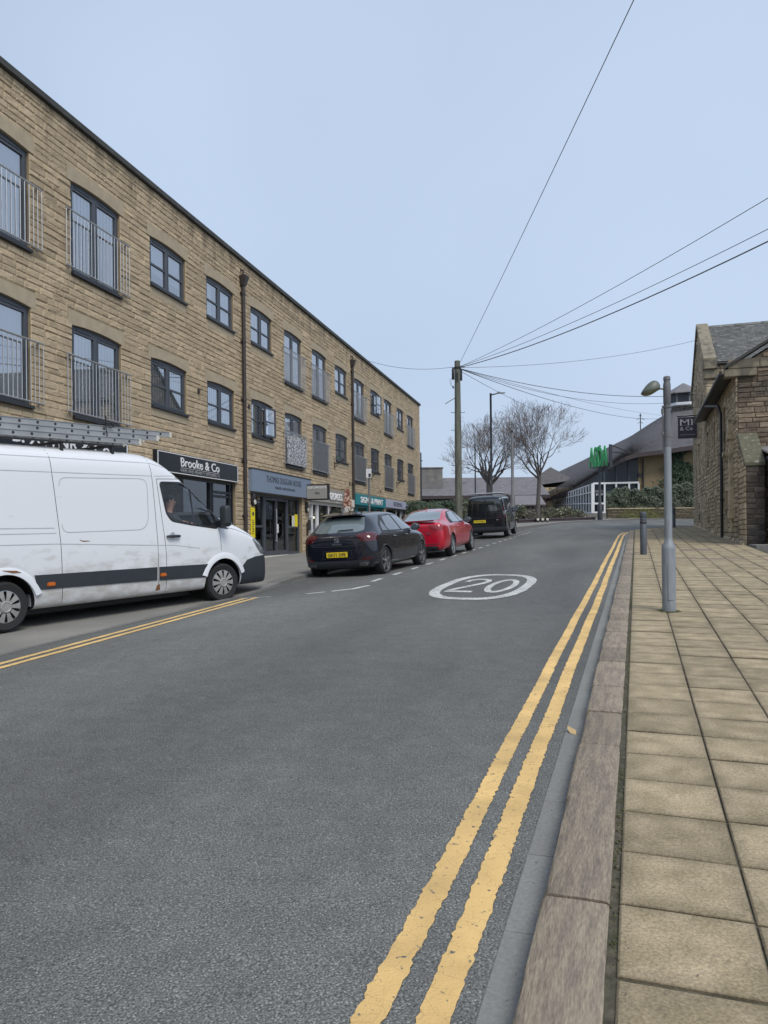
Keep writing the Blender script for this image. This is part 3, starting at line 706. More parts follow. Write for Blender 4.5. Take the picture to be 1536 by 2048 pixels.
# small wall brackets
for u, z in ((33.95, 3.05), (40.0, 3.0), (45.7, 2.95)):
    mb = MB(); mb.tube([(u, -.02, z), (u + .05, -.45, z + .18)], .02, 6); mb.tube([(u, -.03, z - .2), (u, -.03, z + .12)], .025, 6); mb.tube([(u, -.03, z - .15), (u + .03, -.25, z + .1)], .014, 5)
    mb.build('wall_bracket', M['blackmetal'], flats)
# rainwater pipes
for u in (24.62, 36.62):
    mb = MB(); mb.tube([(u, -.10, ZB(u * .97) - .1), (u, -.10, 7.85)], .058, 10)
    for z in (0.6, 2.3, 4.2, 6.0, 7.5): mb.tube([(u, -.10, z), (u, -.10, z + .09)], .07, 10); mb.box(u - .1, u + .1, -.05, -.005, z + .02, z + .07)
    mb.hexa([(u - .08, -.16, 7.78), (u + .08, -.16, 7.78), (u + .08, -.03, 7.78), (u - .08, -.03, 7.78), (u - .14, -.24, 8.08), (u + .14, -.24, 8.08), (u + .14, -.03, 8.08), (u - .14, -.03, 8.08)])
    mb.tube([(u, -.1, 8.05), (u, -.1, 8.25), (u, .1, 8.3)], .04, 8)
    mb.build('downpipe', M['iron'], flats, smooth=True)
# thin cable looping under the parapet
mb = MB(); mb.tube([(26 + 7 * i / 14, -.05, 8.05 + .30 * (2 * i / 14 - 1) ** 2) for i in range(15)], .008, 5); mb.build('wall_cable', M['cable'], flats)
# pale chalky streaks left by rain on a bare stretch of wall
mb = MB(); mb.box(25.15, 27.9, -.0, .001, 2.3, 2.31); mb = None

# ---- shop fronts
FM = lambda u, z, h: Matrix.Translation((u, -h, z)) @ Matrix.Rotation(R(90), 4, 'X')       # text frame on the facade
def shopfront(u0, u1, ztop, zbot, mull, transom, m, doors=(), y=.12, fw=.07, stall=0, glassm='shopglass'):
    fr = MB(); fr.box(u0, u1, y - .05, y + .05, ztop - fw, ztop); fr.box(u0, u1, y - .05, y + .05, zbot, zbot + .1 + stall)
    for x in [u0 + fw / 2, u1 - fw / 2, *mull]: fr.box(x - fw / 2, x + fw / 2, y - .06, y + .06, zbot + .1 + stall, ztop - fw)
    xs = [u0 + fw, *sum(([x - fw / 2, x + fw / 2] for x in mull), []), u1 - fw]
    for a_, b_, z in transom: fr.box(a_, b_, y - .045, y + .045, z - .035, z + .035)
    f = fr.build('shopfront_frame', m, flats)
    g = MB(); g.add([(u0, y, zbot), (u1, y, zbot), (u1, y, ztop), (u0, y, ztop)], [(0, 1, 2, 3)]); g.build('shop_window', M[glassm], f)
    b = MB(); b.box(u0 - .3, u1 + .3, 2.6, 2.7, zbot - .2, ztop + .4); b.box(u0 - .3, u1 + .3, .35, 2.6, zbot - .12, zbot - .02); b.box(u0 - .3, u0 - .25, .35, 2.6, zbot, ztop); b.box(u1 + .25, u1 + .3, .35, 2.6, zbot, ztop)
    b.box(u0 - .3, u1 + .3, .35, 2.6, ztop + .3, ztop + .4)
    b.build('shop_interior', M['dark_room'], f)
    return f
zb = lambda u: ZB(u * .97)
# salon
def fascia(name, u0, u1, z0, z1, m, proud=.10, back=.0):
    mb = MB(); mb.box(u0, u1, -proud, .02, z0, z1); return mb.build(name, m, flats, bevel=.006)
f1 = fascia('shop_sign', 19.42, 24.12, 1.62, 2.16, M['fascia_black'])
mb = MB()
for a_, b_, c_, d_ in ((19.46, 24.08, 2.125, 2.145), (19.46, 24.08, 1.64, 1.66), (19.46, 19.49, 1.66, 2.125), (24.05, 24.08, 1.66, 2.125), (20.6, 22.82, 1.80, 1.808)): mb.box(a_, b_, -.108, -.099, c_, d_)
mb.build('sign_border', M['white'], f1)
text_obj('Brooke & Co', 2.22, .24, .012, FM(20.6, 1.835, .105), 'sign_lettering', M['white'], f1, weight=.008)
text_obj('HAIR AND BEAUTY SPECIALISTS', 2.22, .085, .01, FM(20.6, 1.69, .105), 'sign_lettering', M['rail'], f1, weight=.004)
shopfront(19.55, 24.05, 1.62, zb(22), [22.6, 22.72, 23.85], [(22.72, 24.0, 1.3), (22.72, 24.0, 1.18)], M['fascia_black'])
f1 = fascia('shop_sign', 13.1, 18.2, 1.55, 2.14, M['fascia_black'])
mb = MB()
for a_, b_, c_, d_ in ((13.14, 18.16, 2.105, 2.125), (13.14, 18.16, 1.57, 1.59), (13.14, 13.17, 1.59, 2.105), (18.13, 18.16, 1.59, 2.105)): mb.box(a_, b_, -.108, -.099, c_, d_)
mb.build('sign_border', M['white'], f1)
text_obj('B. XWNR & Co', 3.0, .27, .012, FM(14.45, 1.78, .105), 'sign_lettering', M['white'], f1, weight=.01)
shopfront(13.25, 17.95, 1.55, zb(16), [14.9, 16.6], [], M['fascia_black'])
f1 = fascia('shop_sign', 6.5, 12.0, 1.55, 2.14, M['fascia_grey']); shopfront(6.6, 11.9, 1.55, zb(9), [8, 10], [], M['fascia_black'])
# flats entrance
f1 = fascia('entrance_sign', 25.06, 30.6, 1.43, 2.15, M['fascia_grey'], .14)
mb = MB(); mb.box(25.04, 30.62, -.155, .02, 2.15, 2.18); mb.build('sign_capping', M['blackmetal'], f1)
text_obj('THOMAS DUGGAN HOUSE', 3.3, .21, .006, FM(26.2, 1.80, .143), 'sign_lettering', M['ink'], f1, weight=-.002)
text_obj('MANOR LANE ENTRANCE', 1.9, .09, .006, FM(26.95, 1.60, .143), 'sign_lettering', M['ink'], f1)
ent = shopfront(25.55, 29.9, 1.42, -.67, [26.55, 28.72], [(25.6, 26.5, .33), (28.78, 29.85, .33)], M['frame'], y=.16, fw=.09)
mb = MB(); 
for a_, b_ in ((26.62, 27.63), (27.65, 28.66)):
    mb.box(a_, a_ + .07, .10, .15, -.62, 1.3); mb.box(b_ - .07, b_, .10, .15, -.62, 1.3); mb.box(a_ + .07, b_ - .07, .10, .15, 1.23, 1.3); mb.box(a_ + .07, b_ - .07, .10, .15, -.62, -.5)
dr = mb.build('entrance_door', M['frame'], flats)
mb = MB(); mb.tube([(27.52, .05, -.2), (27.52, .05, .95)], .02, 8); mb.tube([(27.52, .05, -.15), (27.52, .12, -.15)], .012, 6); mb.tube([(27.52, .05, .9), (27.52, .12, .9)], .012, 6); mb.build('pull_handle', M['rail'], dr)
mb = MB(); mb.box(27.58, 27.78, .085, .099, .12, .42); mb.build('white_notice', M['white'], dr)
mb = MB(); mb.box(29.15, 29.4, .095, .11, .35, .75); mb.build('paper_notice', M['cream'], ent)
mb = MB(); mb.box(29.42, 29.72, .095, .11, .35, .8); mb.build('yellow_notice', M['yellowsign'], ent)
mb = MB(); mb.box(25.6, 29.9, -.05, .3, -.72, -.665); mb.build('door_threshold', M['cream'], ent)
for u, z in ((25.28, 1.18), (30.3, 1.08)):
    mb = MB(); mb.lathe([(.10, 0), (.125, -.04), (.125, -.09), (.09, -.12)], (u, 0, z), 'y', 20); l0 = mb.build('wall_lamp', M['blackmetal'], flats, smooth=True)
    for v in l0.data.vertices: v.co.z = z + (v.co.z - z) * 1.75
    mb = MB(); mb.lathe([(.08, 0), (.075, -.02)], (u + .01, -.118, z - .09), 'y', 16); mb.build('lamp_glass', M['cream'], l0)
mb = MB(); mb.box(25.12, 25.42, -.06, -.035, -.05, .92); yp = mb.build('yellow_poster', M['yellowsign'], flats)
mb = MB(); mb.lathe([(.07, 0), (.07, -.004)], (25.27, -.061, .72), 'y', 16)
for k in range(7): mb.box(25.20, 25.20 + (.14 if k % 3 else .09), -.066, -.0605, .5 - k * .07, .53 - k * .07)
mb.build('poster_print', M['ink'], yp)
mb = MB(); mb.box(30.32, 30.37, -.1, -.03, -.0, .5); mb.box(30.5, 30.72, -.08, -.03, .22, .62); mb.build('door_entry_panel', M['iron'], flats, bevel=.01)
# barber-type shop in taupe
f1 = fascia('shop_sign', 30.72, 35.65, 1.36, 1.94, M['fascia_stone'])
text_obj("GEORGE'S", 1.75, .30, .03, FM(32.95, 1.50, .125), 'sign_lettering', M['white'], f1, weight=.02)
text_obj("hair", .5, .05, .004, FM(33.9, 1.40, .105), 'sign_lettering', M['white'], f1)
g1 = shopfront(30.85, 35.8, 1.36, zb(33), [31.3, 32.0, 33.1, 33.35], [(30.9, 31.3, .75)], M['whiteframe'], fw=.11)
mb = MB(); mb.box(32.1, 32.25, .05, .17, -.6, 1.25); mb.box(33.0, 33.2, .05, .17, -.6, 1.25); mb.build('shop_door_frame', M['blackmetal'], g1)
mb = MB(); mb.lathe([(.05, 0), (.05, -.05)], (32.35, .4, .75), 'y', 12); mb.lathe([(.05, 0), (.05, -.05)], (34.5, .4, .45), 'y', 12)
mb.build('shop_spotlight', mat('lit_spot', (.9, .8, .7), emit=((1, .85, .7), 4)), g1)
mb = MB(); mb.box(36.05, 36.45, -.18, 0, 1.28, 1.62); mb.box(36.15, 36.4, -.14, 0, 1.1, 1.26); mb.build('meter_box', M['cream'], flats, bevel=.01)
mb = MB(); mb.tube([(36.0, -.05, 1.05), (36.25, -.3, .95), (36.3, -.32, .55)], .035, 8); mb.lathe([(.05, 0), (.09, -.18)], (36.3, -.4, .9), 'z', 10); mb.build('security_camera', M['iron'], flats)
# sign maker
f1 = fascia('shop_sign', 36.96, 42.76, 1.44, 1.96, M['teal'])
text_obj('SiGNS & PRiNT', 4.35, .30, .02, FM(37.75, 1.55, .115), 'sign_lettering', M['white'], f1, weight=.02)
shopfront(37.05, 42.7, 1.44, zb(40), [37.7, 39.6, 41.2], [(37.1, 42.6, 1.1)], M['teal'], fw=.1)
f1 = fascia('shop_sign', 42.82, 48.7, 1.5, 1.95, M['lilac'])
text_obj('BEDSEMAIC', 2.2, .24, .006, FM(44.6, 1.62, .104), 'sign_lettering', M['ink'], f1)
shopfront(43.0, 48.6, 1.5, zb(46), [43.4, 46, 47.2], [], M['whiteframe'])

LU = Vector((math.sin(TA), math.cos(TA), 0)); LN = Vector((math.cos(TA), -math.sin(TA), 0))   # along, outward
def LP(u, h, z): v = Vector((-10.35, 0, 0)) + LU * u + LN * h; v.z = z; return v
# projecting box sign
t = thing('projecting_sign', "black framed box sign reading GEORGE'S on a bracket beside the blue grey entrance sign", 'shop sign', LP(30.2, 0, 1.65), R(90) - TA)
FX = Matrix(((0, 0, -1, 0), (-1, 0, 0, 0), (0, 1, 0, 0), (0, 0, 0, 1)))
mb = MB(); mb.box(-.09, .09, -1.0, -.10, -.30, .30); mb.build('sign_case', M['blackmetal'], t, bevel=.01)
mb = MB(); mb.box(-.10, -.088, -.95, -.15, -.25, .25); fc = mb.build('sign_face', M['fascia_stone'], t)
text_obj("GEORGE'S", .74, .09, .01, Matrix.Translation((-.105, -.18, .13)) @ FX, 'sign_lettering', M['white'], fc, weight=.01)
mb = MB(); mb.tube([(-.106, -.48, -.06), (-.106, -.52, -.0), (-.106, -.56, -.06), (-.106, -.60, 0.0), (-.106, -.65, -.07)], .014, 5); mb.build('sign_emblem', M['ink'], fc)
mb = MB(); mb.tube([(0, 0, .2), (0, -.12, .2)], .02, 6); mb.tube([(0, 0, -.2), (0, -.12, -.2)], .02, 6); mb.build('bracket', M['blackmetal'], t)
for o in t.children: pass
# narrow shaped hanging sign
t = thing('shaped_hanging_sign', 'small brown and pink cut-out hanging sign with a round foot beside the white meter box', 'shop sign', LP(34.8, .05, 1.15), R(90) - TA)
mb = MB()
prof = [(-.07, .9), (-.13, .78), (-.11, .6), (-.17, .45), (-.19, .2), (-.15, 0), (-.10, -.12), (0, -.18), (.10, -.12), (.15, 0), (.19, .2), (.17, .45), (.11, .6), (.13, .78), (.07, .9)]
mb.prism(prof, lambda u, v, h: (h, -.28 + u, v), -.02, .02); mb.build('sign_board', M['brownink'], t)
mb = MB(); mb.lathe([(.13, -.028), (.13, -.02)], (0, -.28, .0), 'x', 18); mb.build('round_picture', M['cream'], t)
mb = MB(); mb.tube([(0, .02, .85), (0, -.28, .9)], .012, 6); mb.build('bracket', M['blackmetal'], t)

# ------------------------------------------------------------------ vehicles
def frame(P, heading, slope, lean=0):
    """matrix: local x forward, y to the left, z up"""
    f = Vector((math.sin(heading), math.cos(heading), slope)).normalized()
    l = Vector((-math.cos(heading), math.sin(heading), -lean)); l = (l - f * l.dot(f)).normalized(); u = f.cross(l)
    m = Matrix((f, l, u)).transposed().to_4x4(); m.translation = P; return m
def anchor(P, heading, slope, lean, lx, ly):
    m = frame(Vector((0, 0, 0)), heading, slope, lean); q = m @ Vector((lx, ly, 0)); m.translation = Vector(P) - q; return m

def loft(name, secs, m, parent, levels=2):
    """secs: list of (x, [(y,z)...]) half outlines, mirrored; returns applied subdivided body"""
    n = len(secs[0][1]); vs = []; fs = []; ring = []
    for x, hs in secs:
        r = [(x, y, z) for y, z in hs] + [(x, -y, z) for y, z in reversed(hs[1:-1])]
        ring.append([len(vs) + i for i in range(len(r))]); vs += r
    k = len(ring[0])
    for a, b in zip(ring, ring[1:]):
        for i in range(k): fs.append((a[i], b[i], b[(i + 1) % k], a[(i + 1) % k]))
    # end caps as strips
    for rg, flip in ((ring[0], 0), (ring[-1], 1)):
        h = n - 1; L_ = rg[:n]; R_ = [rg[0]] + list(reversed(rg[n:])) + [rg[n - 1]]
        for i in range(h):
            q = [L_[i], L_[i + 1], R_[i + 1], R_[i]]; q = [v for j, v in enumerate(q) if v not in q[:j]]
            if len(q) > 2: fs.append(tuple(q if flip else reversed(q)))
    me = bpy.data.meshes.new(name); me.from_pydata(vs, [], fs); me.materials.append(m)
    b = bmesh.new(); b.from_mesh(me); bmesh.ops.recalc_face_normals(b, faces=b.faces); b.to_mesh(me); b.free()
    o = bpy.data.objects.new(name, me); COL.objects.link(o)
    sm = o.modifiers.new('s', 'SUBSURF'); sm.levels = sm.render_levels = levels
    bake(o); o.parent = parent
    me = o.data; me.polygons.foreach_set('use_smooth', [True] * len(me.polygons))
    return o
def bake(o):
    dg = bpy.context.evaluated_depsgraph_get(); dg.update()
    me = bpy.data.meshes.new_from_object(o.evaluated_get(dg)); old = o.data; o.modifiers.clear(); o.data = me
def cut(o, cutter, solver='EXACT'):
    cutter.parent = o.parent; bpy.context.view_layer.update()
    md = o.modifiers.new('b', 'BOOLEAN'); md.object = cutter; md.operation = 'DIFFERENCE'; md.solver = solver
    try: md.material_mode = 'TRANSFER'
    except Exception: pass
    bake(o); bpy.data.objects.remove(cutter)
def bvh(o): return BVHTree.FromPolygons([v.co.copy() for v in o.data.vertices], [tuple(p.vertices) for p in o.data.polygons])

def proj(bv, axis, sgn, u, v, depth=6, ctr=2.0):
    if axis == 'y': o, d = Vector((u, sgn * depth, v)), Vector((0, -sgn, 0))
    elif axis == 'z': o, d = Vector((u, v, depth)), Vector((0, 0, -1))
    else: o, d = Vector((sgn * depth + ctr, u, v)), Vector((-sgn, 0, 0))
    h = bv.ray_cast(o, d); return h[0], h[1], d
def inside(p, poly):
    c = False; x, y = p; n = len(poly)
    for i in range(n):
        (x0, y0), (x1, y1) = poly[i], poly[i - 1]
        if (y0 > y) != (y1 > y) and x < (x1 - x0) * (y - y0) / (y1 - y0) + x0: c = not c
    return c
def rounded(poly, r=.04, k=4):
    out = []; n = len(poly)
    for i in range(n):
        p, a, b = Vector(poly[i]), Vector(poly[i - 1]), Vector(poly[(i + 1) % n])
        ra = min(r, (a - p).length * .45); rb = min(r, (b - p).length * .45); s0 = p + (a - p).normalized() * ra; s1 = p + (b - p).normalized() * rb
        for j in range(k + 1):
            t = j / k; out.append(tuple(s0 * (1 - t) ** 2 + p * 2 * t * (1 - t) + s1 * t * t))
    return out
def patch(bv, poly, axis, sgn, eps, m, name, parent, g=.06, thick=.02, rnd=0):
    """a real panel fitted over the body surface, with an edge of its own"""
    if rnd: poly = rounded(poly, rnd)
    pts = []; n = len(poly)
    for i in range(n):
        a, b = Vector(poly[i]), Vector(poly[(i + 1) % n]); k = max(1, int((b - a).length / g))
        for j in range(k): pts.append(a + (b - a) * j / k)
    nb = len(pts); xs = [p.x for p in pts]; ys = [p.y for p in pts]; pl = [tuple(p) for p in pts]
    x = min(xs) + g / 2
    while x < max(xs):
        y = min(ys) + g / 2
        while y < max(ys):
            if inside((x, y), pl) and min((Vector((x, y)) - p).length for p in pts) > g * .4: pts.append(Vector((x, y)))
            y += g
        x += g
    vo, _, fo, ov, _, _ = delaunay_2d_cdt(pts, [(i, (i + 1) % nb) for i in range(nb)], [], 1, 1e-5)
    V = []; ok = []
    for p in vo:
        h, nn, d = proj(bv, axis, sgn, p.x, p.y)
        if h is None: V.append((0, 0, 0)); ok.append(False)
        else:
            if nn.dot(d) > 0: nn = -nn
            V.append(tuple(h + nn * eps)); ok.append(True)
    F = [tuple(f) for f in fo if all(ok[i] for i in f)]
    if not F: return None
    me = bpy.data.meshes.new(name); me.from_pydata(V, [], F); me.materials.append(m)
    b = bmesh.new(); b.from_mesh(me); bmesh.ops.delete(b, geom=[v for v in b.verts if not v.link_faces], context='VERTS')
    bmesh.ops.recalc_face_normals(b, faces=b.faces)
    d = {'y': Vector((0, sgn, 0)), 'x': Vector((sgn, 0, 0)), 'z': Vector((0, 0, 1))}[axis]
    if sum(f.normal.dot(d) * f.calc_area() for f in b.faces) < 0: bmesh.ops.reverse_faces(b, faces=b.faces)
    be = [e for e in b.edges if e.is_boundary]
    ex = bmesh.ops.extrude_edge_only(b, edges=be); nv = [v for v in ex['geom'] if isinstance(v, bmesh.types.BMVert)]
    bmesh.ops.translate(b, verts=nv, vec=-d * (thick + eps)); b.to_mesh(me); b.free()
    me.polygons.foreach_set('use_smooth', [True] * len(me.polygons))
    try: me.set_sharp_from_angle(angle=R(50))
    except Exception: pass
    o = bpy.data.objects.new(name, me); COL.objects.link(o); o.parent = parent; return o
def ribbon(bv, pts, wd, axis, sgn, eps, m, name, parent, step=.05, mb=None):
    own = mb is None; mb = mb or MB(); P_ = []
    for a, b in zip(pts, pts[1:]):
        a, b = Vector(a), Vector(b); k = max(1, int((b - a).length / step))
        P_ += [a + (b - a) * i / k for i in range(k)]
    P_.append(Vector(pts[-1])); prev = None
    for i, p in enumerate(P_):
        d = (P_[min(i + 1, len(P_) - 1)] - P_[max(i - 1, 0)]).normalized(); nn = Vector((-d.y, d.x)) * wd / 2; row = []
        for q in (p - nn, p + nn):
            h, nv, dd = proj(bv, axis, sgn, q.x, q.y)
            if h is None: row = None; break
            if nv.dot(dd) > 0: nv = -nv
            row.append(h + nv * eps)
        if row and prev and (row[0] - prev[0]).length < step * 4: mb.add([prev[0], row[0], row[1], prev[1]], [(0, 1, 2, 3)])
        prev = row
    return mb.build(name, m, parent) if own else mb

def wheel(name, c, r, wd, parent, style, sgn=-1, steer=0, rimm=None):
    """tyre with a rim or trim facing outwards (sgn -1: right side)"""
    x, y, z = c; mb = MB(); RR = .66 if style == 'cap' else .75
    prof = [(r * RR, -wd / 2 + .012), (r * .9, -wd / 2), (r * .97, -wd / 2 + .02), (r, -wd / 2 + .05), (r, wd / 2 - .05), (r * .97, wd / 2 - .02), (r * .9, wd / 2), (r * RR, wd / 2 - .012), (r * (RR - .04), wd / 2 - .03), (r * (RR - .04), -wd / 2 + .03), (r * RR, -wd / 2 + .012)]
    mb.lathe(prof, (0, 0, 0), 'y', 40); mb.f = mb.f[:-2]; mb.m = mb.m[:-2]
    t = mb.build(name, M['rubber'], parent, smooth=True); t.location = c; t.rotation_euler = (0, 0, steer)
    o = sgn; yo = o * (wd / 2 - .03)
    mb = MB(); mb.lathe([(r * (RR - .02), yo - o * .05), (.02, yo - o * .05)], (0, 0, 0), 'y', 32); mb.lathe([(r * RR, yo - o * .06), (r * (RR + .005), yo + o * .012), (r * (RR - .04), yo + o * .016), (r * (RR - .05), yo - o * .05)], (0, 0, 0), 'y', 40, 1); mb.f = [f for f in mb.f if len(f) < 32 or f[0] < 64]; mb.m = mb.m[:len(mb.f)]
    mb.build('rim_barrel', [M['rim_dark'], rimm or M['alloy']], t, smooth=True)
    mb = MB()
    def P(rad, a, h): return (rad * math.cos(a), yo + o * h, rad * math.sin(a))
    if style == 'cap':
        k = 10
        for i in range(k):
            a = 2 * math.pi * i / k; h0, h1 = .19, .24
            q = [(r * .18, a - .30), (r * .40, a - .20), (r * .635, a - .205), (r * .635, a + .205), (r * .40, a + .20), (r * .18, a + .30)]
            mb.add([P(rr, aa, .02) for rr, aa in q] + [P(rr, aa, .035 if rr < r * .5 else .022) for rr, aa in q], [(6, 7, 8, 9, 10, 11)] + [(j, (j + 1) % 6, (j + 1) % 6 + 6, j + 6) for j in range(6)])
        mb.lathe([(r * .24, yo + o * .01), (r * .24, yo + o * .045), (r * .19, yo + o * .052), (r * .16, yo + o * .045), (.015, yo + o * .045)], (0, 0, 0), 'y', 24)
        mb.build('wheel_trim', M['hubcap'], t)
    else:
        k = 5
        for i in range(k):
            for dlt in ((-.13, .13) if style == 'twin' else (0,)):
                a = 2 * math.pi * i / k + math.pi / 2; w0, w1 = (.11, .045) if style == 'twin' else (.33, .11)
                a1 = a + dlt * 1.6
                q = [(r * .12, a + dlt * 2 - w0 * 2), (r * (RR - .03), a1 - w1), (r * (RR - .03), a1 + w1), (r * .12, a + dlt * 2 + w0 * 2)]
                mb.add([P(rr, aa, -.03) for rr, aa in q] + [P(rr, aa, .0 if rr > r * .4 else .015) for rr, aa in q], [(4, 5, 6, 7)] + [(j, (j + 1) % 4, (j + 1) % 4 + 4, j + 4) for j in range(4)])
        mb.lathe([(r * .17, yo - o * .03), (r * .17, yo + o * .02), (.012, yo + o * .022)], (0, 0, 0), 'y', 20)
        mb.build('alloy_spokes', rimm or M['alloy'], t)
    return t
def arch_cut(o, x, r, y0, y1, z):
    for s_ in (-1, 1):
        mb = MB(); a, b = sorted((s_ * y0, s_ * y1)); mb.lathe([(r, a), (r, b)], (x, 0, z), 'y', 40); cut(o, mb.build('c', M['rim_dark']))

def csec(x, w_, zb_, zs, wr, zt, lo=.0):
    return (x, [(0, zb_), (w_ * .78, zb_), (w_ * .955, zb_ + .07), (w_ * .995, zb_ + .2), (w_, zs - .28 if zs - .28 > zb_ + .25 else zb_ + .27), (w_ * .99, zs - .10), (w_ * .955, zs), ((w_ * .925 + wr) / 2 + .005, (zs + zt) / 2 if zt - zs > .15 else zs + (zt - zs) * .45), (wr, zt - min(.07, (zt - zs) * .3)), (wr * .78, zt - min(.015, (zt - zs) * .1)), (0, zt)])

# ---- dark hatchback ------------------------------------------------------
def plate_obj(txt, x, y, z, w_, h, parent, tilt=0):
    mb = MB(); mb.box(-.008, .004, -w_ / 2, w_ / 2, 0, h); p_ = mb.build('number_plate', M['plate'], parent, bevel=.003); p_.location = (x, y, z); p_.rotation_euler = (0, tilt, 0)
    FXr = Matrix(((0, 0, -1, 0), (-1, 0, 0, 0), (0, 1, 0, 0), (0, 0, 0, 1)))
    text_obj(txt, w_ * .84, h * .62, .004, Matrix.Translation((-.0105, w_ * .42, h * .19)) @ FXr, 'plate_lettering', M['ink'], p_, weight=.012)
    return p_
def mirror_part(parent, x, y, z, m, s=1.0, sgn=-1):
    mb = MB(); mb.lathe([(.02, -.05), (.065, -.045), (.085, -.01), (.08, .03), (.04, .06), (.01, .065)], (0, 0, 0), 'x', 16)
    o = mb.build('door_mirror', m, parent, smooth=True)
    for v in o.data.vertices: v.co = Vector((v.co.x * s, v.co.y * 1.35 * s, v.co.z * 1.0 * s))
    o.location = (x, y + sgn * .06, z)
    g = MB(); g.lathe([(.068 * s, -.052 * s), (.066 * s, -.054 * s)], (0, 0, 0), 'x', 16); gg = g.build('mirror_glass', M['smoked'], o)
    for v in gg.data.vertices: v.co.y *= 1.3
    a = MB(); a.box(-.02, .02, -.03, .10, -.075, -.045); a.build('mirror_foot', M['trim'], o); o.scale = (1, 1, 1)
    if sgn > 0: o.rotation_euler = (0, 0, 0); 
    return o

def hatchback():
    hd = math.atan2(.92, 2.40)
    P = (0.06, 16.5, -.86)
    r = .322; wb = 2.56; xr = .70; W2 = .885
    m = anchor((.045, 17.15, -.893), hd, .038, .045, xr, -W2 + .04)
    t = thing('parked_car', 'black hatchback with yellow rear plate GK71 DFE, nearest of the parked cars', 'car', matrix=m, group='vehicles parked in the bay')
    S_ = [csec(-.005, .60, .36, .80, .56, .87), csec(.02, .75, .27, .86, .62, .95), csec(.09, .825, .22, .92, .63, 1.01), csec(.24, .865, .20, .95, .60, 1.14), csec(.40, .885, .19, .95, .575, 1.30), csec(.52, .885, .19, .95, .565, 1.40), csec(.75, .888, .19, .945, .565, 1.435),
          csec(1.2, .89, .18, .94, .575, 1.46), csec(1.7, .89, .18, .93, .58, 1.462), csec(2.2, .89, .18, .92, .575, 1.44), csec(2.55, .89, .18, .91, .56, 1.37), csec(2.9, .888, .18, .905, .56, 1.19), csec(3.18, .88, .18, .90, .60, 1.02), csec(3.4, .875, .2, .86, .64, .955),
          csec(3.7, .845, .22, .78, .62, .87), csec(3.92, .77, .24, .68, .54, .76), csec(4.02, .64, .27, .60, .46, .66), csec(4.05, .5, .32, .54, .38, .58)]
    b = loft('body', S_, M['navy'], t)
    for x in (xr, xr + wb): arch_cut(b, x, .365, .62, 1.1, .31)
    bv = bvh(b)
    for x in (xr, xr + wb):
        for s_ in (-1, 1): wheel('wheel', (x, s_ * (W2 - .105), r), r, .21, t, 'five', s_)
    # rear
    patch(bv, [(-.60, 1.035), (-.50, 1.325), (.50, 1.325), (.60, 1.035), (.45, 1.005), (-.45, 1.005)], 'x', -1, .004, M['rearglass'], 'rear_window', t, rnd=.05)
    mb = MB(); mb.hexa([(.32, -.52, 1.375), (.32, .52, 1.375), (.62, .50, 1.435), (.62, -.50, 1.435), (.30, -.50, 1.392), (.30, .50, 1.392), (.62, .46, 1.450), (.62, -.46, 1.450)]); mb.build('roof_spoiler', M['navy'], t, bevel=.008)
    for s_ in (-1, 1):
        patch(bv, [(s_ * .845, .80), (s_ * .85, .96), (s_ * .66, .99), (s_ * .43, .935), (s_ * .50, .90), (s_ * .56, .83), (s_ * .70, .79)], 'x', -1, .006, M['lamp_red'], 'tail_light', t, g=.03)
        patch(bv, [(.04, .85), (.06, .97), (.26, 1.0), (.22, .90), (.10, .84)], 'y', s_, .006, M['lamp_red'], 'tail_light', t, g=.03)
        mb = MB(); mb.hexa([(-.02, s_ * .52, .275), (-.02, s_ * .70, .275), (.06, s_ * .70, .275), (.06, s_ * .52, .275), (-.02, s_ * .50, .345), (-.02, s_ * .74, .345), (.06, s_ * .74, .345), (.06, s_ * .50, .345)]); ex = mb.build('exhaust_trim', M['chrome'], t, bevel=.012)
        mb = MB(); mb.box(-.024, -.021, s_ * .61 - .075, s_ * .61 + .075, .292, .328); mb.build('exhaust_opening', M['gap'], ex)
        patch(bv, [(s_ * .56, .40), (s_ * .60, .445), (s_ * .80, .455), (s_ * .78, .41)], 'x', -1, .004, M['lamp_red'], 'rear_reflector', t, g=.04)
    patch(bv, [(-.74, .23), (-.70, .395), (.70, .395), (.74, .23)], 'x', -1, .008, M['trim'], 'rear_diffuser', t, thick=.03)
    plate_obj('GK71 DFE', -.022, 0, .475, .50, .115, t)
    mb = MB(); ribbon(bv, [(-.66, .80), (-.60, .735), (-.35, .715), (.35, .715), (.60, .735), (.66, .80)], .012, 'x', -1, .002, None, '', t, mb=mb)
    ribbon(bv, [(-.33, .62), (-.36, .45), (.36, .45), (.33, .62), (-.33, .62)], .008, 'x', -1, .002, None, '', t, mb=mb)
    for s_ in (-1, 1):
        ribbon(bv, [(1.02, .40), (1.14, .62), (1.12, .80), (1.02, .95)], .01, 'y', s_, .002, None, '', t, mb=mb)
        ribbon(bv, [(1.98, .30), (1.98, .92)], .01, 'y', s_, .002, None, '', t, mb=mb); ribbon(bv, [(1.05, .33), (2.95, .33)], .01, 'y', s_, .002, None, '', t, mb=mb)
        ribbon(bv, [(2.98, .33), (2.96, .6), (3.02, .88)], .01, 'y', s_, .002, None, '', t, mb=mb)
    mb.build('panel_gap', M['gap'], t)
    # emblem, script, wiper
    mb = MB(); x = -.028
    mb2 = MB()
    for a_, b_, c_, d_ in ((-.055, .055, .875, .892), (.02, .055, .85, .875), (-.055, .055, .838, .852), (-.055, -.02, .815, .84), (-.055, .055, .80, .816)): mb2.box(-.012, -.002, a_, b_, c_, d_)
    e = mb2.build('badge', M['chrome'], t); e.location = (.008, 0, .0)
    FXr = Matrix(((0, 0, -1, 0), (-1, 0, 0, 0), (0, 1, 0, 0), (0, 0, 0, 1)))
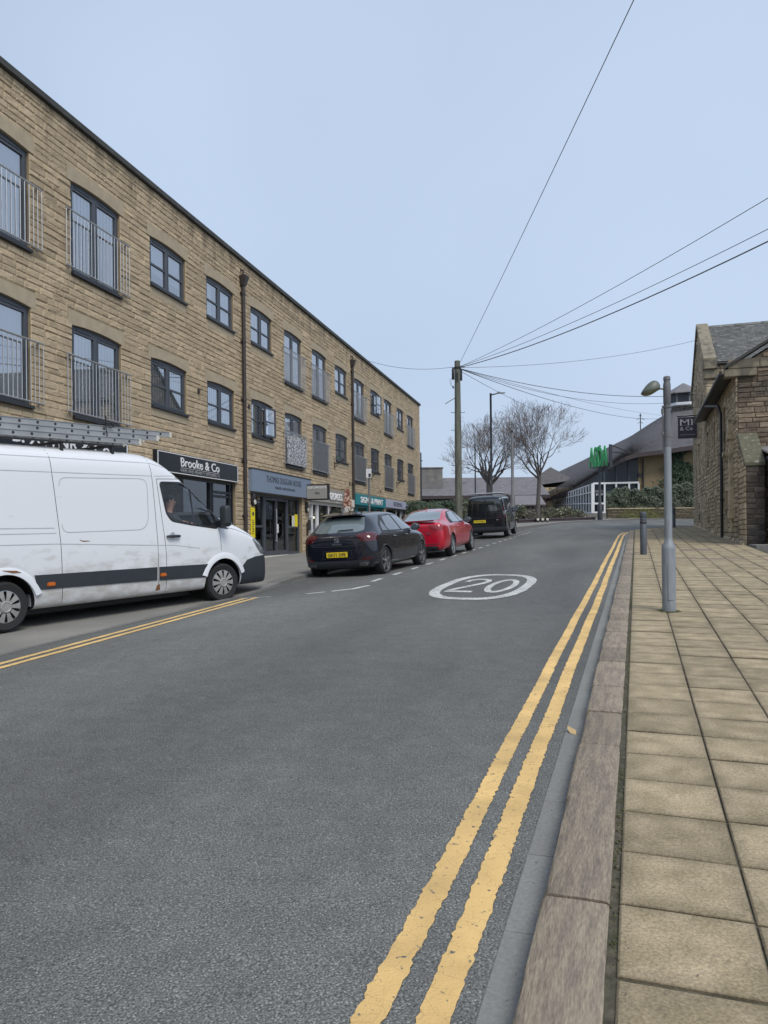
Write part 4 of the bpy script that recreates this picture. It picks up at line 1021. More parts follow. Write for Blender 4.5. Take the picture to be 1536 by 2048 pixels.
    text_obj('Ibiza', .23, .05, .004, Matrix.Translation((-.008, .115, .738)) @ FXr, 'badge_lettering', M['chrome'], t, shear=.3)
    wp = MB(); h1 = [proj(bv, 'x', -1, yy, zz)[0] for yy, zz in ((0, 1.02), (-.02, 1.045), (-.36, 1.055))]
    if all(h1): wp.tube([p + Vector((-.03, 0, .01)) for p in h1], .012, 6); wp.build('rear_wiper', M['blackmetal'], t)
    mb = MB(); mb.tube([(.85, 0, 1.44), (.74, 0, 1.56)], [.012, .006], 6); mb.build('aerial', M['blackmetal'], t)
    # sides
    for s_ in (-1, 1):
        patch(bv, [(.62, .975), (.70, 1.15), (1.05, 1.345), (1.7, 1.375), (2.2, 1.345), (2.60, 1.20), (2.93, .985), (2.5, .965), (1.5, .96)], 'y', s_, .002, M['trim'], 'window_surround', t, g=.07, rnd=.03)
        patch(bv, [(1.13, .995), (1.05, 1.08), (1.17, 1.30), (1.70, 1.345), (1.86, .985)], 'y', s_, .006, M['smoked'], 'side_window', t, g=.07, rnd=.03)
        patch(bv, [(1.95, .985), (1.80, 1.345), (2.18, 1.315), (2.55, 1.18), (2.75, .995)], 'y', s_, .006, M['smoked'], 'side_window', t, g=.07, rnd=.03)
        patch(bv, [(.72, 1.0), (.78, 1.12), (.96, 1.23), (1.0, 1.06), (1.06, .995)], 'y', s_, .006, M['darkglass'], 'quarter_window', t, g=.05, rnd=.02)
        for x in (1.22, 2.08):
            hp = MB(); q0 = proj(bv, 'y', s_, x, .855)[0]; q1 = proj(bv, 'y', s_, x + .17, .855)[0]
            hp.tube([q0, q0 + Vector((.02, s_ * .03, 0)), q1 + Vector((-.02, s_ * .03, 0)), q1], .013, 6); hp.build('door_handle', M['navy'], t)
        mirror_part(t, 2.66, s_ * .87, 1.02, M['navy'], 1.05, s_)
        patch(bv, [(1.0, .19), (1.0, .255), (2.95, .255), (2.95, .19)], 'y', s_, .006, M['trim'], 'sill_trim', t, g=.12)
        patch(bv, [(3.72, .62), (3.62, .74), (3.86, .70), (3.95, .60)], 'y', s_, .005, M['lamp_clear'], 'headlight', t, g=.04)
    patch(bv, [(-.50, 1.05), (-.42, 1.33), (.42, 1.33), (.50, 1.05)], 'x', 1, .004, M['darkglass'], 'windscreen', t)
    patch(bv, [(-.25, .5), (-.35, .36), (.35, .36), (.25, .5)], 'x', 1, .004, M['trim'], 'grille', t)
    return t
hatchback()

# ---- red saloon -------------------------------------------------------------
def saloon():
    hd = math.atan2(.85, 2.6); r = .325; wb = 2.735; xr = 1.05; W2 = .905
    m = anchor((2.03, 22.62, -.632), hd, .040, .045, xr, -W2 + .04)
    t = thing('parked_car', 'bright red four door saloon parked between the black hatchback and the black van', 'car', matrix=m, group='vehicles parked in the bay')
    S_ = [csec(-.01, .66, .36, .84, .60, .92), csec(.02, .80, .26, .90, .66, 1.0), csec(.10, .87, .20, .94, .70, 1.06), csec(.38, .895, .19, .955, .70, 1.075), csec(.62, .905, .19, .955, .64, 1.085), csec(.85, .905, .18, .955, .60, 1.17), csec(1.15, .905, .18, .95, .575, 1.30), csec(1.5, .91, .18, .945, .565, 1.40),
          csec(2.0, .91, .18, .935, .57, 1.43), csec(2.5, .91, .18, .925, .57, 1.425), csec(2.85, .91, .18, .92, .56, 1.37), csec(3.2, .905, .18, .915, .56, 1.2), csec(3.5, .90, .18, .905, .6, 1.03), csec(3.75, .89, .2, .88, .66, .97), csec(4.15, .87, .22, .82, .66, .90), csec(4.4, .81, .24, .74, .6, .80), csec(4.56, .68, .27, .64, .5, .68), csec(4.6, .55, .32, .56, .4, .6)]
    b = loft('body', S_, M['red'], t)
    for x in (xr, xr + wb): arch_cut(b, x, .375, .64, 1.1, .32)
    bv = bvh(b)
    for x in (xr, xr + wb):
        for s_ in (-1, 1): wheel('wheel', (x, s_ * (W2 - .11), r), r, .22, t, 'twin', s_, rimm=M['galv'])
    patch(bv, [(-.60, 1.09), (-.48, 1.36), (.48, 1.36), (.60, 1.09)], 'x', -1, .004, M['rearglass'], 'rear_window', t, rnd=.05)
    mb = MB(); mb.hexa([(.02, -.62, 1.055), (.02, .62, 1.055), (.2, .62, 1.06), (.2, -.62, 1.06), (-.02, -.60, 1.10), (-.02, .60, 1.10), (.2, .6, 1.085), (.2, -.6, 1.085)]); mb.build('boot_spoiler', M['red'], t, bevel=.01)
    for s_ in (-1, 1):
        patch(bv, [(s_ * .85, .80), (s_ * .84, .94), (s_ * .45, .97), (s_ * .47, .84), (s_ * .62, .80)], 'x', -1, .006, M['lamp_red2'], 'tail_light', t, g=.04)
        patch(bv, [(.03, .82), (.05, .93), (.28, .95), (.22, .86)], 'y', s_, .006, M['lamp_red2'], 'tail_light', t, g=.04)
        mb = MB(); mb.tube([(-.02, s_ * .55, .28), (.1, s_ * .55, .28)], .04, 12); mb.build('exhaust_pipe', M['chrome'], t)
    patch(bv, [(-.72, .22), (-.66, .36), (.66, .36), (.72, .22)], 'x', -1, .008, M['trim'], 'rear_diffuser', t, thick=.03)
    patch(bv, [(-.74, .405), (-.74, .42), (.74, .42), (.74, .405)], 'x', -1, .006, M['trim'], 'bumper_strip', t, thick=.02)
    plate_obj('AK12 RDS', -.03, 0, .60, .50, .11, t)
    mb = MB(); mb.box(-.03, -.02, -.5, -.38, .70, .725); mb.build('badge', M['chrome'], t)
    mb = MB()
    ribbon(bv, [(-.62, .96), (-.58, .76), (.58, .76), (.62, .96)], .01, 'x', -1, .002, None, '', t, mb=mb)
    for s_ in (-1, 1):
        ribbon(bv, [(1.35, .40), (1.50, .62), (1.46, .94)], .01, 'y', s_, .002, None, '', t, mb=mb); ribbon(bv, [(2.35, .30), (2.36, .92)], .01, 'y', s_, .002, None, '', t, mb=mb)
        ribbon(bv, [(3.38, .3), (3.36, .6), (3.42, .88)], .01, 'y', s_, .002, None, '', t, mb=mb); ribbon(bv, [(1.35, .32), (3.4, .32)], .01, 'y', s_, .002, None, '', t, mb=mb)
    mb.build('panel_gap', M['gap'], t)
    for s_ in (-1, 1):
        patch(bv, [(1.0, .975), (1.2, 1.16), (1.6, 1.31), (2.2, 1.355), (2.6, 1.33), (2.95, 1.21), (3.25, .98), (2.4, .965)], 'y', s_, .002, M['trim'], 'window_surround', t, g=.07, rnd=.03)
        patch(bv, [(1.42, .995), (1.34, 1.10), (1.66, 1.29), (2.20, 1.33), (2.30, .985)], 'y', s_, .006, M['smoked'], 'side_window', t, g=.07, rnd=.03)
        patch(bv, [(2.40, .985), (2.30, 1.33), (2.6, 1.30), (2.92, 1.18), (3.12, .995)], 'y', s_, .006, M['smoked'], 'side_window', t, g=.07, rnd=.03)
        for x in (1.62, 2.55):
            hp = MB(); q0 = proj(bv, 'y', s_, x, .86)[0]; q1 = proj(bv, 'y', s_, x + .17, .86)[0]
            hp.tube([q0, q0 + Vector((.02, s_ * .03, 0)), q1 + Vector((-.02, s_ * .03, 0)), q1], .013, 6); hp.build('door_handle', M['red'], t)
        mirror_part(t, 3.0, s_ * .89, 1.02, M['trim'], 1.15, s_)
        patch(bv, [(4.1, .66), (4.0, .78), (4.35, .74), (4.45, .64)], 'y', s_, .005, M['lamp_clear'], 'headlight', t, g=.05)
    patch(bv, [(-.50, 1.06), (-.42, 1.34), (.42, 1.34), (.50, 1.06)], 'x', 1, .004, M['darkglass'], 'windscreen', t)
    mb = MB(); mb.tube([(1.55, 0, 1.41), (1.45, 0, 1.47)], [.014, .006], 6); mb.build('aerial', M['red'], t)
saloon()

# ---- small black van ----------------------------------------------------------
def blackvan():
    hd = math.atan2(.29, 1); r = .325; wb = 2.6; xr = .78; W2 = .90
    m = anchor((5.76, 35.9, -.125), hd, .040, .03, xr, -W2 + .04)
    t = thing('parked_van', 'small black panel van with roof bars, farthest of the parked vehicles', 'van', matrix=m, group='vehicles parked in the bay')
    m = m @ Matrix.Scale(1.06, 4); t.matrix_world = m
    S_ = [csec(-.005, .74, .36, 1.1, .64, 1.55), csec(.02, .84, .28, 1.1, .70, 1.72), csec(.08, .885, .22, 1.1, .735, 1.79), csec(.3, .90, .2, 1.1, .75, 1.83), csec(1.0, .905, .19, 1.1, .76, 1.85), csec(2.0, .905, .19, 1.08, .76, 1.85), csec(2.5, .905, .19, 1.06, .74, 1.82), csec(2.85, .905, .19, 1.04, .70, 1.70), csec(3.2, .90, .19, 1.03, .68, 1.45), csec(3.5, .895, .2, 1.02, .70, 1.22), csec(3.72, .88, .22, .98, .7, 1.10), csec(4.05, .83, .24, .88, .64, .98), csec(4.25, .72, .27, .76, .54, .82), csec(4.3, .6, .32, .66, .45, .7)]
    b = loft('body', S_, M['black'], t)
    for x in (xr, xr + wb): arch_cut(b, x, .375, .64, 1.1, .32)
    bv = bvh(b)
    for x in (xr, xr + wb):
        for s_ in (-1, 1): wheel('wheel', (x, s_ * (W2 - .11), r), r, .21, t, 'twin', s_)
    for s_ in (-1, 1):
        a_, b_ = s_ * .03, s_ * .68
        patch(bv, [(a_, 1.15), (a_, 1.66), (s_ * .62, 1.66), (s_ * .70, 1.22), (s_ * .55, 1.16)], 'x', -1, .005, M['darkglass'], 'rear_window', t, rnd=.04)
        patch(bv, [(s_ * .80, .84), (s_ * .86, .90), (s_ * .85, 1.30), (s_ * .78, 1.44), (s_ * .76, 1.2)], 'x', -1, .010, M['lamp_red'], 'tail_light', t, g=.04)
        patch(bv, [(s_ * .79, .98), (s_ * .86, .98), (s_ * .855, 1.14), (s_ * .775, 1.14)], 'x', -1, .016, M['lamp_clear'], 'reversing_light', t, g=.04)
        patch(bv, [(2.0, 1.10), (1.98, 1.62), (2.45, 1.62), (2.95, 1.42), (3.25, 1.12)], 'y', s_, .005, M['darkglass'], 'side_window', t, g=.08, rnd=.04)
        mirror_part(t, 3.05, s_ * .90, 1.18, M['trim'], 1.5, s_)
        mb = MB(); mb.box(.3, 2.5, s_ * .72 - .015, s_ * .72 + .015, 1.86, 1.885); mb.box(.5, .54, s_ * .72 - .015, s_ * .72 + .015, 1.8, 1.87); mb.box(2.2, 2.24, s_ * .72 - .015, s_ * .72 + .015, 1.8, 1.87)
        mb.build('roof_rail', M['trim'], t)
    mb = MB()
    for x in (.45, .75): mb.tube([(x, -.74, 1.93), (x, .80, 1.93)], .026, 8)
    for x in (1.5, 2.3): mb.tube([(x, -.76, 1.92), (x, .76, 1.92)], .022, 8)
    for s_ in (-1, 1): 
        for x in (.45, .75, 1.5, 2.3): mb.box(x - .03, x + .03, s_ * .72 - .03, s_ * .72 + .03, 1.875, 1.93)
    mb.build('roof_bar', M['rail'], t)
    patch(bv, [(-.86, .25), (-.86, .46), (.86, .46), (.86, .25)], 'x', -1, .012, M['trim'], 'rear_bumper', t, thick=.03)
    plate_obj('WX15 JRV', -.025, .26, .66, .52, .115, t)
    mb = MB(); mb.tube([(-.03, -.46, .76), (-.03, -.56, .765)], .016, 6); mb.build('door_handle', M['chrome'], t)
    mb = MB(); ribbon(bv, [(0, .48), (0, 1.75)], .012, 'x', -1, .002, None, '', t, mb=mb); ribbon(bv, [(-.74, .9), (-.5, .86), (.5, .86), (.74, .9)], .014, 'x', -1, .002, None, '', t, mb=mb)
    for s_ in (-1, 1): ribbon(bv, [(1.9, .3), (1.9, 1.65)], .012, 'y', s_, .002, None, '', t, mb=mb)
    mb.build('panel_gap', M['gap'], t)
    patch(bv, [(-.62, 1.2), (-.56, 1.66), (.56, 1.66), (.62, 1.2)], 'x', 1, .004, M['darkglass'], 'windscreen', t)
blackvan()

# ---- large white van ------------------------------------------------------------
A_ = Vector((-5.14, 10.45, -1.27)); B_ = Vector((-2.89, 13.9, -1.17)); WBV = (Vector((A_.x, A_.y)) - Vector((B_.x, B_.y))).length
VH = math.atan2(B_.x - A_.x, B_.y - A_.y)
VMAT = anchor(A_, VH, .1 / WBV, 0.0, 0, -.965)
van = thing('delivery_van', 'dirty white high roofed van with black side band, pulling out across the kerb', 'van', matrix=VMAT)
def vsec(x, k=1.0, top=2.645, nose=0, bot=.24):
    base = [(0, bot), (.84, bot), (.93, bot + .04), (.965, .5), (.972, .8), (.972, 1.1), (.955, 1.36), (.925, 1.8), (.895, 2.2), (.855, 2.44), (.70, 2.59), (.38, 2.635), (0, 2.645)]
    zb0 = 1.30; out = []
    if top < 2.6:
        zb0 = min(1.30, top - .10)
        for y, z in base:
            if z > 1.2:
                t_ = (z - 1.2) / (2.645 - 1.2); z2 = zb0 - .06 + (top - zb0 + .06) * t_
            else: z2 = bot + (z - bot) * (zb0 - .06 - bot) / (1.2 - bot) if zb0 < 1.30 else z
            # roof taper inwards ahead of the screen
            tt = (z - 1.2) / 1.445 if z > 1.2 else 0
            out.append((y * (1 - .05 * tt * min(1, (2.645 - top))), z2))
    else: out = base
    return (x, [(y * k, z) for y, z in out])
VS = [vsec(-1.22, .90), vsec(-1.18, .985), vsec(-1.05), vsec(-.3), vsec(.5), vsec(1.3), vsec(2.1), vsec(2.55, 1, 2.645), vsec(2.80, 1, 2.585), vsec(3.03, 1, 2.47), vsec(3.27, 1, 2.31), vsec(3.51, 1, 2.11), vsec(3.81, 1, 1.85), vsec(4.05, .998, 1.655), vsec(4.22, .995, 1.535),
      vsec(4.42, .992, 1.455), vsec(4.74, .985, 1.335), vsec(5.03, .965, 1.20), vsec(5.22, .93, 1.09), vsec(5.35, .87, .96), vsec(5.42, .79, .84, bot=.26), vsec(5.45, .68, .74, bot=.34)]
vb = loft('body', VS, M['vanwhite'], van)
bv = bvh(vb)
# wheel housings, cab space, door window and screen openings
for x in (0, WBV): arch_cut(vb, x, .44, .62, 1.2, .345)
def block(pts): mb = MB(); mb.hexa(pts); return mb.build('c', M['dark_room'])
cut(vb, block([(2.66, -.86, .62), (4.2, -.86, .62), (4.2, .86, .62), (2.66, .86, .62), (2.66, -.83, 2.22), (3.20, -.82, 2.22), (3.20, .82, 2.22), (2.66, .83, 2.22)]))
mb = MB(); WIN = rounded([(2.765, 2.115), (3.30, 2.12), (3.52, 2.02), (3.80, 1.79), (4.02, 1.58), (4.02, 1.325), (3.42, 1.40), (2.96, 1.475), (2.86, 1.60)], .06)
mb.prism(WIN, lambda u, v, h: (u, h, v), -1.5, 1.5); cut(vb, mb.build('c', M['dark_room']))
mb = MB(); mb.add([(2.93, -.70, 2.42), (2.93, .70, 2.42), (4.15, .80, 1.58), (4.15, -.80, 1.58), (2.5, -.70, 2.0), (2.5, .70, 2.0), (3.6, .80, 1.2), (3.6, -.80, 1.2)], [(0, 1, 2, 3), (4, 7, 6, 5), (0, 4, 5, 1), (1, 5, 6, 2), (2, 6, 7, 3), (3, 7, 4, 0)])
for v in range(4): mb.v[v] = tuple(Vector(mb.v[v]) + Vector((.35, 0, .45)))
cut(vb, mb.build('c', M['dark_room']))
vb.data.polygons.foreach_set('use_smooth', [True] * len(vb.data.polygons)); vb.data.set_sharp_from_angle(angle=R(35))
for s_ in (-1, 1):
    patch(bv, WIN, 'y', s_, -.012, M['autoglass'], 'door_window', van, thick=-.011, g=.08)
patch(bv, [(-.74, 1.62), (-.66, 2.40), (.66, 2.40), (.74, 1.62)], 'x', 1, -.01, M['autoglass'], 'windscreen', van, thick=-.009, g=.12)
def vpatch(poly, m, name, eps=.006, par=van, sides=(-1, 1), **k):
    for s_ in sides: patch(bv, poly, 'y', s_, eps, m, name, par, **k)
# black rubbing band, front bumper, sill
vpatch([(.43, .745), (.47, .535), (2.60, .505), (2.60, .72)], M['trim'], 'side_band', .012, g=.12)
vpatch([(2.645, .72), (2.645, .50), (3.74, .475), (3.66, .56), (3.72, .66), (3.80, .70)], M['trim'], 'side_band', .012, g=.12)
vpatch([(-1.15, .76), (-1.12, .55), (-.47, .55), (-.40, .70)], M['trim'], 'side_band', .012, g=.12)
vpatch([(4.585, .28), (4.60, .60), (4.74, .72), (4.98, .77), (5.42, .79), (5.42, .28)], M['trim'], 'front_bumper', .010, g=.06)
patch(bv, [(-.92, .28), (-.92, .74), (.92, .74), (.92, .28)], 'x', 1, .012, M['trim'], 'front_bumper', van, g=.08)
patch(bv, [(-.45, .82), (-.50, 1.02), (.50, 1.02), (.45, .82)], 'x', 1, .012, M['trim'], 'grille', van, g=.08)
for s_ in (-1, 1):
    patch(bv, [(4.93, 1.10), (5.06, 1.115), (5.22, 1.0), (5.34, .84), (5.30, .80), (5.16, .82), (5.03, .95)], 'y', s_, .010, M['lamp_clear'], 'headlight', van, g=.03, rnd=.02)
    patch(bv, [(s_ * .55, .84), (s_ * .58, .98), (s_ * .84, 1.06), (s_ * .9, .95), (s_ * .86, .82)], 'x', 1, .008, M['lamp_clear'], 'headlight', van, g=.04)
    # black quarter trim ahead of the door window
    patch(bv, [(4.03, 1.60), (4.10, 1.545), (4.30, 1.30), (4.08, 1.33), (4.02, 1.36)], 'y', s_, .006, M['trim'], 'mirror_base', van, g=.04)
    # frames round the glass and the division bar
    mbf = MB(); wr = WIN + [WIN[0]]; ribbon(bv, wr, .035, 'y', s_, .003, None, '', van, mb=mbf, step=.04); mbf.build('window_seal', M['blackmetal'], van)
    mbf = MB(); mbf.tube([(3.45, s_ * .862, 2.02), (3.49, s_ * .905, 1.42)], .013, 6); mbf.build('window_divider', M['blackmetal'], van)
    # flared arch lips
    for xc, x0, x1 in ((WBV, R(18), R(162)), (0, R(15), R(168))):
        mb = MB(); prev = None
        for i in range(23):
            a = x0 + (x1 - x0) * i / 22; cs, sn = math.cos(a), math.sin(a); row = []
            for rr, yy in ((.437, .968), (.437, .990), (.50, .990), (.545, .968)): row.append((xc + cs * rr * 1.03, s_ * yy, .345 + sn * rr))
            if prev: mb.add(prev + row, [(j, j + 1, j + 5, j + 4) for j in range(3)])
            prev = row
        mb.build('wheel_arch_lip', M['vanwhite'], van, smooth=True)
    mh = MB(); q = proj(bv, 'y', s_, 2.95, 1.215)[0]; mh.tube([q + Vector((-.14, s_ * .02, 0)), q + Vector((-.1, s_ * .045, 0)), q + Vector((.1, s_ * .045, 0)), q + Vector((.15, s_ * .02, 0))], [.016, .024, .024, .016], 8)
    mh.build('door_handle', M['trim'], van, smooth=True)
    mh = MB(); mh.lathe([(.055, 0), (.05, -.012)], tuple(q + Vector((0, s_ * (.004 if s_ > 0 else .0), .02))), 'y', 16); mh.build('handle_recess', M['groove'], van)
    for x, z in ((.68, .60), (2.72, .585)):
        q = proj(bv, 'y', s_, x, z)[0]; ml = MB(); ml.box(q.x - .065, q.x + .065, q.y + (-.028 if s_ < 0 else 0), q.y + (0 if s_ < 0 else .028), z - .03, z + .03); ml.build('marker_lamp', M['lamp_amber'], van, bevel=.012)
    # door mirror
    mm = MB(); mm.lathe([(.55, -.5), (.85, -.45), (1, -.3), (1, .3), (.9, .42), (.6, .5)], (0, 0, 0), 'z', 20)
    mo = mm.build('door_mirror', M['trim'], van, smooth=True)
    for v in mo.data.vertices: c_ = v.co; k_ = max(abs(c_.x), abs(c_.y)) or 1; k_ = (c_.x ** 2 + c_.y ** 2) ** .5 / k_; k_ = 1 + (k_ - 1) * .7; v.co = Vector((4.05 + c_.x * .075 * k_, s_ * 1.11 + c_.y * .095 * k_, 1.54 + c_.z * .38)); mm = MB(); mm.box(4.0, 4.10, s_ * .93 if s_ > 0 else s_ * 1.05, s_ * 1.05 if s_ > 0 else s_ * .93, 1.36, 1.46); mm.build('mirror_arm', M['trim'], mo)
    mm = MB(); mm.box(3.972, 3.99, s_ * 1.11 - .05, s_ * 1.11 + .05, 1.50, 1.67); mm.build('mirror_glass', M['smoked'], mo)
    mm = MB(); mm.box(4.02, 4.135, s_ * 1.12 - .07, s_ * 1.12 + .07, 1.372, 1.44); mm.build('mirror_indicator', M['lamp_clear'], mo, bevel=.01)
gaps = MB(); grv = MB()
for s_ in (-1, 1):
    for pl in ([(.80, 2.60), (.80, 2.2), (.86, 1.2), (.87, .32)], [(2.60, 2.58), (2.615, 2.1), (2.63, 1.1), (2.63, .29)], [(2.70, 2.17), (2.735, 1.7), (2.79, 1.06), (2.80, .9), (2.80, .30)], [(2.70, 2.17), (3.30, 2.19), (3.56, 2.06)], [(3.56, 2.06), (3.85, 1.82), (4.07, 1.62)], [(4.06, 1.30), (4.065, .93)]):
        ribbon(bv, pl, .009, 'y', s_, .0015, None, '', van, mb=gaps)
    for pl in ([(-1.1, 2.205), (2.60, 2.215)], [(-1.1, 1.20), (.8, 1.17), (2.63, 1.075), (3.0, 1.06), (3.55, .985)], [(-1.1, 2.425), (2.62, 2.43), (2.95, 2.37)], rounded([(.90, 2.135), (2.42, 2.165), (2.50, 2.10), (2.47, 1.47), (2.36, 1.34), (.90, 1.33)], .12), [(-1.1, 1.42), (.78, 1.40)], [(-1.1, 1.34), (.8, 1.325)], [(2.66, 2.215), (3.2, 2.24), (3.6, 2.06)]):
        ribbon(bv, pl, .012, 'y', s_, .0015, None, '', van, mb=grv)
    ribbon(bv, [(4.12, 1.36), (4.5, 1.29), (5.0, 1.13)], .008, 'y', s_, .0015, None, '', van, mb=gaps)
gaps.build('panel_gap', M['gap'], van); grv.build('crease_shade_line', M['groove'], van)  # grey ribbons paint the shade of pressed creases onto the smooth body
# dirt, rust and a dent low on the side
M['dirt'] = mat('road_dirt', (.36, .34, .30), .9, var=.25, scale=8)
def dirtmat():
    m, t_, p = newmat('dirt_film'); N, L = t_.nodes, t_.links
    g = N.new('ShaderNodeTexCoord'); mp = N.new('ShaderNodeMapping'); mp.inputs['Scale'].default_value = (1.2, 1, 2.5); L.new(g.outputs['Object'], mp.inputs[0])
    n = nz_(N, L, mp.outputs[0], 3.6, 9); sep = N.new('ShaderNodeSeparateXYZ'); L.new(g.outputs['Object'], sep.inputs[0])
    zf = N.new('ShaderNodeMapRange'); zf.inputs[1].default_value = .30; zf.inputs[2].default_value = 1.25; zf.inputs[3].default_value = .30; zf.inputs[4].default_value = -.22; L.new(sep.outputs[2], zf.inputs[0])
    ad = N.new('ShaderNodeMath'); ad.operation = 'ADD'; L.new(n, ad.inputs[0]); L.new(zf.outputs[0], ad.inputs[1])
    r = N.new('ShaderNodeMapRange'); r.inputs[1].default_value = .46; r.inputs[2].default_value = .85; r.inputs[3].default_value = 0; r.inputs[4].default_value = .62; L.new(ad.outputs[0], r.inputs[0])
    mx = N.new('ShaderNodeMix'); mx.data_type = 'RGBA'; mx.inputs[6].default_value = (.72, .74, .77, 1); mx.inputs[7].default_value = (.30, .275, .22, 1); L.new(r.outputs[0], mx.inputs[0]); L.new(mx.outputs[2], p.inputs['Base Color'])
    rg = N.new('ShaderNodeMapRange'); rg.inputs[3].default_value = .3; rg.inputs[4].default_value = .8; L.new(r.outputs[0], rg.inputs[0]); L.new(rg.outputs[0], p.inputs['Roughness']); p.inputs['Coat Weight'].default_value = .3
    return m
vb.data.materials[0] = dirtmat()
mb = MB()
for poly in ([(1.17, 1.225), (1.22, 1.205), (1.33, 1.20), (1.36, 1.19), (1.24, 1.185), (1.19, 1.20)],): patch(bv, poly, 'y', -1, .002, M['rust'], 'rust_patch', van, g=.02, thick=.002)
for poly in ([(2.58, .33), (2.60, .42), (2.66, .44), (2.68, .34)], [(-.05, .845), (.15, .83), (.22, .80), (.1, .80)]): patch(bv, poly, 'y', -1, .026 if poly[0][0] < 0 else .002, M['rust'], 'rust_patch', van, g=.02, thick=.002)
for x, st in ((0, 0), (WBV, R(-9))):
    for s_ in (-1, 1): wheel('wheel', (x, s_ * (.965 - .115), .345), .345, .225, van, 'cap', s_, st)
mb = MB(); mb.box(.46, 3.6, -.6, .6, .16, .26); mb.box(-1.1, 3.9, -.35, .35, .12, .3); mb.build('chassis', M['rim_dark'], van)
mb = MB(); mb.box(.42, .56, -.85, -.55, .30, .47); mb.build('step_bracket', M['galv'], van)
# cab interior
mb = MB()
for y in (-.52, .05, .55):
    mb.hexa([(3.05, y - .24, .70), (3.60, y - .24, .70), (3.60, y + .24, .70), (3.05, y + .24, .70), (3.05, y - .24, 1.02), (3.63, y - .24, 1.06), (3.63, y + .24, 1.06), (3.05, y + .24, 1.02)])
    mb.hexa([(3.0, y - .22, 1.0), (3.15, y - .22, 1.0), (3.15, y + .22, 1.0), (3.0, y + .22, 1.0), (2.90, y - .2, 1.62), (3.0, y - .2, 1.62), (3.0, y + .2, 1.62), (2.90, y + .2, 1.62)])
    mb.box(2.86, 2.96, y - .13, y + .13, 1.66, 1.84)
mb.build('seat', M['trim'], van, bevel=.03)
mb = MB(); mb.hexa([(3.92, -.84, .65), (4.16, -.84, .65), (4.16, .84, .65), (3.92, .84, .65), (3.90, -.84, 1.26), (4.10, -.84, 1.32), (4.10, .84, 1.32), (3.90, .84, 1.26)]); mb.build('dashboard', M['trim'], van, bevel=.03)
mb = MB(); C_ = Vector((3.76, -.50, 1.30)); ax = Vector((-.55, 0, .83)).normalized(); u_ = Vector((0, 1, 0)); v_ = ax.cross(u_)
mb.tube([C_ + (u_ * math.cos(a) + v_ * math.sin(a)) * .20 for a in [2 * math.pi * i / 28 for i in range(29)]], .016, 8, cap=False); mb.tube([C_ - v_ * .19, C_ - v_ * 0, C_ + v_ * .19], .018, 6); mb.tube([C_, C_ - ax * .3], .03, 8)
mb.build('steering_wheel', M['blackmetal'], van, smooth=True)

# ---- driver -------------------------------------------------------------------------
def skinned(name, nodes, edges, m, parent, lv=2):
    me = bpy.data.meshes.new(name); me.from_pydata([n[0] for n in nodes], edges, []); me.materials.append(m)
    o = bpy.data.objects.new(name, me); COL.objects.link(o); md = o.modifiers.new('k', 'SKIN'); md.use_smooth_shade = True
    sv_ = me.skin_vertices[0].data
    for i, n in enumerate(nodes):
        rr = n[1]; sv_[i].radius = rr if isinstance(rr, tuple) else (rr, rr); sv_[i].use_root = (i == 0)
    s2 = o.modifiers.new('s', 'SUBSURF'); s2.levels = s2.render_levels = lv
    bake(o); o.data.materials.clear(); o.data.materials.append(m); o.data.polygons.foreach_set('use_smooth', [True] * len(o.data.polygons)); o.parent = parent
    return o
DX, DY = 3.33, -.52
drv = thing('person', 'man in a dark jacket with short brown hair driving the white van', 'person', matrix=VMAT @ Matrix.Translation((DX, DY, 1.04)))
# one continuous figure: pelvis, spine, neck, head, arms and thighs
nodes = [((-.05, 0, .05), (.16, .13)), ((-.08, 0, .25), (.155, .12)), ((-.10, 0, .44), (.17, .11)), ((-.07, 0, .56), (.07, .065)), ((-.05, 0, .63), (.055, .058)), ((-.03, 0, .70), (.075, .085)), ((-.025, 0, .785), (.078, .098)), ((-.03, 0, .85), (.06, .075)),
         ((-.08, -.20, .47), .062), ((.08, -.27, .26), .047), ((.27, -.16, .33), .036), ((.335, -.12, .36), .028),
         ((-.08, .20, .47), .062), ((.08, .25, .25), .047), ((.27, .15, .36), .036), ((.34, .12, .40), .028),
         ((.12, -.10, .04), .085), ((.45, -.13, .03), .062), ((.12, .10, .04), .085), ((.45, .13, .03), .062), ((.52, -.13, -.28), .045), ((.52, .13, -.28), .045)]
edges = [(0, 1), (1, 2), (2, 3), (3, 4), (4, 5), (5, 6), (6, 7), (2, 8), (8, 9), (9, 10), (10, 11), (2, 12), (12, 13), (13, 14), (14, 15), (0, 16), (16, 17), (0, 18), (18, 19), (17, 20), (19, 21)]
body = skinned('body', nodes, edges, M['skin'], drv)
# jacket: the clothed faces of the figure, offset outwards as its own shell
jm = body.data.copy(); jo = bpy.data.objects.new('jacket', jm); COL.objects.link(jo); jo.parent = drv; jm.materials.clear(); jm.materials.append(M['jacket'])
b = bmesh.new(); b.from_mesh(jm)
bmesh.ops.delete(b, geom=[v for v in b.verts if v.co.z > .585 or (v.co.x > .275 and v.co.z > .22)], context='VERTS')
for v in b.verts: v.co += v.normal * .014
b.to_mesh(jm); b.free(); jm.polygons.foreach_set('use_smooth', [True] * len(jm.polygons))
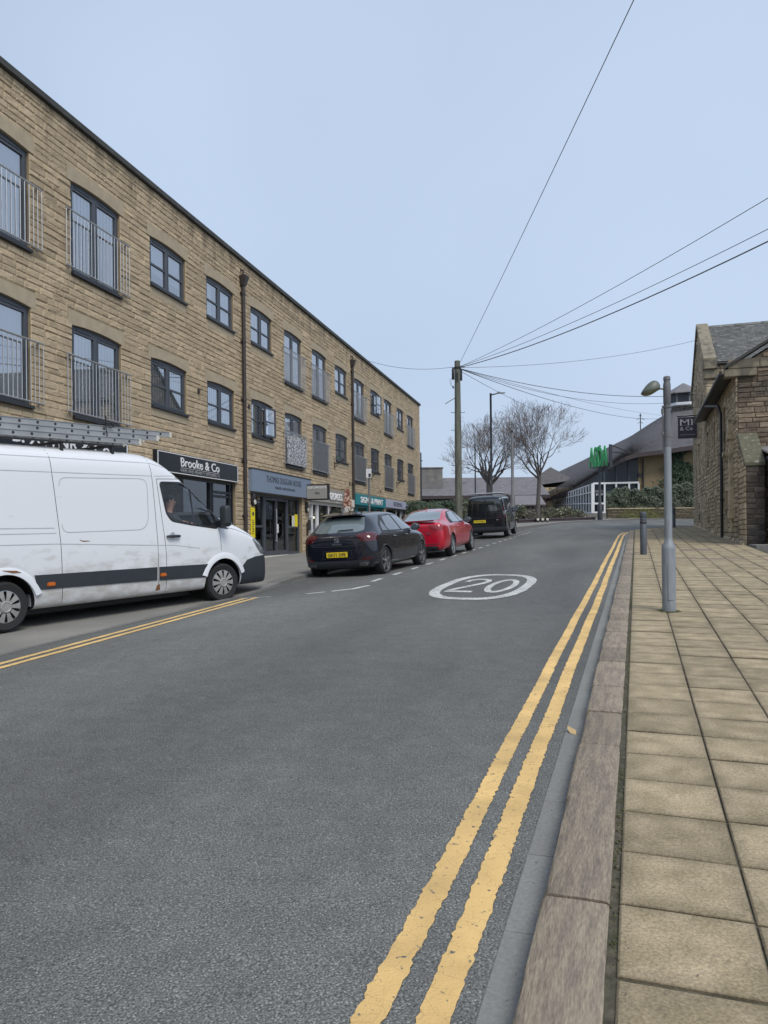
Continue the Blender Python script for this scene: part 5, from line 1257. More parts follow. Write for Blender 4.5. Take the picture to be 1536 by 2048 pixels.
# face: nose, brow, chin shaped from the head; ears, eyes, hair as children
turn = R(-38)
def hp(x, y, z): c, s_ = math.cos(turn), math.sin(turn); return (-.027 + x * c - y * s_, x * s_ + y * c, .775 + z)
mb = MB(); mb.lathe([(.002, .03), (.009, .015), (.014, -.005), (.015, -.018), (.004, -.024)], (0, 0, 0), 'z', 8)
no = mb.build('nose', M['skin'], drv, smooth=True)
for v in no.data.vertices: v.co = Vector(hp(v.co.x * 1.2 + .082 - v.co.z * .25, v.co.y, v.co.z - .01))
for s_ in (-1, 1):
    mb = MB(); mb.lathe([(.003, -.008), (.010, -.003), (.010, .003), (.003, .008)], hp(.074, s_ * .032, .012), 'x', 10); mb.build('eye', M['jacket'], drv, smooth=True)
    mb = MB(); mb.lathe([(.008, -.03), (.016, -.01), (.019, .015), (.010, .03)], hp(-.005, s_ * .082, .0), 'z', 8); mb.build('ear', M['skin'], drv, smooth=True)
mb = MB(); mb.tube([hp(.082, -.022, -.052), hp(.088, 0, -.050), hp(.082, .022, -.052)], .005, 6); mb.build('mouth', M['brownink'], drv)
mb = MB(); n1, n2 = 9, 20; o0 = len(mb.v)
for i in range(n1):
    th_ = (math.pi * .56) * i / (n1 - 1)
    for k in range(n2):
        ph = 2 * math.pi * k / n2; front = math.cos(ph); th2 = th_ * (1 - .42 * max(0, front))
        mb.v.append(hp(.096 * math.sin(th2) * math.cos(ph) - .004, .088 * math.sin(th2) * math.sin(ph), .012 + .108 * math.cos(th2)))
for i in range(n1 - 1):
    for k in range(n2): mb.f.append((i * n2 + k, (i + 1) * n2 + k, (i + 1) * n2 + (k + 1) % n2, i * n2 + (k + 1) % n2)); mb.m.append(0)
mb.build('hair', M['hair'], drv, smooth=True)
def hand(c, fwd, out, up, sgn):
    """palm with four unequal curled fingers and a side thumb, closed on the wheel rim"""
    c, fwd, out, up = Vector(c), Vector(fwd).normalized(), Vector(out).normalized(), Vector(up).normalized()
    nd = [(c - fwd * .045, (.026, .02)), (c, (.036, .018)), (c + fwd * .03, (.038, .017))]; ed = [(0, 1), (1, 2)]
    h = skinned('hand', nd, ed, M['skin'], drv, 2)
    for k, (off, ln) in enumerate(((-.03, .030), (-.010, .034), (.010, .032), (.028, .025))):
        b0 = c + fwd * .035 + out * off; p1 = b0 + fwd * ln * .8 + up * .004; p2 = p1 + fwd * ln * .35 - up * ln * .75; p3 = p2 - fwd * ln * .45 - up * ln * .45
        f_ = skinned('finger', [(b0, .0095), (p1, .0088), (p2, .008), (p3, .007)], [(0, 1), (1, 2), (2, 3)], M['skin'], h, 1)
    b0 = c + out * sgn * .028 - fwd * .01; skinned('thumb', [(b0, .012), (b0 + out * sgn * .022 + fwd * .02 - up * .01, .010), (b0 + out * sgn * .018 + fwd * .045 - up * .025, .008)], [(0, 1), (1, 2)], M['skin'], h, 1)
hand((.375, -.105, .375), (.85, .35, -.25), (0, 1, 0), (.2, 0, 1), 1)
hand((.385, .105, .42), (.85, -.3, -.25), (0, 1, 0), (.2, 0, 1), -1)

# ---- roof rack and the three ladders --------------------------------------------------
mb = MB()
for x in (-.9, .1, 1.1, 2.0): mb.box(x - .025, x + .025, -.72, .72, 2.66, 2.70); mb.box(x - .02, x + .02, -.72, -.68, 2.54, 2.68); mb.box(x - .02, x + .02, .68, .72, 2.54, 2.68)
mb.tube([(-1.1, -.70, 2.685), (2.2, -.70, 2.685)], .018, 8); mb.tube([(-1.1, .70, 2.685), (2.2, .70, 2.685)], .018, 8)
mb.build('roof_rack', M['blackmetal'], van)
def ladder(label, x0, x1, y, z, wdt, rise=0, group='ladders on the van roof'):
    """a ladder lying on its side edge: two stiles one above the other is how a stacked ladder shows; here it lies flat, stiles left and right"""
    t = thing('ladder', label, 'ladder', matrix=VMAT @ Matrix.Translation((0, 0, 0)), group=group)
    for yy in (y, y + wdt):
        mb = MB(); h = .09; n = int((x1 - x0) / .5)
        mb.hexa([(x0, yy - .012, z), (x1, yy - .012, z + rise), (x1, yy + .012, z + rise), (x0, yy + .012, z), (x0, yy - .012, z + h), (x1, yy - .012, z + h + rise), (x1, yy + .012, z + h + rise), (x0, yy + .012, z + h)])
        for k in range(2):
            zz = z + (0 if k == 0 else h - .008)
            mb.hexa([(x0, yy - .022, zz), (x1, yy - .022, zz + rise), (x1, yy - .012, zz + rise), (x0, yy - .012, zz), (x0, yy - .022, zz + .008), (x1, yy - .022, zz + .008 + rise), (x1, yy - .012, zz + .008 + rise), (x0, yy - .012, zz + .008)])
        st = mb.build('stile', M['alu'], t)
        cp = MB(); cp.box(x1 - .03, x1 + .015, yy - .026, yy + .016, z + rise - .004, z + h + rise + .004); cp.build('end_cap', M['cream'], st, bevel=.004)
        he = MB(); x = x1 - .22
        while x > x0:
            zc = z + h / 2 + rise * (x - x0) / (x1 - x0); he.lathe([(.021, -.0155), (.021, .002)], (x, yy, zc), 'y', 12); x -= .285
        he.build('rung_end', M['gap'], st)
    mb = MB(); x = x1 - .22
    while x > x0:
        zc = z + h / 2 + rise * (x - x0) / (x1 - x0); mb.tube([(x, y, zc), (x, y + wdt, zc)], .015, 8); x -= .285
    mb.build('rung', M['alu'], t)
    return t
ladder('aluminium ladder lowest of the stack on the white van roof, shortest reach forward', -1.6, 2.58, -.66, 2.71, .42, .03)
ladder('aluminium ladder in the middle of the stack on the white van roof', -1.6, 2.98, -.62, 2.806, .36, .03)
ladder('aluminium ladder on top of the stack, its end reaching farthest past the white van cab', -1.6, 3.30, -.58, 2.902, .30, .02)
mb = MB(); t = thing('ladder_clamp', 'black clamp with straps holding the ladders near the van cab', 'clamp', matrix=VMAT @ Matrix.Translation((1.95, -.5, 3.03)))
mb.tube([(0, -.12, 0), (0, .26, 0)], .018, 6); mb.tube([(0, -.12, 0), (0, -.14, .02), (.01, -.12, .13)], .014, 6); mb.build('clamp_bar', M['blackmetal'], t)
mb = MB(); mb.tube([(0, -.12, .0), (.08, -.15, .03), (.14, -.14, -.03), (.06, -.15, -.05)], .012, 6); mb.tube([(0, -.12, 0), (0, -.155, -.15), (0, -.155, -.3)], .009, 6); mb.build('strap', M['blackmetal'], t)

# ------------------------------------------------------------------ right hand stone building
def FR(u, w_, h): return (u, h, w_)                      # wall towards the road
RZ = R(90) - TB
hall = thing('stone_building', 'old rock faced sandstone building beside the paved footway, low wing before a taller gabled one', 'building', (3.55, 0, 0), RZ)
cY = lambda Y: Y / CB
T0, T1, T2 = cY(26.6), cY(38.3), cY(46.8)
up = [(cY(30.4), 3.15, 4.9, .95), (cY(34.3), 3.1, 4.88, .95), (cY(37.4), 3.1, 4.85, .8), (cY(42.5), 3.1, 4.85, .9)]
lo = [(cY(29.9), .22, 1.58, .80), (cY(33.9), .28, 1.6, .8), (cY(37.2), .36, 1.62, .8), (cY(42.6), .45, 1.62, .8)]
hi = [(cY(42.4), 6.9, 8.3, .5), (cY(43.6), 6.9, 8.3, .5)]
rh = [(t - w_ / 2, t + w_ / 2, a, b) for t, a, b, w_ in up + lo + hi]
zg = lambda t: BASE(t * CB) + .08
mb = MB()
wall_holes(mb, FR, T0, T1, -.9, 5.65, [h for h in rh if h[1] < T1], -.5, 0)
wall_holes(mb, FR, T1, T2, -.6, 8.45, [h for h in rh if h[0] > T1], -.5, 0)
SL = math.tan(R(31)); TM = (T1 + T2) / 2; GS = 2.75 / ((T2 - T1) / 2)
# gables: low wing end (facing the camera) and tall wing road gable
DW = 6.6
mb.prism([(0, -.9), (0, 5.65), (DW / 2, 5.65 + DW / 2 * SL), (DW, 5.65), (DW, -.9)], lambda u, v, h: (T0 + h, -u, v), .0, .4)
mb.prism([(T1, 8.45), (TM, 8.45 + GS * (T2 - T1) / 2), (T2, 8.45)], lambda u, v, h: (u, -h, v), 0, .5)
mb.box(T1, T1 + .4, -12, -.5, 3, 8.45); mb.box(T2 - .4, T2, -12, -.5, -.5, 8.45)
mb.build('wall', M['mortar2'], hall)
random.seed(21)
FRn = lambda u, w_, h: (u, h + .001, w_)
surr = [(a - .16, b + .16, c - .14, d + .3) for a, b, c, d in rh]
mb = MB()
stones(mb, FRn, T0 - .02, T1, -.9, 5.7, .172, (.2, .45), .06, surr, fine=True, wbot=zg)
stones(mb, FRn, T1, T2, -.6, 8.45, .172, (.2, .45), .055, surr, fine=True, wbot=zg)
stones(mb, FRn, T1 + .02, T2 - .02, 8.45, 11.3, .172, (.2, .4), .05, surr, clip=lambda c, z, a, b, z0, z1: z1 < 8.45 + GS * min(a - T1, T2 - b) + .05, fine=False)
mb.build('wall_stone', M['stone2'], hall, recalc=False); mb = MB()
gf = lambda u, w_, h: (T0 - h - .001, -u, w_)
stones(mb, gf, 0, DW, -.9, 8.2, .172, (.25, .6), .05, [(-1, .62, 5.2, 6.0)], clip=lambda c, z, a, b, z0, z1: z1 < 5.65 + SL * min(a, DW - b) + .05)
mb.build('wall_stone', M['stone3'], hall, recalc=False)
# tall wing side wall above the low roof
mb = MB(); stones(mb, lambda u, w_, h: (T1 - h - .001, -u, w_), 0, 8, 5.2, 8.4, .172, (.25, .5), .05, fine=False); mb.build('wall_stone', M['stone2'], hall, recalc=False)
# window surrounds
for a, b, c, d in rh:
    mb = MB(); mb.box(a - .16, b + .16, -.3, .028, d - .005, d + .3); mb.box(a - .16, a + .005, -.3, .022, c, d); mb.box(b - .005, b + .16, -.3, .022, c, d); mb.box(a - .16, b + .16, -.3, .045, c - .14, c + .005)
    mb.build('window_surround', M['stone2_plain'], hall, bevel=.008)
for i, (a, b, c, d) in enumerate(rh):
    mb = MB(); y = -.22
    if i in (4, 5, 6, 7): mb.box(a, b, y - .05, y - .02, c, c + .45)
    mb.box(a, a + .06, y - .04, y, c, d); mb.box(b - .06, b, y - .04, y, c, d); mb.box(a, b, y - .04, y, d - .06, d); mb.box(a, b, y - .04, y, c, c + .06); mb.box(a, b, y - .03, y, (c + d) / 2 - .02, (c + d) / 2 + .02)
    f = mb.build('window_frame', M['iron'], hall)
    g = MB(); g.add([(a, y - .02, c), (b, y - .02, c), (b, y - .02, d), (a, y - .02, d)], [(0, 1, 2, 3)]); g.build('window_pane', M['darkglass'], f)
# kneeler stones and verge of the low gable
mb = MB()
for (u0, z0, z1) in ((-.42, 5.35, 5.62), (-.30, 5.62, 5.95)):
    mb.box(T0 - .07, T0 + .35, -.70 if z0 > 5.5 else -.62, -u0, z0, z1 - .004)
mb.box(T0 - .075, T0 + .35, -1.35, -.705, 5.62, 5.945)
mb.build('kneeler_stone', M['stone_cope'], hall, bevel=.02)
mb = MB()
for s0, s1 in ((-.40, DW / 2),):
    z = lambda u: 5.86 + SL * (u + .02)
    mb.hexa([(T0 - .16, -s0, z(s0) - .0), (T0 - .16, -s1, z(s1)), (T0 + .3, -s1, z(s1)), (T0 + .3, -s0, z(s0)), (T0 - .16, -s0, z(s0) + .10), (T0 - .16, -s1, z(s1) + .10), (T0 + .3, -s1, z(s1) + .10), (T0 + .3, -s0, z(s0) + .10)])
    mb.hexa([(T0 - .16, -s1, z(s1)), (T0 - .16, -DW - .3, z(-.3)), (T0 + .3, -DW - .3, z(-.3)), (T0 + .3, -s1, z(s1)), (T0 - .16, -s1, z(s1) + .10), (T0 - .16, -DW - .3, z(-.3) + .1), (T0 + .3, -DW - .3, z(-.3) + .1), (T0 + .3, -s1, z(s1) + .1)])
mb.build('verge_coping', M['coping'], hall)
def roof_slabs(mb, f, u0, u1, L_, course=.22, wd=(.18, .34)):
    """f(u, s, h): along the eave, up the slope, out of the slope"""
    n = int(L_ / course)
    for r in range(n):
        s0 = r * L_ / n; s1 = (r + 1) * L_ / n + .05; x = u0
        while x < u1 - .02:
            x2 = min(u1, x + random.uniform(*wd)); h = random.uniform(.0, .006)
            mb.add([f(x, s0, .03 + h), f(x2 - .006, s0, .03 + h), f(x2 - .006, s1, .012), f(x, s1, .012), f(x, s0, .005), f(x2 - .006, s0, .005)], [(0, 1, 2, 3), (4, 5, 1, 0)]); x = x2
# low roof
mb = MB(); sl = math.hypot(DW / 2 + .45, (DW / 2 + .45) * SL); cs_, sn_ = math.cos(R(31)), math.sin(R(31))
fr1 = lambda u, s, h: (u, .45 - s * cs_ + h * sn_, 5.45 + s * sn_ + h * cs_)
roof_slabs(mb, fr1, T0 + .3, T1 - .02, sl); fr2 = lambda u, s, h: (u, -DW - .45 + s * cs_, 5.45 + s * sn_ + h * cs_)
mb.add([fr1(T0 + .3, 0, 0), fr1(T1, 0, 0), fr1(T1, sl, 0), fr1(T0 + .3, sl, 0)], [(0, 1, 2, 3)]); mb.add([fr2(T0 + .3, 0, 0), fr2(T1, 0, 0), fr2(T1, sl, 0), fr2(T0 + .3, sl, 0)], [(0, 1, 2, 3)])
mb.build('roof', M['slate_old'], hall, recalc=False)
# tall roof: ridge runs back from the road gable
mb = MB(); ga = math.atan(GS); cg, sg = math.cos(ga), math.sin(ga); SLn = (T2 - T1) / 2 / cg + .25
fa = lambda u, s, h: (T1 - .2 + s * cg - h * sg, -.45 - u, 8.37 + s * sg + h * cg)
roof_slabs(mb, fa, 0, 11.5, SLn - .02, .2)
mb.add([fa(0, 0, 0), fa(11.5, 0, 0), fa(11.5, SLn, 0), fa(0, SLn, 0)], [(0, 1, 2, 3)])
fb = lambda u, s, h: (T2 + .2 - s * cg + h * sg, -.45 - u, 8.37 + s * sg + h * cg)
mb.add([fb(0, 0, 0), fb(11.5, 0, 0), fb(11.5, SLn, 0), fb(0, SLn, 0)], [(0, 1, 2, 3)])
mb.build('roof', M['slate_old'], hall, recalc=False)
mb = MB(); zr = 8.45 + GS * (T2 - T1) / 2
x = .45
while x < 11.9: mb.prism([(-.17, -.09), (0, .04), (.17, -.09), (.17, -.05), (0, .09), (-.17, -.05)], lambda u, v, h: (TM + u, -h, zr + .05 + v), x, min(x + .44, 11.95)); x += .45
mb.build('ridge_tiles', M['slate_old'], hall)
mb = MB()
for sgn, ta in ((1, T1), (-1, T2)):
    p = lambda q, dz: (ta + sgn * q, 8.45 + GS * q + dz)
    (xa, za), (xb, zb_) = p(-.18, .10), p((T2 - T1) / 2, .13)
    mb.hexa([(xa, .12, za), (xb, .12, zb_), (xb, -.48, zb_), (xa, -.48, za), (xa, .12, za + .16), (xb, .12, zb_ + .16), (xb, -.48, zb_ + .16), (xa, -.48, za + .16)])
    mb.box(min(ta - sgn * .3, ta + sgn * .3), max(ta - sgn * .3, ta + sgn * .3), -.5, .14, 8.05, 8.5)
    mb.box(min(ta - sgn * .14, ta + sgn * .3), max(ta - sgn * .14, ta + sgn * .3), -.5, .09, 7.6, 8.05)
mb.build('gable_coping', M['stone_cope'], hall, bevel=.02)
# gutters, soffit, downpipe
mb = MB(); mb.tube([(T0 - .25, .55, 5.46), (T1 + .02, .55, 5.46)], .062, 10); mb.hexa([(T0 + .1, 0, 5.50), (T1, 0, 5.50), (T1, .5, 5.42), (T0 + .1, .5, 5.42), (T0 + .1, 0, 5.6), (T1, 0, 5.6), (T1, .5, 5.48), (T0 + .1, .5, 5.48)])
mb.box(T1 - .1, T1 - .02, -8, -.4, 8.12, 8.26) if False else None
mb.build('gutter', M['blackmetal'], hall, smooth=True)
td = cY(30.55)
mb = MB(); mb.tube([(td + 2.2, .5, 5.35), (td + .35, .2, 5.05), (td, .13, 4.7), (td, .13, zg(td) - .02)], .058, 10)
for z in (1.2, 3.0): mb.tube([(td, .13, z), (td, .13, z + .1)], .072, 10); mb.box(td - .1, td + .1, .0, .1, z + .02, z + .07)
mb.build('downpipe', M['blackmetal'], hall, smooth=True)
mb = MB(); mb.tube([(T1 - .15, -.45, 8.3), (T1 - .15, -10, 8.3)], .07, 8); mb.build('gutter', M['blackmetal'], hall)
# pilaster shaft with moulded cap and bracket near the corner
tp = cY(27.75)
mb = MB(); mb.box(tp - .20, tp + .20, .0, .17, .75, 3.3); mb.box(tp - .26, tp + .26, .0, .24, 3.3, 3.5); mb.box(tp - .24, tp + .24, .0, .20, 3.5, 4.0); mb.box(tp - .26, tp + .26, 0, .21, .45, .75); mb.box(tp - .16, tp + .16, 0, .13, 0, .45)
mb.box(tp + .45, tp + .95, 0, .3, 2.75, 2.95); mb.hexa([(tp + .52, 0, 2.2), (tp + .88, 0, 2.2), (tp + .88, .08, 2.2), (tp + .52, .08, 2.2), (tp + .5, 0, 2.75), (tp + .9, 0, 2.75), (tp + .9, .26, 2.75), (tp + .5, .26, 2.75)])
mb.build('pilaster', M['stone2_plain'], hall, bevel=.02)
# plinth and rubble at the foot
mb = MB()
for i in range(64):
    t_ = T0 - 1.7 + (T2 - T0 + 1.6) * i / 64; z = zg(t_); L_ = (T2 - T0 + 1.6) / 64
    mb.hexa([(t_, 0, z - .2), (t_ + L_, 0, z - .2), (t_ + L_, .12 + random.uniform(0, .05), z - .2), (t_, .12 + random.uniform(0, .05), z - .2), (t_, 0, z + .12), (t_ + L_, 0, z + .14), (t_ + L_, .08, z + random.uniform(.03, .12)), (t_, .08, z + random.uniform(.03, .12))])
mb.build('plinth', M['stone2_plain'], hall)
# buttress with sloped weathering
TBF = cY(24.9); BW = .58
mb = MB(); mb.prism([(TBF, -1.2), (T0, -1.2), (T0, 3.2), (TBF, 2.12)], lambda u, v, h: (u + .0, -h, v), .03, BW - .03); bt = mb.build('buttress', M['mortar2'], hall)
mb = MB(); stones(mb, lambda u, w_, h: (u, -.03 + h, w_), TBF + .0, T0, -1.0, 3.2, .172, (.25, .5), .05, clip=lambda c, z, a, b, z0, z1: z1 < 2.12 + (a - TBF) * .62 + .06)
mb.build('buttress_stone', M['stone2'], bt, recalc=False); mb = MB()
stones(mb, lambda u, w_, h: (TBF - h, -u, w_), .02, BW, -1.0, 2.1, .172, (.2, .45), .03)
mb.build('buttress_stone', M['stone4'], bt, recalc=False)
mb = MB(); mb.hexa([(TBF - .06, .03, 2.10), (T0 + .02, .03, 3.22), (T0 + .02, -BW - .02, 3.22), (TBF - .06, -BW - .02, 2.10), (TBF - .06, .03, 2.22), (T0 + .02, .03, 3.42), (T0 + .02, -BW - .02, 3.42), (TBF - .06, -BW - .02, 2.22)])
mb.build('buttress_weathering', M['mossy'], bt, bevel=.02)
# glazed porch beside the buttress
mb = MB(); px = TBF - .4
for y in (-BW - .10, -BW - 1.4, -BW - 2.7): mb.box(px, px + .10, y - .06, y + .06, -.6, 2.35)
mb.box(px, px + .1, -BW - 2.7, -BW - .1, 2.3, 2.42); mb.box(px, px + .1, -BW - 2.7, -BW - .1, -.5, -.38); mb.box(px, T0, -BW - .16, -BW - .06, 2.3, 2.4)
pf = mb.build('porch_frame', M['frame'], hall)
mb = MB(); mb.add([(px + .05, -BW - .1, -.4), (px + .05, -BW - 2.7, -.4), (px + .05, -BW - 2.7, 2.3), (px + .05, -BW - .1, 2.3)], [(0, 1, 2, 3)]); mb.build('porch_glass', M['darkglass'], pf)
mb = MB(); mb.hexa([(px - .15, -BW - .02, 2.44), (T0, -BW - .02, 2.85), (T0, -BW - 3, 2.85), (px - .15, -BW - 3, 2.44), (px - .15, -BW - .02, 2.5), (T0, -BW - .02, 2.91), (T0, -BW - 3, 2.91), (px - .15, -BW - 3, 2.5)])
mb.build('porch_roof', M['rail'], pf)
mb = MB(); mb.tube([(px - .08, -BW - .16, -.5), (px - .08, -BW - .16, 2.4)], .035, 8); mb.build('porch_pipe', M['rail'], pf)
mb = MB(); mb.box(TBF - 1.7, T0, -BW - 3.2, -.06, -.9, -.42); mb.box(TBF - 2.4, TBF - 1.7, -BW - 3.2, -.5, -.9, -.56); mb.build('stone_step', M['kerb_grey'], hall, bevel=.02)

def RP(Yv, q, z):       # world point from wall line: q metres towards the road
    v = Vector((3.55, 0, 0)) + Vector((SB, CB, 0)) * (Yv / CB) + Vector((-CB, SB, 0)) * q; v.z = z; return v
t = thing('hanging_sign', 'dark purple hanging sign lettered MI & Co on an iron arm from the stone building', 'shop sign', RP(43.3, -.05, 6.6), RZ)
mb = MB(); mb.box(-.03, .03, .12, 1.12, -1.32, -.12); sb = mb.build('sign_board', mat('purple_board', (.055, .042, .062), .5), t, bevel=.008)
FS = Matrix(((0, 0, -1, 0), (-1, 0, 0, 0), (0, 1, 0, 0), (0, 0, 0, 1)))
text_obj('MI', .66, .34, .01, Matrix.Translation((-.035, 1.0, -.58)) @ FS, 'sign_lettering', M['white'], sb)
text_obj('& Co', .66, .20, .01, Matrix.Translation((-.035, 1.0, -.86)) @ FS, 'sign_lettering', M['white'], sb)
mb = MB()
for a_, b_, c_ in ((.80, .98, -.24), (.62, .76, -.24), (.80, .98, -.585), (.62, .76, -.585), (.40, .54, -.24), (.40, .54, -.585)): mb.box(-.041, -.031, a_, b_, c_, c_ + .014)
mb.box(-.04, -.031, .2, 1.0, -1.12, -1.105); mb.build('sign_rule', M['rail'], sb)
mb = MB(); mb.tube([(0, 0, -.05), (0, 1.16, -.05)], .03, 8); mb.tube([(0, .2, -.05), (0, .2, -.14)], .015, 6); mb.tube([(0, 1.0, -.05), (0, 1.0, -.14)], .015, 6); mb.tube([(0, 0, .42), (0, .75, .40)], .014, 6); mb.lathe([(.02, -.06), (.07, 0), (.02, .06)], (0, .78, .38), 'y', 8); mb.build('sign_arm', M['blackmetal'], t)

# ------------------------------------------------------------------ street furniture
def ray(px, py):
    th = R(.6); du = (px - 768) / 1538; dv = (1070 - py) / 1538
    return du * math.cos(th) + dv * math.sin(th), -du * math.sin(th) + dv * math.cos(th)
def at(px, py, Y): u, v = ray(px, py); return Vector((u * Y, Y, v * Y))
gz = lambda X, Y: BASE(Y)

# grey lamp column on the pavement
lz = BASE(9.95) + .10
t = thing('street_lamp', 'short grey lamp column with thick base and small side lantern on the paved footway', 'street lamp', (3.68, 9.95, lz), R(-3))
mb = MB(); mb.lathe([(.088, 0), (.088, .80), (.085, .84), (.052, .90), (.049, .95), (.047, 2.15), (.047, 2.18)], (0, 0, 0), 'z', 12); sh_ = mb.build('column', M['galv'], t, smooth=True)
mb = MB(); mb.lathe([(.048, 2.12), (.042, 2.62), (.043, 2.64), (.043, 2.68), (.047, 2.685), (.047, 2.93), (.043, 2.95), (.040, 2.95), (.040, 2.985), (.046, 2.99), (.042, 3.03), (.02, 3.04)], (0, 0, 0), 'z', 16); mb.build('upper_column', M['grey_paint'], t, smooth=True)
mb = MB(); mb.box(-.035, .035, -.092, -.086, .15, .62); mb.build('access_door', M['galv'], sh_)
mb = MB(); 
for z in (2.25, 2.63): mb.lathe([(.051, z), (.051, z + .02)], (0, 0, 0), 'z', 14)
mb.tube([(-.058, 0, 2.05), (-.058, 0, 2.66)], .008, 6); mb.box(-.072, -.045, -.018, .018, 2.55, 2.62); mb.box(-.07, -.045, -.015, .015, 2.28, 2.32); mb.build('band_and_conduit', M['grey_paint'], t)
mb = MB(); mb.tube([(-.04, 0, 2.875), (-.13, 0, 2.88)], .012, 8); mb.build('lantern_arm', M['lantern'], t)
def pod(name, z0, top, m, par):
    mb = MB(); n1, n2 = 14, 16
    for i in range(n1 + 1):
        s = i / n1; x = -.10 - .225 * s; hw = .078 * math.sin(math.pi * min(1, .14 + s * .82)) ** .5 + .004; tz = .096 * (math.sin(math.pi * min(1, .10 + .9 * s ** .8)) ** .75) * 1.15 + .012 * (1 - s) * (1 if top else 0)
        bz = -.058 * math.sin(math.pi * min(1, .06 + .86 * s ** 1.3)) ** .7
        zc = 2.885 - .055 * s
        for k in range(n2):
            a = math.pi * k / (n2 - 1); mb.v.append((x, hw * math.cos(a), zc + (tz * math.sin(a) if top else bz * math.sin(a) - .004)))
    for i in range(n1):
        for k in range(n2): mb.f.append((i * n2 + k, i * n2 + (k + 1) % n2, (i + 1) * n2 + (k + 1) % n2, (i + 1) * n2 + k)); mb.m.append(0)
    mb.f.append(tuple(range(n2))); mb.m.append(0); mb.f.append(tuple(n1 * n2 + k for k in range(n2))); mb.m.append(0)
    return mb.build(name, m, par, smooth=True)
pod('lantern_hood', 0, True, M['lantern'], t); pod('lantern_bowl', 0, False, mat('dull_lamp_bowl', (.13, .14, .09), .25, spec=.6), t)

def bollard(label, X, Y, h):
    t = thing('bollard', label, 'bollard', (X, Y, BASE(Y) + .10), 0, 'slate grey pavement bollards')
    mb = MB(); mb.lathe([(.088, 0), (.088, h * .70), (.083, h * .705), (.083, h * .72), (.088, h * .725), (.088, h * .78), (.083, h * .785), (.083, h * .80), (.088, h * .805), (.088, h * .84), (.083, h * .845), (.083, h * .86), (.088, h * .865), (.088, h * .975), (.08, h * .99), (.04, h)], (0, 0, 0), 'z', 20)
    mb.build('post', M['bollard'], t, smooth=True)
    mb = MB(); mb.lathe([(.0895, h * .735), (.0895, h * .77)], (0, 0, 0), 'z', 20); mb.build('band', M['grey_post'], t)
bollard('slate grey bollard nearest the kerb, left of the lamp column', 7.06, 20.93, 1.16)
bollard('slate grey bollard farther off at the corner, just right of the lamp column', 16.4, 43.48, 1.14)

# parking sign post behind the hatchback
P = at(738, 937, 22.3); gz0 = GZ(P.x, P.y) + .03
t = thing('parking_sign', 'thin grey post with a small white parking plate behind the black hatchback', 'road sign', (P.x, P.y, gz0), R(-20))
mb = MB(); mb.tube([(0, 0, -.1), (0, 0, P.z - gz0 + .03)], .03, 10); mb.build('post', M['grey_paint'], t)
mb = MB(); mb.box(-.075, .085, -.045, -.033, P.z - gz0 - .27, P.z - gz0 - .01); pp = mb.build('plate', M['white'], t)
mb = MB(); mb.box(.0, .07, -.048, -.0455, P.z - gz0 - .25, P.z - gz0 - .15); mb.build('plate_symbol', M['ink'], pp)
mb = MB(); mb.box(-.06, .06, -.035, .035, P.z - gz0 - .2, P.z - gz0 - .17); mb.build('clip', M['grey_paint'], t)

# telegraph pole
PT = at(914.5, 722, 35); pz = BASE(35) - .05
t = thing('telegraph_pole', 'tall weathered wooden telegraph pole with climbing steps, wires fanning from its top', 'telegraph pole', (PT.x, PT.y, pz))
H = PT.z - pz
mb = MB(); mb.tube([(0, 0, -.3), (0, 0, H * .5), (0, 0, H)], [.172, .155, .125], 14); mb.build('pole', M['polewood'], t, smooth=True)
mb = MB()
for k, z in enumerate([H - 2.35 - .8 * i / 1 * 1.0 for i in range(7)]):
    for s_ in ((-1, 1) if k == 0 else ((-1,) if k % 2 == 1 else (1,))): mb.tube([(s_ * .12, 0, z), (s_ * .30, -.02, z)], .012, 5); mb.tube([(s_ * .30, -.02, z), (s_ * .30, -.02, z + .035)], .012, 5)
mb.build('climbing_steps', M['grey_post'], t)
mb = MB(); mb.lathe([(.05, 0), (.06, .02), (.06, .45), (.04, .5)], (-.20, -.02, H - .85), 'z', 10); mb.lathe([(.04, 0), (.045, .02), (.045, .5), (.03, .53)], (.175, -.02, H - .9), 'z', 10); mb.box(-.06, .02, -.17, -.12, H - .95, H - .55)
mb.box(-.24, -.14, -.05, .05, H - .42, H - .30); mb.build('junction_box', M['blackmetal'], t, smooth=True)
mb = MB(); mb.lathe([(.165, H - .34), (.165, H - .28)], (0, 0, 0), 'z', 16); mb.tube([(.12, -.1, H - .25), (.30, -.2, H - .33)], .02, 6); mb.tube([(-.13, 0, H - .3), (-.24, 0, H - .32)], .02, 6); mb.build('head_bracket', M['blackmetal'], t)
mb = MB(); mb.tube([(-.14, -.05, H - 1.7), (-.38, -.08, H - 1.84), (-.58, -.1, H - 1.97)], .018, 6); mb.build('stay_bar', M['grey_paint'], t)
mb = MB(); mb.tube([(-.2, -.03, H - .75), (-.36, -.05, H - .85), (-.32, -.05, H - 1.1), (-.22, -.04, H - 1.18), (-.12, -.05, H - 1.3)], .008, 5); mb.tube([(-.22, -.02, H - .8), (-.3, -.03, H - .95), (-.2, -.03, H - 1.25)], .007, 5); mb.lathe([(.03, 0), (.04, .1)], (-.2, -.03, H - 1.25), 'z', 8); mb.build('loose_cable', M['cable'], t)
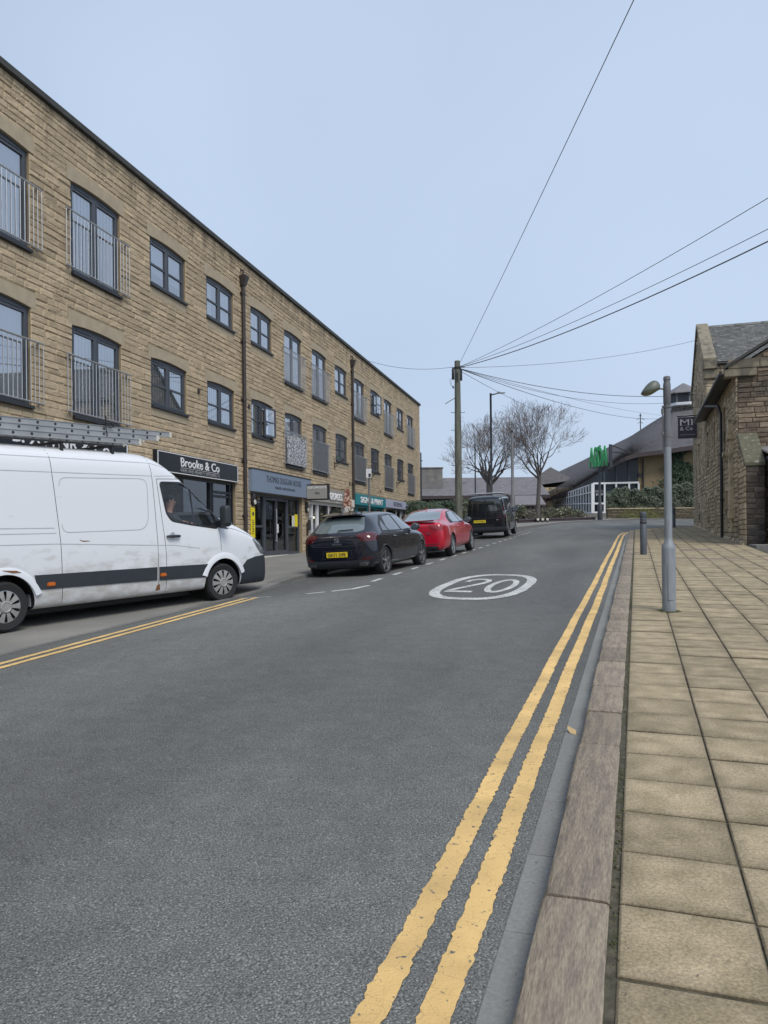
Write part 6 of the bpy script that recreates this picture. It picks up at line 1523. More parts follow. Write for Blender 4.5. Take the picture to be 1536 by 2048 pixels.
# overhead wires
def wire(a, b, sag, r, label):
    mb = MB(); a, b = Vector(a), Vector(b); n = 24
    mb.tube([a + (b - a) * (i / n) - Vector((0, 0, sag * 4 * (i / n) * (1 - i / n))) for i in range(n + 1)], r, 5)
    o = mb.build('overhead_wire', M['cable'], None, smooth=True); return tag(o, label, 'wire', 'wires fanning from the telegraph pole')
hd_ = Vector((PT.x + .14, PT.y, PT.z - .25))
def beyond(p, k, sag=0): return hd_ + (Vector(p) + Vector((0, 0, sag * 4 / k * (1 - 1 / k))) - hd_) * k
wire(hd_ + Vector((0, 0, .2)), beyond(at(1272, 0, 12.5), 1.6, .15), .15, .009, 'steepest thin wire, rising from the pole to the top edge of the picture')
wire(hd_, beyond(at(1536, 396, 17), 1.5, .4), .4, .009, 'highest of the three wires running from the pole to the right edge')
wire(hd_, beyond(at(1536, 458, 17), 1.5, .45), .45, .009, 'thin wire just above the thick cable on its way to the right edge')
wire(hd_ + Vector((.05, 0, -.03)), beyond(at(1536, 481, 17), 1.5, .6), .6, .017, 'thick black cable, lowest of those reaching the right edge')
wire(hd_ + Vector((0, 0, -.05)), RP(42.5, .05, 10.6), .35, .009, 'almost level thin wire from the pole to the gable of the stone building')
wire(hd_ + Vector((0, 0, -.1)), RP(44.2, .05, 7.9), .55, .015, 'thicker wire dipping from the pole to behind the lantern')
wire(hd_ + Vector((0, 0, -.12)), RP(45.2, .05, 7.75), .75, .009, 'thin wire just under the thicker dipping one behind the lantern')
wire(hd_ + Vector((0, 0, -.12)), at(1345, 835, 85), .9, .015, 'lower wire dropping to the ridge of the supermarket roof')
wire(hd_ + Vector((0, 0, -.12)), at(1338, 832, 86), .35, .010, 'faint wire just above the one dropping to the supermarket roof')
wire(hd_ + Vector((-.02, 0, -.2)), at(1130, 838, 88), .35, .011, 'wire passing the tall street light and dropping behind the trees')
wire(Vector((PT.x - .2, PT.y, PT.z - .27)), LP(39.4, -.05, 8.72), .25, .009, 'thin wire from the pole to the roof edge of the flats')

def tube_post(name, label, cat, px, y_top, y_base_px, Y, r0, r1, group=None):
    Pb = at(px, 1050, Y); Pt = at(px, y_top, Y); z0 = BASE(Y) + .08
    t = thing(name, label, cat, (Pb.x, Y, z0), 0, group)
    return t, Pt.z - z0
t, h = tube_post('street_light', 'tall black street light with a flat head on a short arm, behind the black van', 'street light', 984, 787, 0, 50, .08, .06)
mb = MB(); mb.lathe([(.10, 0), (.10, 1.3), (.07, 1.35), (.068, h - .02), (.085, h), (.03, h + .02)], (0, 0, 0), 'z', 12); mb.build('column', M['grey_post'], t, smooth=True)
mb = MB(); mb.tube([(0, 0, h - .10), (.45, -.02, h + .0)], [.05, .035], 8); mb.build('arm', M['grey_post'], t)
mb = MB(); mb.hexa([(.4, -.13, h - .01), (.95, -.12, h + .01), (.95, .10, h + .01), (.4, .1, h - .01), (.42, -.1, h + .07), (.93, -.1, h + .05), (.93, .08, h + .05), (.42, .08, h + .07)]); mb.tube([(.55, 0, h + .05), (.55, 0, h + .14)], .03, 8); mb.build('lamp_head', M['grey_post'], t, bevel=.02)
t, h = tube_post('camera_post', 'grey stepped metal post right of the black van, without a lamp head', 'post', 1026, 862, 0, 44, .1, .06)
mb = MB(); mb.lathe([(.145, 0), (.145, 1.9), (.085, 2.0), (.080, h - .15), (.065, h - .1)], (0, 0, 0), 'z', 12); mb.build('column', M['grey_paint'], t, smooth=True)
mb = MB(); mb.lathe([(.05, -.12), (.075, -.06), (.08, 0), (.05, .05)], (0, 0, h), 'z', 12); mb.build('dome_camera', M['grey_post'], t, smooth=True)
t, h = tube_post('slim_post', 'very slim grey post in front of the left bare tree', 'post', 951.5, 886, 0, 57, .05, .04)
mb = MB(); mb.lathe([(.06, 0), (.045, h)], (0, 0, 0), 'z', 10); mb.build('column', M['grey_post'], t)
t, h = tube_post('slim_post', 'slim dark post at the far corner of the flats', 'post', 843, 905, 0, 56, .05, .04)
mb = MB(); mb.lathe([(.07, 0), (.05, h)], (0, 0, 0), 'z', 10); mb.tube([(0, 0, h - .6), (.12, 0, h - .6)], .04, 6); mb.build('column', M['grey_post'], t)

# ------------------------------------------------------------------ supermarket with the swept roof
def surf(mb, A, B, th=None):
    o = len(mb.v); n = len(A); mb.v += [tuple(p) for p in A] + [tuple(p) for p in B]
    for i in range(n - 1): mb.f.append((o + i, o + i + 1, o + n + i + 1, o + n + i)); mb.m.append(0)
def resamp(P_, n):
    P_ = [Vector(p) for p in P_]; d = [0]
    for a, b in zip(P_, P_[1:]): d.append(d[-1] + (b - a).length)
    out = []
    for i in range(n + 1):
        s = d[-1] * i / n; k = 0
        while k < len(d) - 2 and d[k + 1] < s: k += 1
        out.append(P_[k].lerp(P_[k + 1], (s - d[k]) / max(1e-6, d[k + 1] - d[k])))
    return out
mk = thing('supermarket', 'supermarket with a sweeping slate roof, white framed glazing and a louvred lantern on top', 'building', (0, 0, 0))
YE = 82
eave = [at(1085, 1000, 96), at(1150, 975, 90), at(1168, 965, 86), at(1200, 946, 83), at(1225, 928, 80), at(1245, 915, 79), at(1275, 906, 79), at(1325, 900, 79), at(1400, 889, 79), at(1480, 880, 79)]
ridge = [at(1060, 968, 112), at(1120, 942, 108), at(1165, 921, 105), at(1217, 894, 102), at(1262, 872, 99), at(1300, 847, 97), at(1330, 829, 95), at(1350, 812, 95), at(1375, 806, 95), at(1480, 800, 95)]
N_ = 44; E_, G_ = resamp(eave, N_), resamp(ridge, N_)
mb = MB(); rowsR = []
K_ = 16
for k in range(K_ + 1):
    s = k / K_; rowsR.append([E_[i].lerp(G_[i], s) - Vector((0, 0, math.sin(math.pi * s) * .5)) for i in range(N_ + 1)])
# slates laid in courses on the swept surface
random.seed(4)
for k in range(K_):
    for i in range(N_):
        a, b, c, d = rowsR[k][i], rowsR[k][i + 1], rowsR[k + 1][i + 1], rowsR[k + 1][i]
        for j in range(4):
            for l in range(3):
                f_ = lambda x, y: a.lerp(b, x).lerp(d.lerp(c, x), y)
                l0 = Vector((0, 0, .035)); mb.add([f_(j / 4, l / 3) + l0, f_((j + .97) / 4, l / 3) + l0, f_((j + .97) / 4, (l + 1) / 3), f_(j / 4, (l + 1) / 3)], [(0, 1, 2, 3)])
mb.build('roof', M['slate'], mk, recalc=False)
mb = MB()
back = [p + Vector((6, 18, -4.5)) for p in G_]; surf(mb, G_, back); mb.build('roof', M['slate'], mk, recalc=False)
mb = MB()
for i in range(N_):
    a, b = E_[i], E_[i + 1]; dn = Vector((0, 0, -.42)); bk = Vector((.1, .35, 0))
    mb.hexa([a + dn, b + dn, b + dn + bk, a + dn + bk, a + Vector((0, 0, .02)), b + Vector((0, 0, .02)), b + bk, a + bk])
mb.build('fascia_board', M['timber'], mk)
mb = MB(); surf(mb, [p + Vector((.1, .3, -.15)) for p in E_], [p + Vector((.6, 4.2, -.1)) for p in E_]); mb.build('soffit', M['timber'], mk, recalc=False)
# brick wall
def wallq(mb, pa, pb, ztop_a, ztop_b, z0, th=.35):
    d = (pb - pa); d.z = 0; nn = Vector((-d.y, d.x, 0)).normalized() * th
    a, b = Vector((pa.x, pa.y, z0)), Vector((pb.x, pb.y, z0)); mb.hexa([a, b, b + nn, a + nn, Vector((a.x, a.y, ztop_a)), Vector((b.x, b.y, ztop_b)), Vector((b.x, b.y, ztop_b)) + nn, Vector((a.x, a.y, ztop_a)) + nn])
YW = 81
w0, w1 = at(1277, 1000, YW), at(1500, 1000, YW)
mb = MB(); wallq(mb, w0, w1, at(1277, 905, YW).z, at(1500, 876, YW).z, 1.2)
bwl = mb.build('brick_wall', M['brick'], mk)
mb = MB()
c0, c1 = w0.copy(), w1.copy(); L_ = (c1 - c0).length; dd = (c1 - c0).normalized(); dd.z = 0
stones(mb, lambda u, w_, h: (c0.x + dd.x * u, c0.y - h - .01, w_), 0, L_, 1.3, 9.3, .1, (.22, .26), .01, clip=lambda c, z, a, b, z0_, z1_: z1_ < at(1277, 905, YW).z + (c / L_) * (at(1500, 876, YW).z - at(1277, 905, YW).z), fine=False, gap=.008)
mb.build('brickwork', M['brick'], mk, recalc=False)
mb = MB(); p = at(1287, 1000, YW - .2); mb.tube([(p.x, p.y, 1.5), (p.x, p.y, at(1287, 918, YW).z)], .09, 8); q = at(1281, 950, YW - .1); mb.box(q.x - .25, q.x + .25, q.y - .05, q.y + .1, q.z - .2, q.z + .2)
mb.build('downpipe', M['iron'], mk)
# big dark gable glazing under the sweep, white shopfront below
mb = MB(); poly = [at(1172, 969, YW), at(1200, 950, YW), at(1226, 930, YW), at(1246, 917, YW), at(1277, 908, YW), at(1277, 966, YW)]
mb.add([tuple(p) for p in poly], [tuple(range(len(poly)))]); mb.add([tuple(p + Vector((0, .3, 0))) for p in poly], [tuple(range(len(poly)))]); mb.build('gable_glazing', M['dimglass'], mk, recalc=False)
mb = MB()
for a_, yt in ((1208, 946), (1232, 928), (1257, 914)): pa, pb = at(a_, yt, YW - .05), at(a_, 966, YW - .05); mb.box(pa.x - .07, pa.x + .07, pa.y - .06, pa.y, pb.z, pa.z)
mb.build('glazing_bar', M['frame'], mk)
def wbar(mb, pxa, pya, pxb, pyb, wd, Y=YW - .3, Yb=None):
    a, b = at(pxa, pya, Y), at(pxb, pyb, Yb or Y)
    mb.tube([a, b], wd, 4)
mb = MB()
for x in (1187, 1209, 1232, 1258, 1277): wbar(mb, x, 966, x, 1026 if x < 1215 else 1000, .12)
for (xa, ya, xb, yb) in ((1187, 967, 1277, 965), (1187, 1007, 1209, 1007), (1187, 1025, 1213, 1025)): wbar(mb, xa, ya, xb, yb, .13)
wbar(mb, 1185, 968, 1185, 1026, .2)
sf = mb.build('white_shopfront_frame', M['whiteframe'], mk)
g0, g1, g2, g3 = at(1187, 1026, YW), at(1277, 1026, YW), at(1277, 966, YW), at(1187, 966, YW)
mb = MB(); mb.add([g0, g1, g2, g3], [(0, 1, 2, 3)]); sg_ = mb.build('shop_window', M['dimglass'], mk, recalc=False)
for s_, px, py, ww, hh in (('LADIES', 1190, 984, .85, .2), ('£16.99', 1192, 991, .75, .26), ('LADIES', 1212, 989, .95, .16), ('GENTS', 1238, 979, .85, .16)):
    p = at(px, py, YW - .12); text_obj(s_, ww, hh, .01, Matrix.Translation(p) @ Matrix.Rotation(R(90), 4, 'X'), 'window_lettering', M['white'] if '£' in s_ else M['groove'], sg_)
# receding entrance glazing to the left of the corner
pc = at(1184, 1026, YW); pl = at(1108, 1016, 99)
mb = MB(); n = 16
zt0, zt1 = at(1184, 968, YW).z, at(1108, 995, 99).z
for i in range(n + 1):
    s = i / n; x, y = pc.x + (pl.x - pc.x) * s, pc.y + (pl.y - pc.y) * s; zt = zt0 + (zt1 - zt0) * s; zbm = pc.z + (pl.z - pc.z) * s
    mb.box(x - .06, x + .06, y - .06, y + .06, zbm, zt)
for f0 in (0, .33, .72, 1.0):
    mb.tube([(pc.x, pc.y - .02, pc.z + (zt0 - pc.z) * f0), (pl.x, pl.y, pl.z + (zt1 - pl.z) * f0)], .07, 4)
mb.build('white_shopfront_frame', M['whiteframe'], mk)
mb = MB(); mb.add([(pc.x + .1, pc.y + .2, pc.z), (pl.x + .1, pl.y, pl.z), (pl.x + .1, pl.y, zt1), (pc.x + .1, pc.y + .2, zt0)], [(0, 1, 2, 3)]); mb.build('shop_window', M['dimglass'], mk, recalc=False)
mb = MB(); a = at(1165, 1026, YW - 2)
for k in range(4): mb.box(at(1150, 1040, YW - 1 - k * .6).x, at(1216, 1040, YW - 1).x, YW - 1.4 - k * .7, YW + 1, 1.1, at(1187, 1027 + k * 3.2, YW).z)
mb.build('entrance_step', M['kerb_grey'], mk)
# lantern on the roof
lc = at(1370, 812, 92); l0, l1 = at(1349, 812, 92), at(1400, 812, 92)
mb = MB(); zb0, zb1 = at(1350, 810, 92).z, at(1350, 803, 92).z; hw = 1.9; cx, cy = at(1380, 800, 92).x, 94
mb.lathe([(hw + .1, zb0 + .1), (hw + .1, zb1)], (cx, cy, 0), 'z', 8); mb.build('lantern_base', M['whiteframe'], mk)
mb = MB(); ztp = at(1350, 785, 92).z; mb.lathe([(hw - .1, zb1), (hw - .1, ztp)], (cx, cy, 0), 'z', 8); lt = mb.build('lantern_louvre', M['grey_post'], mk)
mb = MB()
for k in range(8):
    a = 2 * math.pi * k / 8; mb.box(cx + (hw - .08) * math.cos(a) - .09, cx + (hw - .08) * math.cos(a) + .09, cy + (hw - .08) * math.sin(a) - .09, cy + (hw - .08) * math.sin(a) + .09, zb1, ztp)
mb.build('lantern_post', M['grey_paint'], lt)
mb = MB(); mb.lathe([(hw + .55, ztp), (hw + .5, ztp + .12), (.1, at(1380, 760, 92).z)], (cx, cy, 0), 'z', 8); mb.build('lantern_roof', M['slate'], lt)
# ivy and hedge
def leaves(name, n, fn, size, m, label, cat, kind=None, group=None):
    mb = MB()
    for i in range(n):
        p, nrm = fn(i)
        if p is None: continue
        s = size * random.uniform(.6, 1.3); a = random.uniform(0, 6.28)
        d = Vector((random.gauss(0, 1), random.gauss(0, 1), random.gauss(0, .7))).normalized()
        if nrm is not None: d = (d * .7 + nrm).normalized()
        u = d.orthogonal().normalized(); v = d.cross(u); u2 = u * math.cos(a) + v * math.sin(a); v2 = d.cross(u2)
        p = Vector(p); mb.add([p - u2 * s * .5, p + v2 * s * .28 + d * s * .05, p + u2 * s * .5, p - v2 * s * .28 + d * s * .05], [(0, 1, 2, 3)])
    o = mb.build(name, m, None, recalc=False); tag(o, label, cat, group, kind); return o
random.seed(9)
def ivy(i):
    s = random.random(); py = 896 + 110 * s; cxp = 1366 + 10 * math.sin(py * .06); wdt = (8 if py < 925 else 14 + (py - 925) * .55) * (1 + .35 * math.sin(py * .21)); px = random.gauss(cxp, wdt * .6)
    return at(px, py, YW - .25 - random.random() * .5), Vector((0, -1, .2))
leaves('ivy', 5200, ivy, .3, M['leaf'], 'dark ivy climbing the buff brick wall of the supermarket', 'ivy')
YR = 71.5
def hedge(i):
    px = random.uniform(1213, 1430); tp = 977 + 22 * max(0, (1250 - px) / 40) ** 1.6 * .6 + 3 * math.sin(px * .09) + 2.5 * math.sin(px * .31)
    tp = max(tp, 972) - (8 if px > 1335 else 0)
    edge = random.random()
    if edge < .6: py = random.uniform(tp, 1021); Y = YR + .35 + random.random() * .35 + .3 * noise.noise(Vector((px * .06, py * .06, 0)))
    else: py = tp + random.random() * 3; Y = YR + .4 + random.random() * 2
    return at(px, py, Y), Vector((0, -.9, .5))
leaves('hedge', 15000, hedge, .19, M['leaf_hedge'], 'clipped evergreen hedge behind the low stone wall on the corner', 'hedge')
hb = bpy.data.objects['hedge']
mb = MB(); a, b = at(1220, 1020, YR + 1.2), at(1430, 1020, YR + 1.2); mb.box(a.x, b.x, YR + .8, YR + 2.6, a.z - .3, at(1300, 981, YR + 1.2).z); mb.build('hedge_core', M['leaf_hedge'], hb)
t = thing('retaining_wall', 'low mossy stone wall under the clipped hedge at the road bend', 'wall', (0, 0, 0))
a, b = at(1215, 1037, YR), at(1440, 1034, YR); zt = at(1215, 1018.5, YR).z
mb = MB(); mb.box(a.x, b.x, YR + .02, YR + .4, .9, zt); mb.build('core', M['mortar2'], t)
mb = MB(); stones(mb, lambda u, w_, h: (u, YR - h, w_), a.x, b.x, 1.0, zt, .14, (.3, .6), .05, fine=False); mb.build('stonework', mat('mossy_wall_stone', (.12, .10, .068), .95, var=.25, scale=4, island=.3, c2=(.11, .12, .04), c2scale=.35, c2lo=.48, c2hi=.6), t, recalc=False)
mb = MB(); mb.box(a.x - .05, b.x, YR - .08, YR + .45, zt, zt + .09); mb.build('coping', M['stone2_plain'], t, bevel=.015)
# supermarket pole sign
Ys = 66; pb = at(1200, 1036, Ys); z0 = BASE(Ys) + .08
t = thing('pole_sign', 'tall dark pole with big green letters reading ASDA in front of the supermarket', 'shop sign', (pb.x, Ys, z0))
zs0, zs1 = at(1200, 934, Ys).z - z0, at(1200, 893, Ys).z - z0
mb = MB(); mb.lathe([(.22, 0), (.22, 1.3), (.12, 1.45), (.09, zs0 - .1)], (0, 0, 0), 'z', 12); mb.build('pole', M['grey_post'], t, smooth=True)
an = R(-64)
Ms = Matrix.Rotation(an, 4, 'Z')
mb = MB(); mb.box(-1.15, 1.25, .02, .09, zs0 - .05, zs0 + .02, X=Ms); mb.box(-.07, .07, .0, .12, zs0 - .2, zs1 + .1, X=Ms); mb.box(1.22, 1.32, -.05, .25, zs0 - .1, zs1 + .05, X=Ms); mb.tube([Ms @ Vector((1.28, .1, zs1)), Ms @ Vector((1.4, 2.2, zs1 - .55))], .05, 6); mb.tube([Ms @ Vector((1.28, .1, zs1 - .6)), Ms @ Vector((1.4, 2.2, zs1 - .6))], .05, 6)
mb.build('sign_frame', M['grey_post'], t)
text_obj('ASDA', 2.3, zs1 - zs0, .12, Ms @ Matrix.Translation((-1.15, -.12, zs0)) @ Matrix.Rotation(R(90), 4, 'X'), 'sign_lettering', M['green'], t, weight=.03, spacing=1.04)

# ------------------------------------------------------------------ low slate roofed parade on the left of the supermarket
pr = thing('shop_parade', 'long low parade with a grey slate roof and a dark canopy behind the bare trees', 'building', (0, 0, 0))
Yp = 88; a, b = at(780, 992, Yp), at(1100, 992, Yp); ze = at(960, 991, Yp).z; zr_ = at(960, 956, Yp + 8).z
mb = MB(); random.seed(5)
Lp = b.x - a.x; sp = math.hypot(8, zr_ - ze)
roof_slabs(mb, lambda u, s, h: (a.x + u, Yp + s / sp * 8, ze + s / sp * (zr_ - ze) + h), 0, Lp, sp, .4, (.5, .7)); mb.build('roof', M['slate'], pr, recalc=False)
mb = MB(); mb.box(a.x, b.x, Yp + 8, Yp + 8.3, 1, zr_ + .05); mb.box(a.x, b.x, Yp + 8.3, Yp + 14, 1, zr_ - .3); mb.build('rear_block', M['slate'], pr)
mb = MB(); mb.box(a.x, b.x, Yp - .05, Yp + .3, ze - .35, ze + .02); mb.box(a.x, b.x, Yp + .3, Yp + 2.5, ze - .2, ze - .12); mb.build('fascia_board', M['timber'], pr)
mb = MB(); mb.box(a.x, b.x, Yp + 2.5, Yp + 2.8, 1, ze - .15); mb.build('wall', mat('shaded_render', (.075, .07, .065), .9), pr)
mb = MB()
for i in range(14): x = a.x + Lp * (i + .5) / 14; mb.box(x - .14, x + .14, Yp + .2, Yp + .48, 1, ze - .3)
mb.build('canopy_post', M['timber'], pr)
mb = MB(); c, d = at(820, 937, Yp + 3), at(885, 937, Yp + 3); mb.box(c.x, d.x, Yp + 3, Yp + 9, ze + .5, c.z); mb.box(c.x - .1, d.x + .1, Yp + 2.9, Yp + 9.1, c.z, c.z + .12); mb.build('upper_block', mat('grey_stone_block', (.16, .155, .15), .9, var=.2, scale=1.5, c2=(.20, .19, .165), c2scale=1), pr)
# gabled roof between the parade and the supermarket
gb = thing('gabled_outbuilding', 'grey slate gable rising between the bare tree and the swept roof', 'building', (0, 0, 0))
pts = [at(1040, 975, 100), at(1101, 934, 100), at(1150, 960, 100)]; q = [p + Vector((3, 12, 0)) for p in pts]
mb = MB(); mb.add([tuple(p) for p in pts + q], [(0, 1, 4, 3), (1, 2, 5, 4), (0, 2, 1), (3, 4, 5)]); mb.build('roof', M['slate'], gb)
mb = MB(); mb.box(pts[0].x + .3, pts[2].x - .3, 100.3, 112, 1.2, pts[0].z); mb.build('wall', M['stone2_plain'], gb)
lt_ = thing('lean_to_shop', 'small stone lean-to with slate roof and pale flashing, right of the black van', 'building', (0, 0, 0))
a, b = at(1030, 1011, 84), at(1092, 1011, 84); c = at(1040, 993, 87); 
mb = MB(); mb.hexa([(a.x, 84, a.z), (b.x, 84, a.z), (b.x, 87, c.z), (a.x, 87, c.z), (a.x, 84, a.z + .12), (b.x, 84, a.z + .12), (b.x, 87, c.z + .12), (a.x, 87, c.z + .12)]); mb.build('roof', M['slate'], lt_)
mb = MB(); mb.tube([at(1040, 1010, 83.9), at(1053, 994, 86.9)], .05, 4); mb.build('flashing', M['whiteframe'], lt_)
mb = MB(); mb.box(a.x + .3, b.x - .2, 84.5, 88, 1.5, a.z); mb.build('wall', mat('buff_stone_wall', (.21, .185, .145), .9, var=.1), lt_)  # even buff stone colour with slight random variation
mb = MB()
for px in (1048, 1057, 1066, 1080): p = at(px, 1030, 84.4); mb.box(p.x - .12, p.x + .12, 84.38, 84.5, 1.6, a.z - .1)
mb.build('dark_pier', M['timber'], lt_)
# distant aerial mast
ms = at(1281, 862, 130); t = thing('radio_mast', 'thin distant aerial mast above the swept roof', 'mast', (ms.x, 130, 2))
mb = MB(); hm = at(1281, 827, 130).z - 2; mb.tube([(0, 0, 0), (0, 0, hm)], .09, 5)
for z, w_ in ((hm - .9, .7), (hm - 1.5, .45), (hm - .3, .25)): mb.tube([(-w_, 0, z - .15), (0, 0, z + .1), (w_, 0, z - .15)], .05, 4)
mb.build('mast', M['grey_post'], t)

# ------------------------------------------------------------------ planting
def shrub(label, px, py_top, Y, wd, n, m=None, size=.2, flowers=0, group='shrubs in the bed in front of the parade'):
    p = at(px, py_top, Y); z0 = BASE(Y) + .05; h = max(.5, p.z - z0)
    t = thing('shrub', label, 'shrub', (p.x, Y, z0), 0, group); mb = MB(); sd_ = random.random() * 50
    for i in range(n):
        d = Vector((random.gauss(0, 1), random.gauss(0, 1), random.gauss(0, 1))).normalized(); k = random.uniform(.55, 1) * (1 + .35 * noise.noise(d * 1.7 + Vector((sd_, 0, 0))))
        c = Vector((d.x * wd * k, d.y * wd * .8 * k, h * .5 + d.z * h * .5 * k)); s = size * random.uniform(.5, 1.3)
        u = Vector((random.gauss(0, 1), random.gauss(0, 1), random.gauss(0, .6))).normalized(); v = u.orthogonal().normalized()
        mb.add([c - u * s * .5, c + v * s * .25, c + u * s * .5, c - v * s * .25], [(0, 1, 2, 3)])
    f = mb.build('foliage', m or M['leaf_mix'], t, recalc=False)
    mb = MB()
    for k in range(6): a = k * 1.05; mb.tube([(0, 0, 0), (math.cos(a) * wd * .3, math.sin(a) * wd * .3, h * .45), (math.cos(a) * wd * .6, math.sin(a) * wd * .5, h * .8)], [.03, .02, .008], 5)
    mb.build('stem', M['twig'], t)
    if flowers:
        mb = MB()
        for i in range(flowers):
            d = Vector((random.gauss(0, 1), -abs(random.gauss(0, 1)), random.gauss(0, 1))).normalized(); c = Vector((d.x * wd, d.y * wd * .8, h * .5 + d.z * h * .5)); s = .05
            mb.add([c + Vector((-s, 0, 0)), c + Vector((0, -.02, s)), c + Vector((s, 0, 0)), c + Vector((0, -.02, -s))], [(0, 1, 2, 3)])
        mb.build('flowers', M['petal'], t, recalc=False)
random.seed(31)
shrub('shrub with pale yellow flowers just right of the black van', 1040, 1012, 62, .8, 900, flowers=5)
shrub('greyish low shrub beside the pale flowered one', 1058, 1020, 62, .9, 800, mat('grey_shrub', (.12, .11, .09), .8, island=.5))
shrub('low dark shrub behind the round markers', 1083, 1018, 64, .9, 800)
shrub('green shrub in the middle of the bed', 1106, 1015, 65, .9, 900, flowers=14)
shrub('broad shrub with a few white flowers below the supermarket entrance', 1128, 1012, 66, 1.0, 1000, flowers=9)
shrub('shrub at the end of the bed near the steps', 1152, 1018, 67, .9, 800, flowers=5)
shrub('pale leaved shrub seen between the telegraph pole and the black van', 922, 1014, 60, .7, 700, flowers=10)
shrub('dark evergreen bush behind the red car, left of the pole', 893, 1000, 64, 1.5, 2200, M['leaf'], .28, 0, 'evergreens beyond the flats')
shrub('dark evergreen bush at the corner of the flats', 862, 1006, 62, 1.4, 1800, M['leaf'], .28, 0, 'evergreens beyond the flats')
shrub('wide bush between the pole and the left bare tree', 935, 994, 74, 1.9, 2000, M['leaf_mix'], .3, 0, 'evergreens beyond the flats')
# hedge in front of the last shop
t = tag(leaves('hedge', 3800, lambda i: (LP(43.6 + 8.2 * random.random(), .9 + random.random() * .8, ZB(47) + 2.02 * math.sqrt(random.random()) + .1 * noise.noise(Vector((i * .01, 0, 0)))), Vector((.6, -.6, .4))), .16, M['leaf'], 'dark green hedge in front of the lilac shop sign', 'hedge'))
mb = MB(); q0, q1 = LP(43.8, 1.0, 0), LP(51.6, 1.0, 0); e_ = LN * .6
mb.hexa([q0 - Vector((0, 0, .6)), q1 - Vector((0, 0, .6)), q1 + e_ - Vector((0, 0, .6)), q0 + e_ - Vector((0, 0, .6)), q0 + Vector((0, 0, 1.45)), q1 + Vector((0, 0, 1.45)), q1 + e_ + Vector((0, 0, 1.45)), q0 + e_ + Vector((0, 0, 1.45))]); mb.build('hedge_core', M['leaf'], t)
# low timber edging with three round white ends
t = thing('planter_edging', 'low dark timber edging of the flower bed', 'edging', (0, 0, 0))
mb = MB()
pa, pb, pcx = at(1036, 1044, 58), at(1100, 1040, 62), at(1190, 1037, 67)
for z in (0, .16): 
    for p, q in ((pa, pb), (pb, pcx)): mb.tube([(p.x, p.y, BASE(p.y) + .12 + z), (q.x, q.y, BASE(q.y) + .12 + z)], .09, 8)
mb.build('timber_rail', M['timber'], t)
for px, lb in ((1076, 'left one of the three pale round log ends by the flower bed'), (1085.5, 'middle one of the three pale round log ends by the flower bed'), (1095, 'right one of the three pale round log ends by the flower bed')):
    p = at(px, 1038.5, 59.5); t = thing('round_marker', lb, 'marker', p, 0, 'three round markers at the flower bed')
    mb = MB(); mb.lathe([(.12, 0), (.12, -.5)], (0, 0, 0), 'y', 18); mb.v = [(x, y + .5, z) for x, y, z in mb.v]; mb.build('log', M['timber'], t)
    mb = MB(); mb.lathe([(.10, -.0), (.10, -.015), (.05, -.016), (.05, -.014)], (0, 0, 0), 'y', 18); mb.build('pale_face', M['cream'], t)
    mb = MB(); mb.tube([(0, .1, -.1), (0, .1, p.z * -1 + BASE(59.5) - .1 if False else -.5)], .05, 6); mb.build('peg', M['timber'], t)

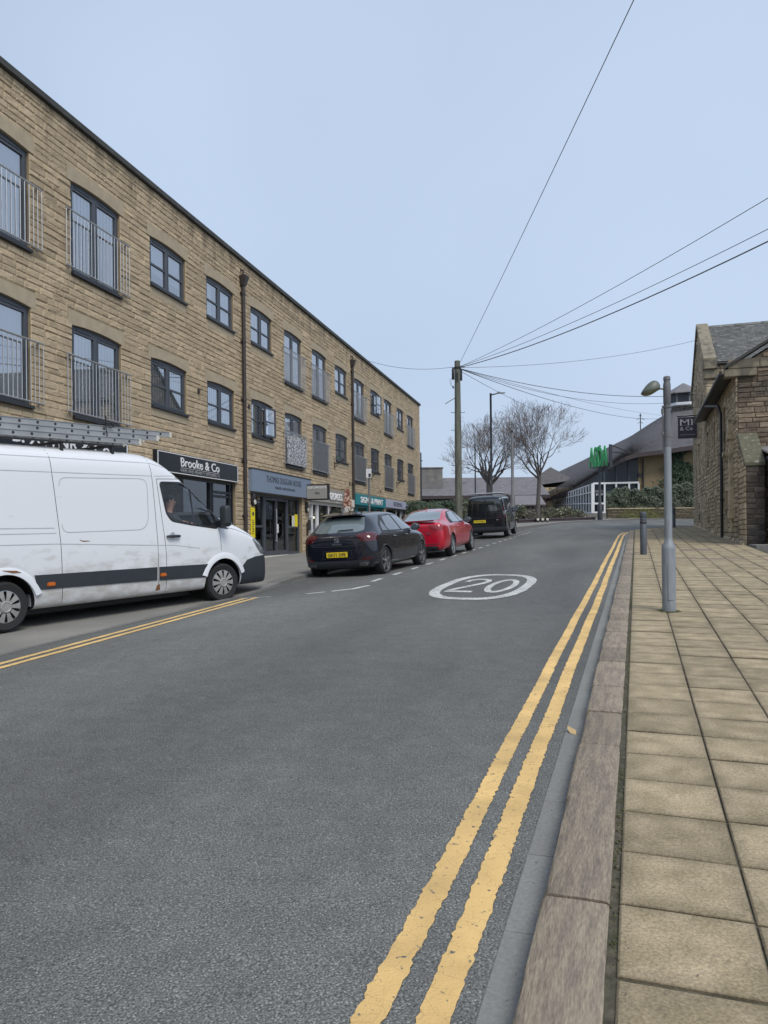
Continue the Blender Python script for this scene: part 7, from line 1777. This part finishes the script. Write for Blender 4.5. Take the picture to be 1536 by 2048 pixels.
# bare trees
def tree(label, px, Y, py_base, py_top, half_w, r0, seed, lean, style):
    random.seed(seed); pb = at(px, 1030, Y); z0 = BASE(Y); t = thing('bare_tree', label, 'tree', (pb.x, Y, z0), 0, 'bare winter trees')
    H = at(px, py_top, Y).z - z0; W_ = half_w
    tr, br, tw = MB(), MB(), MB()
    hf = at(px, py_base, Y).z - z0
    def grow(p, d, L_, r, lv):
        n = 4 if lv < 3 else 3; pts = [p]; q = p.copy(); dd = d.copy()
        for i in range(n):
            dd = (dd + Vector((random.gauss(0, .13), random.gauss(0, .13), random.gauss(0, .07) + (.07 if lv > 1 else .03)))).normalized(); q = q + dd * L_ / n; pts.append(q.copy())
        rs = [r * (1 - .45 * i / n) for i in range(n + 1)];         (br if lv < 3 else tw).tube(pts, [max(q_, .0065) for q_ in rs], 6 if lv < 2 else (4 if lv < 4 else 3), cap=False)
        if lv >= 6: return
        k = 3 if lv in (0, 1, 3) else (3 if random.random() < .5 else 2)
        for j in range(k):
            f_ = random.uniform(.35, 1) if j else 1.0; idx = min(n, max(1, int(f_ * n + .5))); b0 = pts[idx]; ax = dd.orthogonal().normalized(); ax.rotate(Matrix.Rotation(random.uniform(0, 6.28), 3, dd))
            nd = dd.copy(); nd.rotate(Matrix.Rotation(R(random.uniform(18, 48) if j else random.uniform(5, 22)), 3, ax))
            rel = b0 + nd * L_ * .5; rx = rel.x / W_; rz = (rel.z - (H + hf) / 2) / ((H - hf) / 2)
            sc = 1.0 if rx * rx + rz * rz < 1.1 else .75
            grow(b0, nd, L_ * random.uniform(.62, .84) * sc, rs[idx] * random.uniform(.58, .72), lv + 1)
    top = Vector((lean * hf, 0, hf))
    tr.tube([(0, 0, -.2), (lean * hf * .4, .03, hf * .5), top], [r0 * 1.25, r0, r0 * .92], 10, cap=False); tr.build('trunk', M['bark'], t, smooth=True)
    for k in range(style):
        a = 2 * math.pi * k / style + random.uniform(-.3, .3); tilt = R(random.uniform(22, 62) if k else 8)
        d = Vector((math.sin(tilt) * math.cos(a) + lean * .5, math.sin(tilt) * math.sin(a) * .8, math.cos(tilt))).normalized()
        b0 = top if k % 2 == 0 else top * random.uniform(.8, .98)
        grow(b0, d, (H - hf) * random.uniform(.34, .44), r0 * random.uniform(.42, .6), 0)
    br.build('branches', M['bark'], t); tw.build('twigs', M['twig'], t, recalc=False)
tree('bushy bare tree with many upswept limbs behind the tall street light', 978, 64, 968, 846, 3.3, .22, 8, 0, 8)
tree('wide bare tree with crooked limbs leaning towards the green sign', 1075, 62, 955, 822, 4.6, .17, 14, .05, 7)

# ---------------------------------------------------------------- small things near the camera
p = Vector((1.215, 5.02, BASE(5.02) + .012))
mb = MB(); mb.add([(0, -.045, 0), (.022, -.012, .012), (.014, .03, .008), (0, .05, .02), (-.018, .026, .015), (-.024, -.01, .004)], [(0, 1, 2, 3, 4, 5)]); o = mb.build('fallen_leaf', mat('dry_leaf', (.50, .36, .18), .7), None, recalc=False); o.location = p; o.rotation_euler = (R(12), R(-10), R(20)); tag(o, 'dry tan leaf lying in the gutter beside the stone kerb', 'leaf')
sm = o.modifiers.new('s', 'SOLIDIFY'); sm.thickness = .0015
random.seed(77)
mb = MB()
for i in range(420):
    Y = random.uniform(2, 12) ** 1.0; X = XR(Y) + random.choice((random.uniform(-3.5, .35), random.uniform(.8, 3.0), random.gauss(.43, .04), random.gauss(.8, .03)))
    zz = BASE(Y) + (.104 if X > XR(Y) + .76 else .008); s = random.uniform(.0015, .005)
    if .49 < X - XR(Y) < .76: continue
    mb.add([(X + s * math.cos(a), Y + s * math.sin(a), zz - .002) for a in (0, 1.9, 4)] + [(X, Y, zz + s * .8)], [(0, 1, 3), (1, 2, 3), (2, 0, 3)])
tag(mb.build('grit', mat('pale_grit', (.22, .2, .17), .9, island=.6), None, recalc=False), 'loose grit scattered on the road and paving', 'grit', kind='stuff')
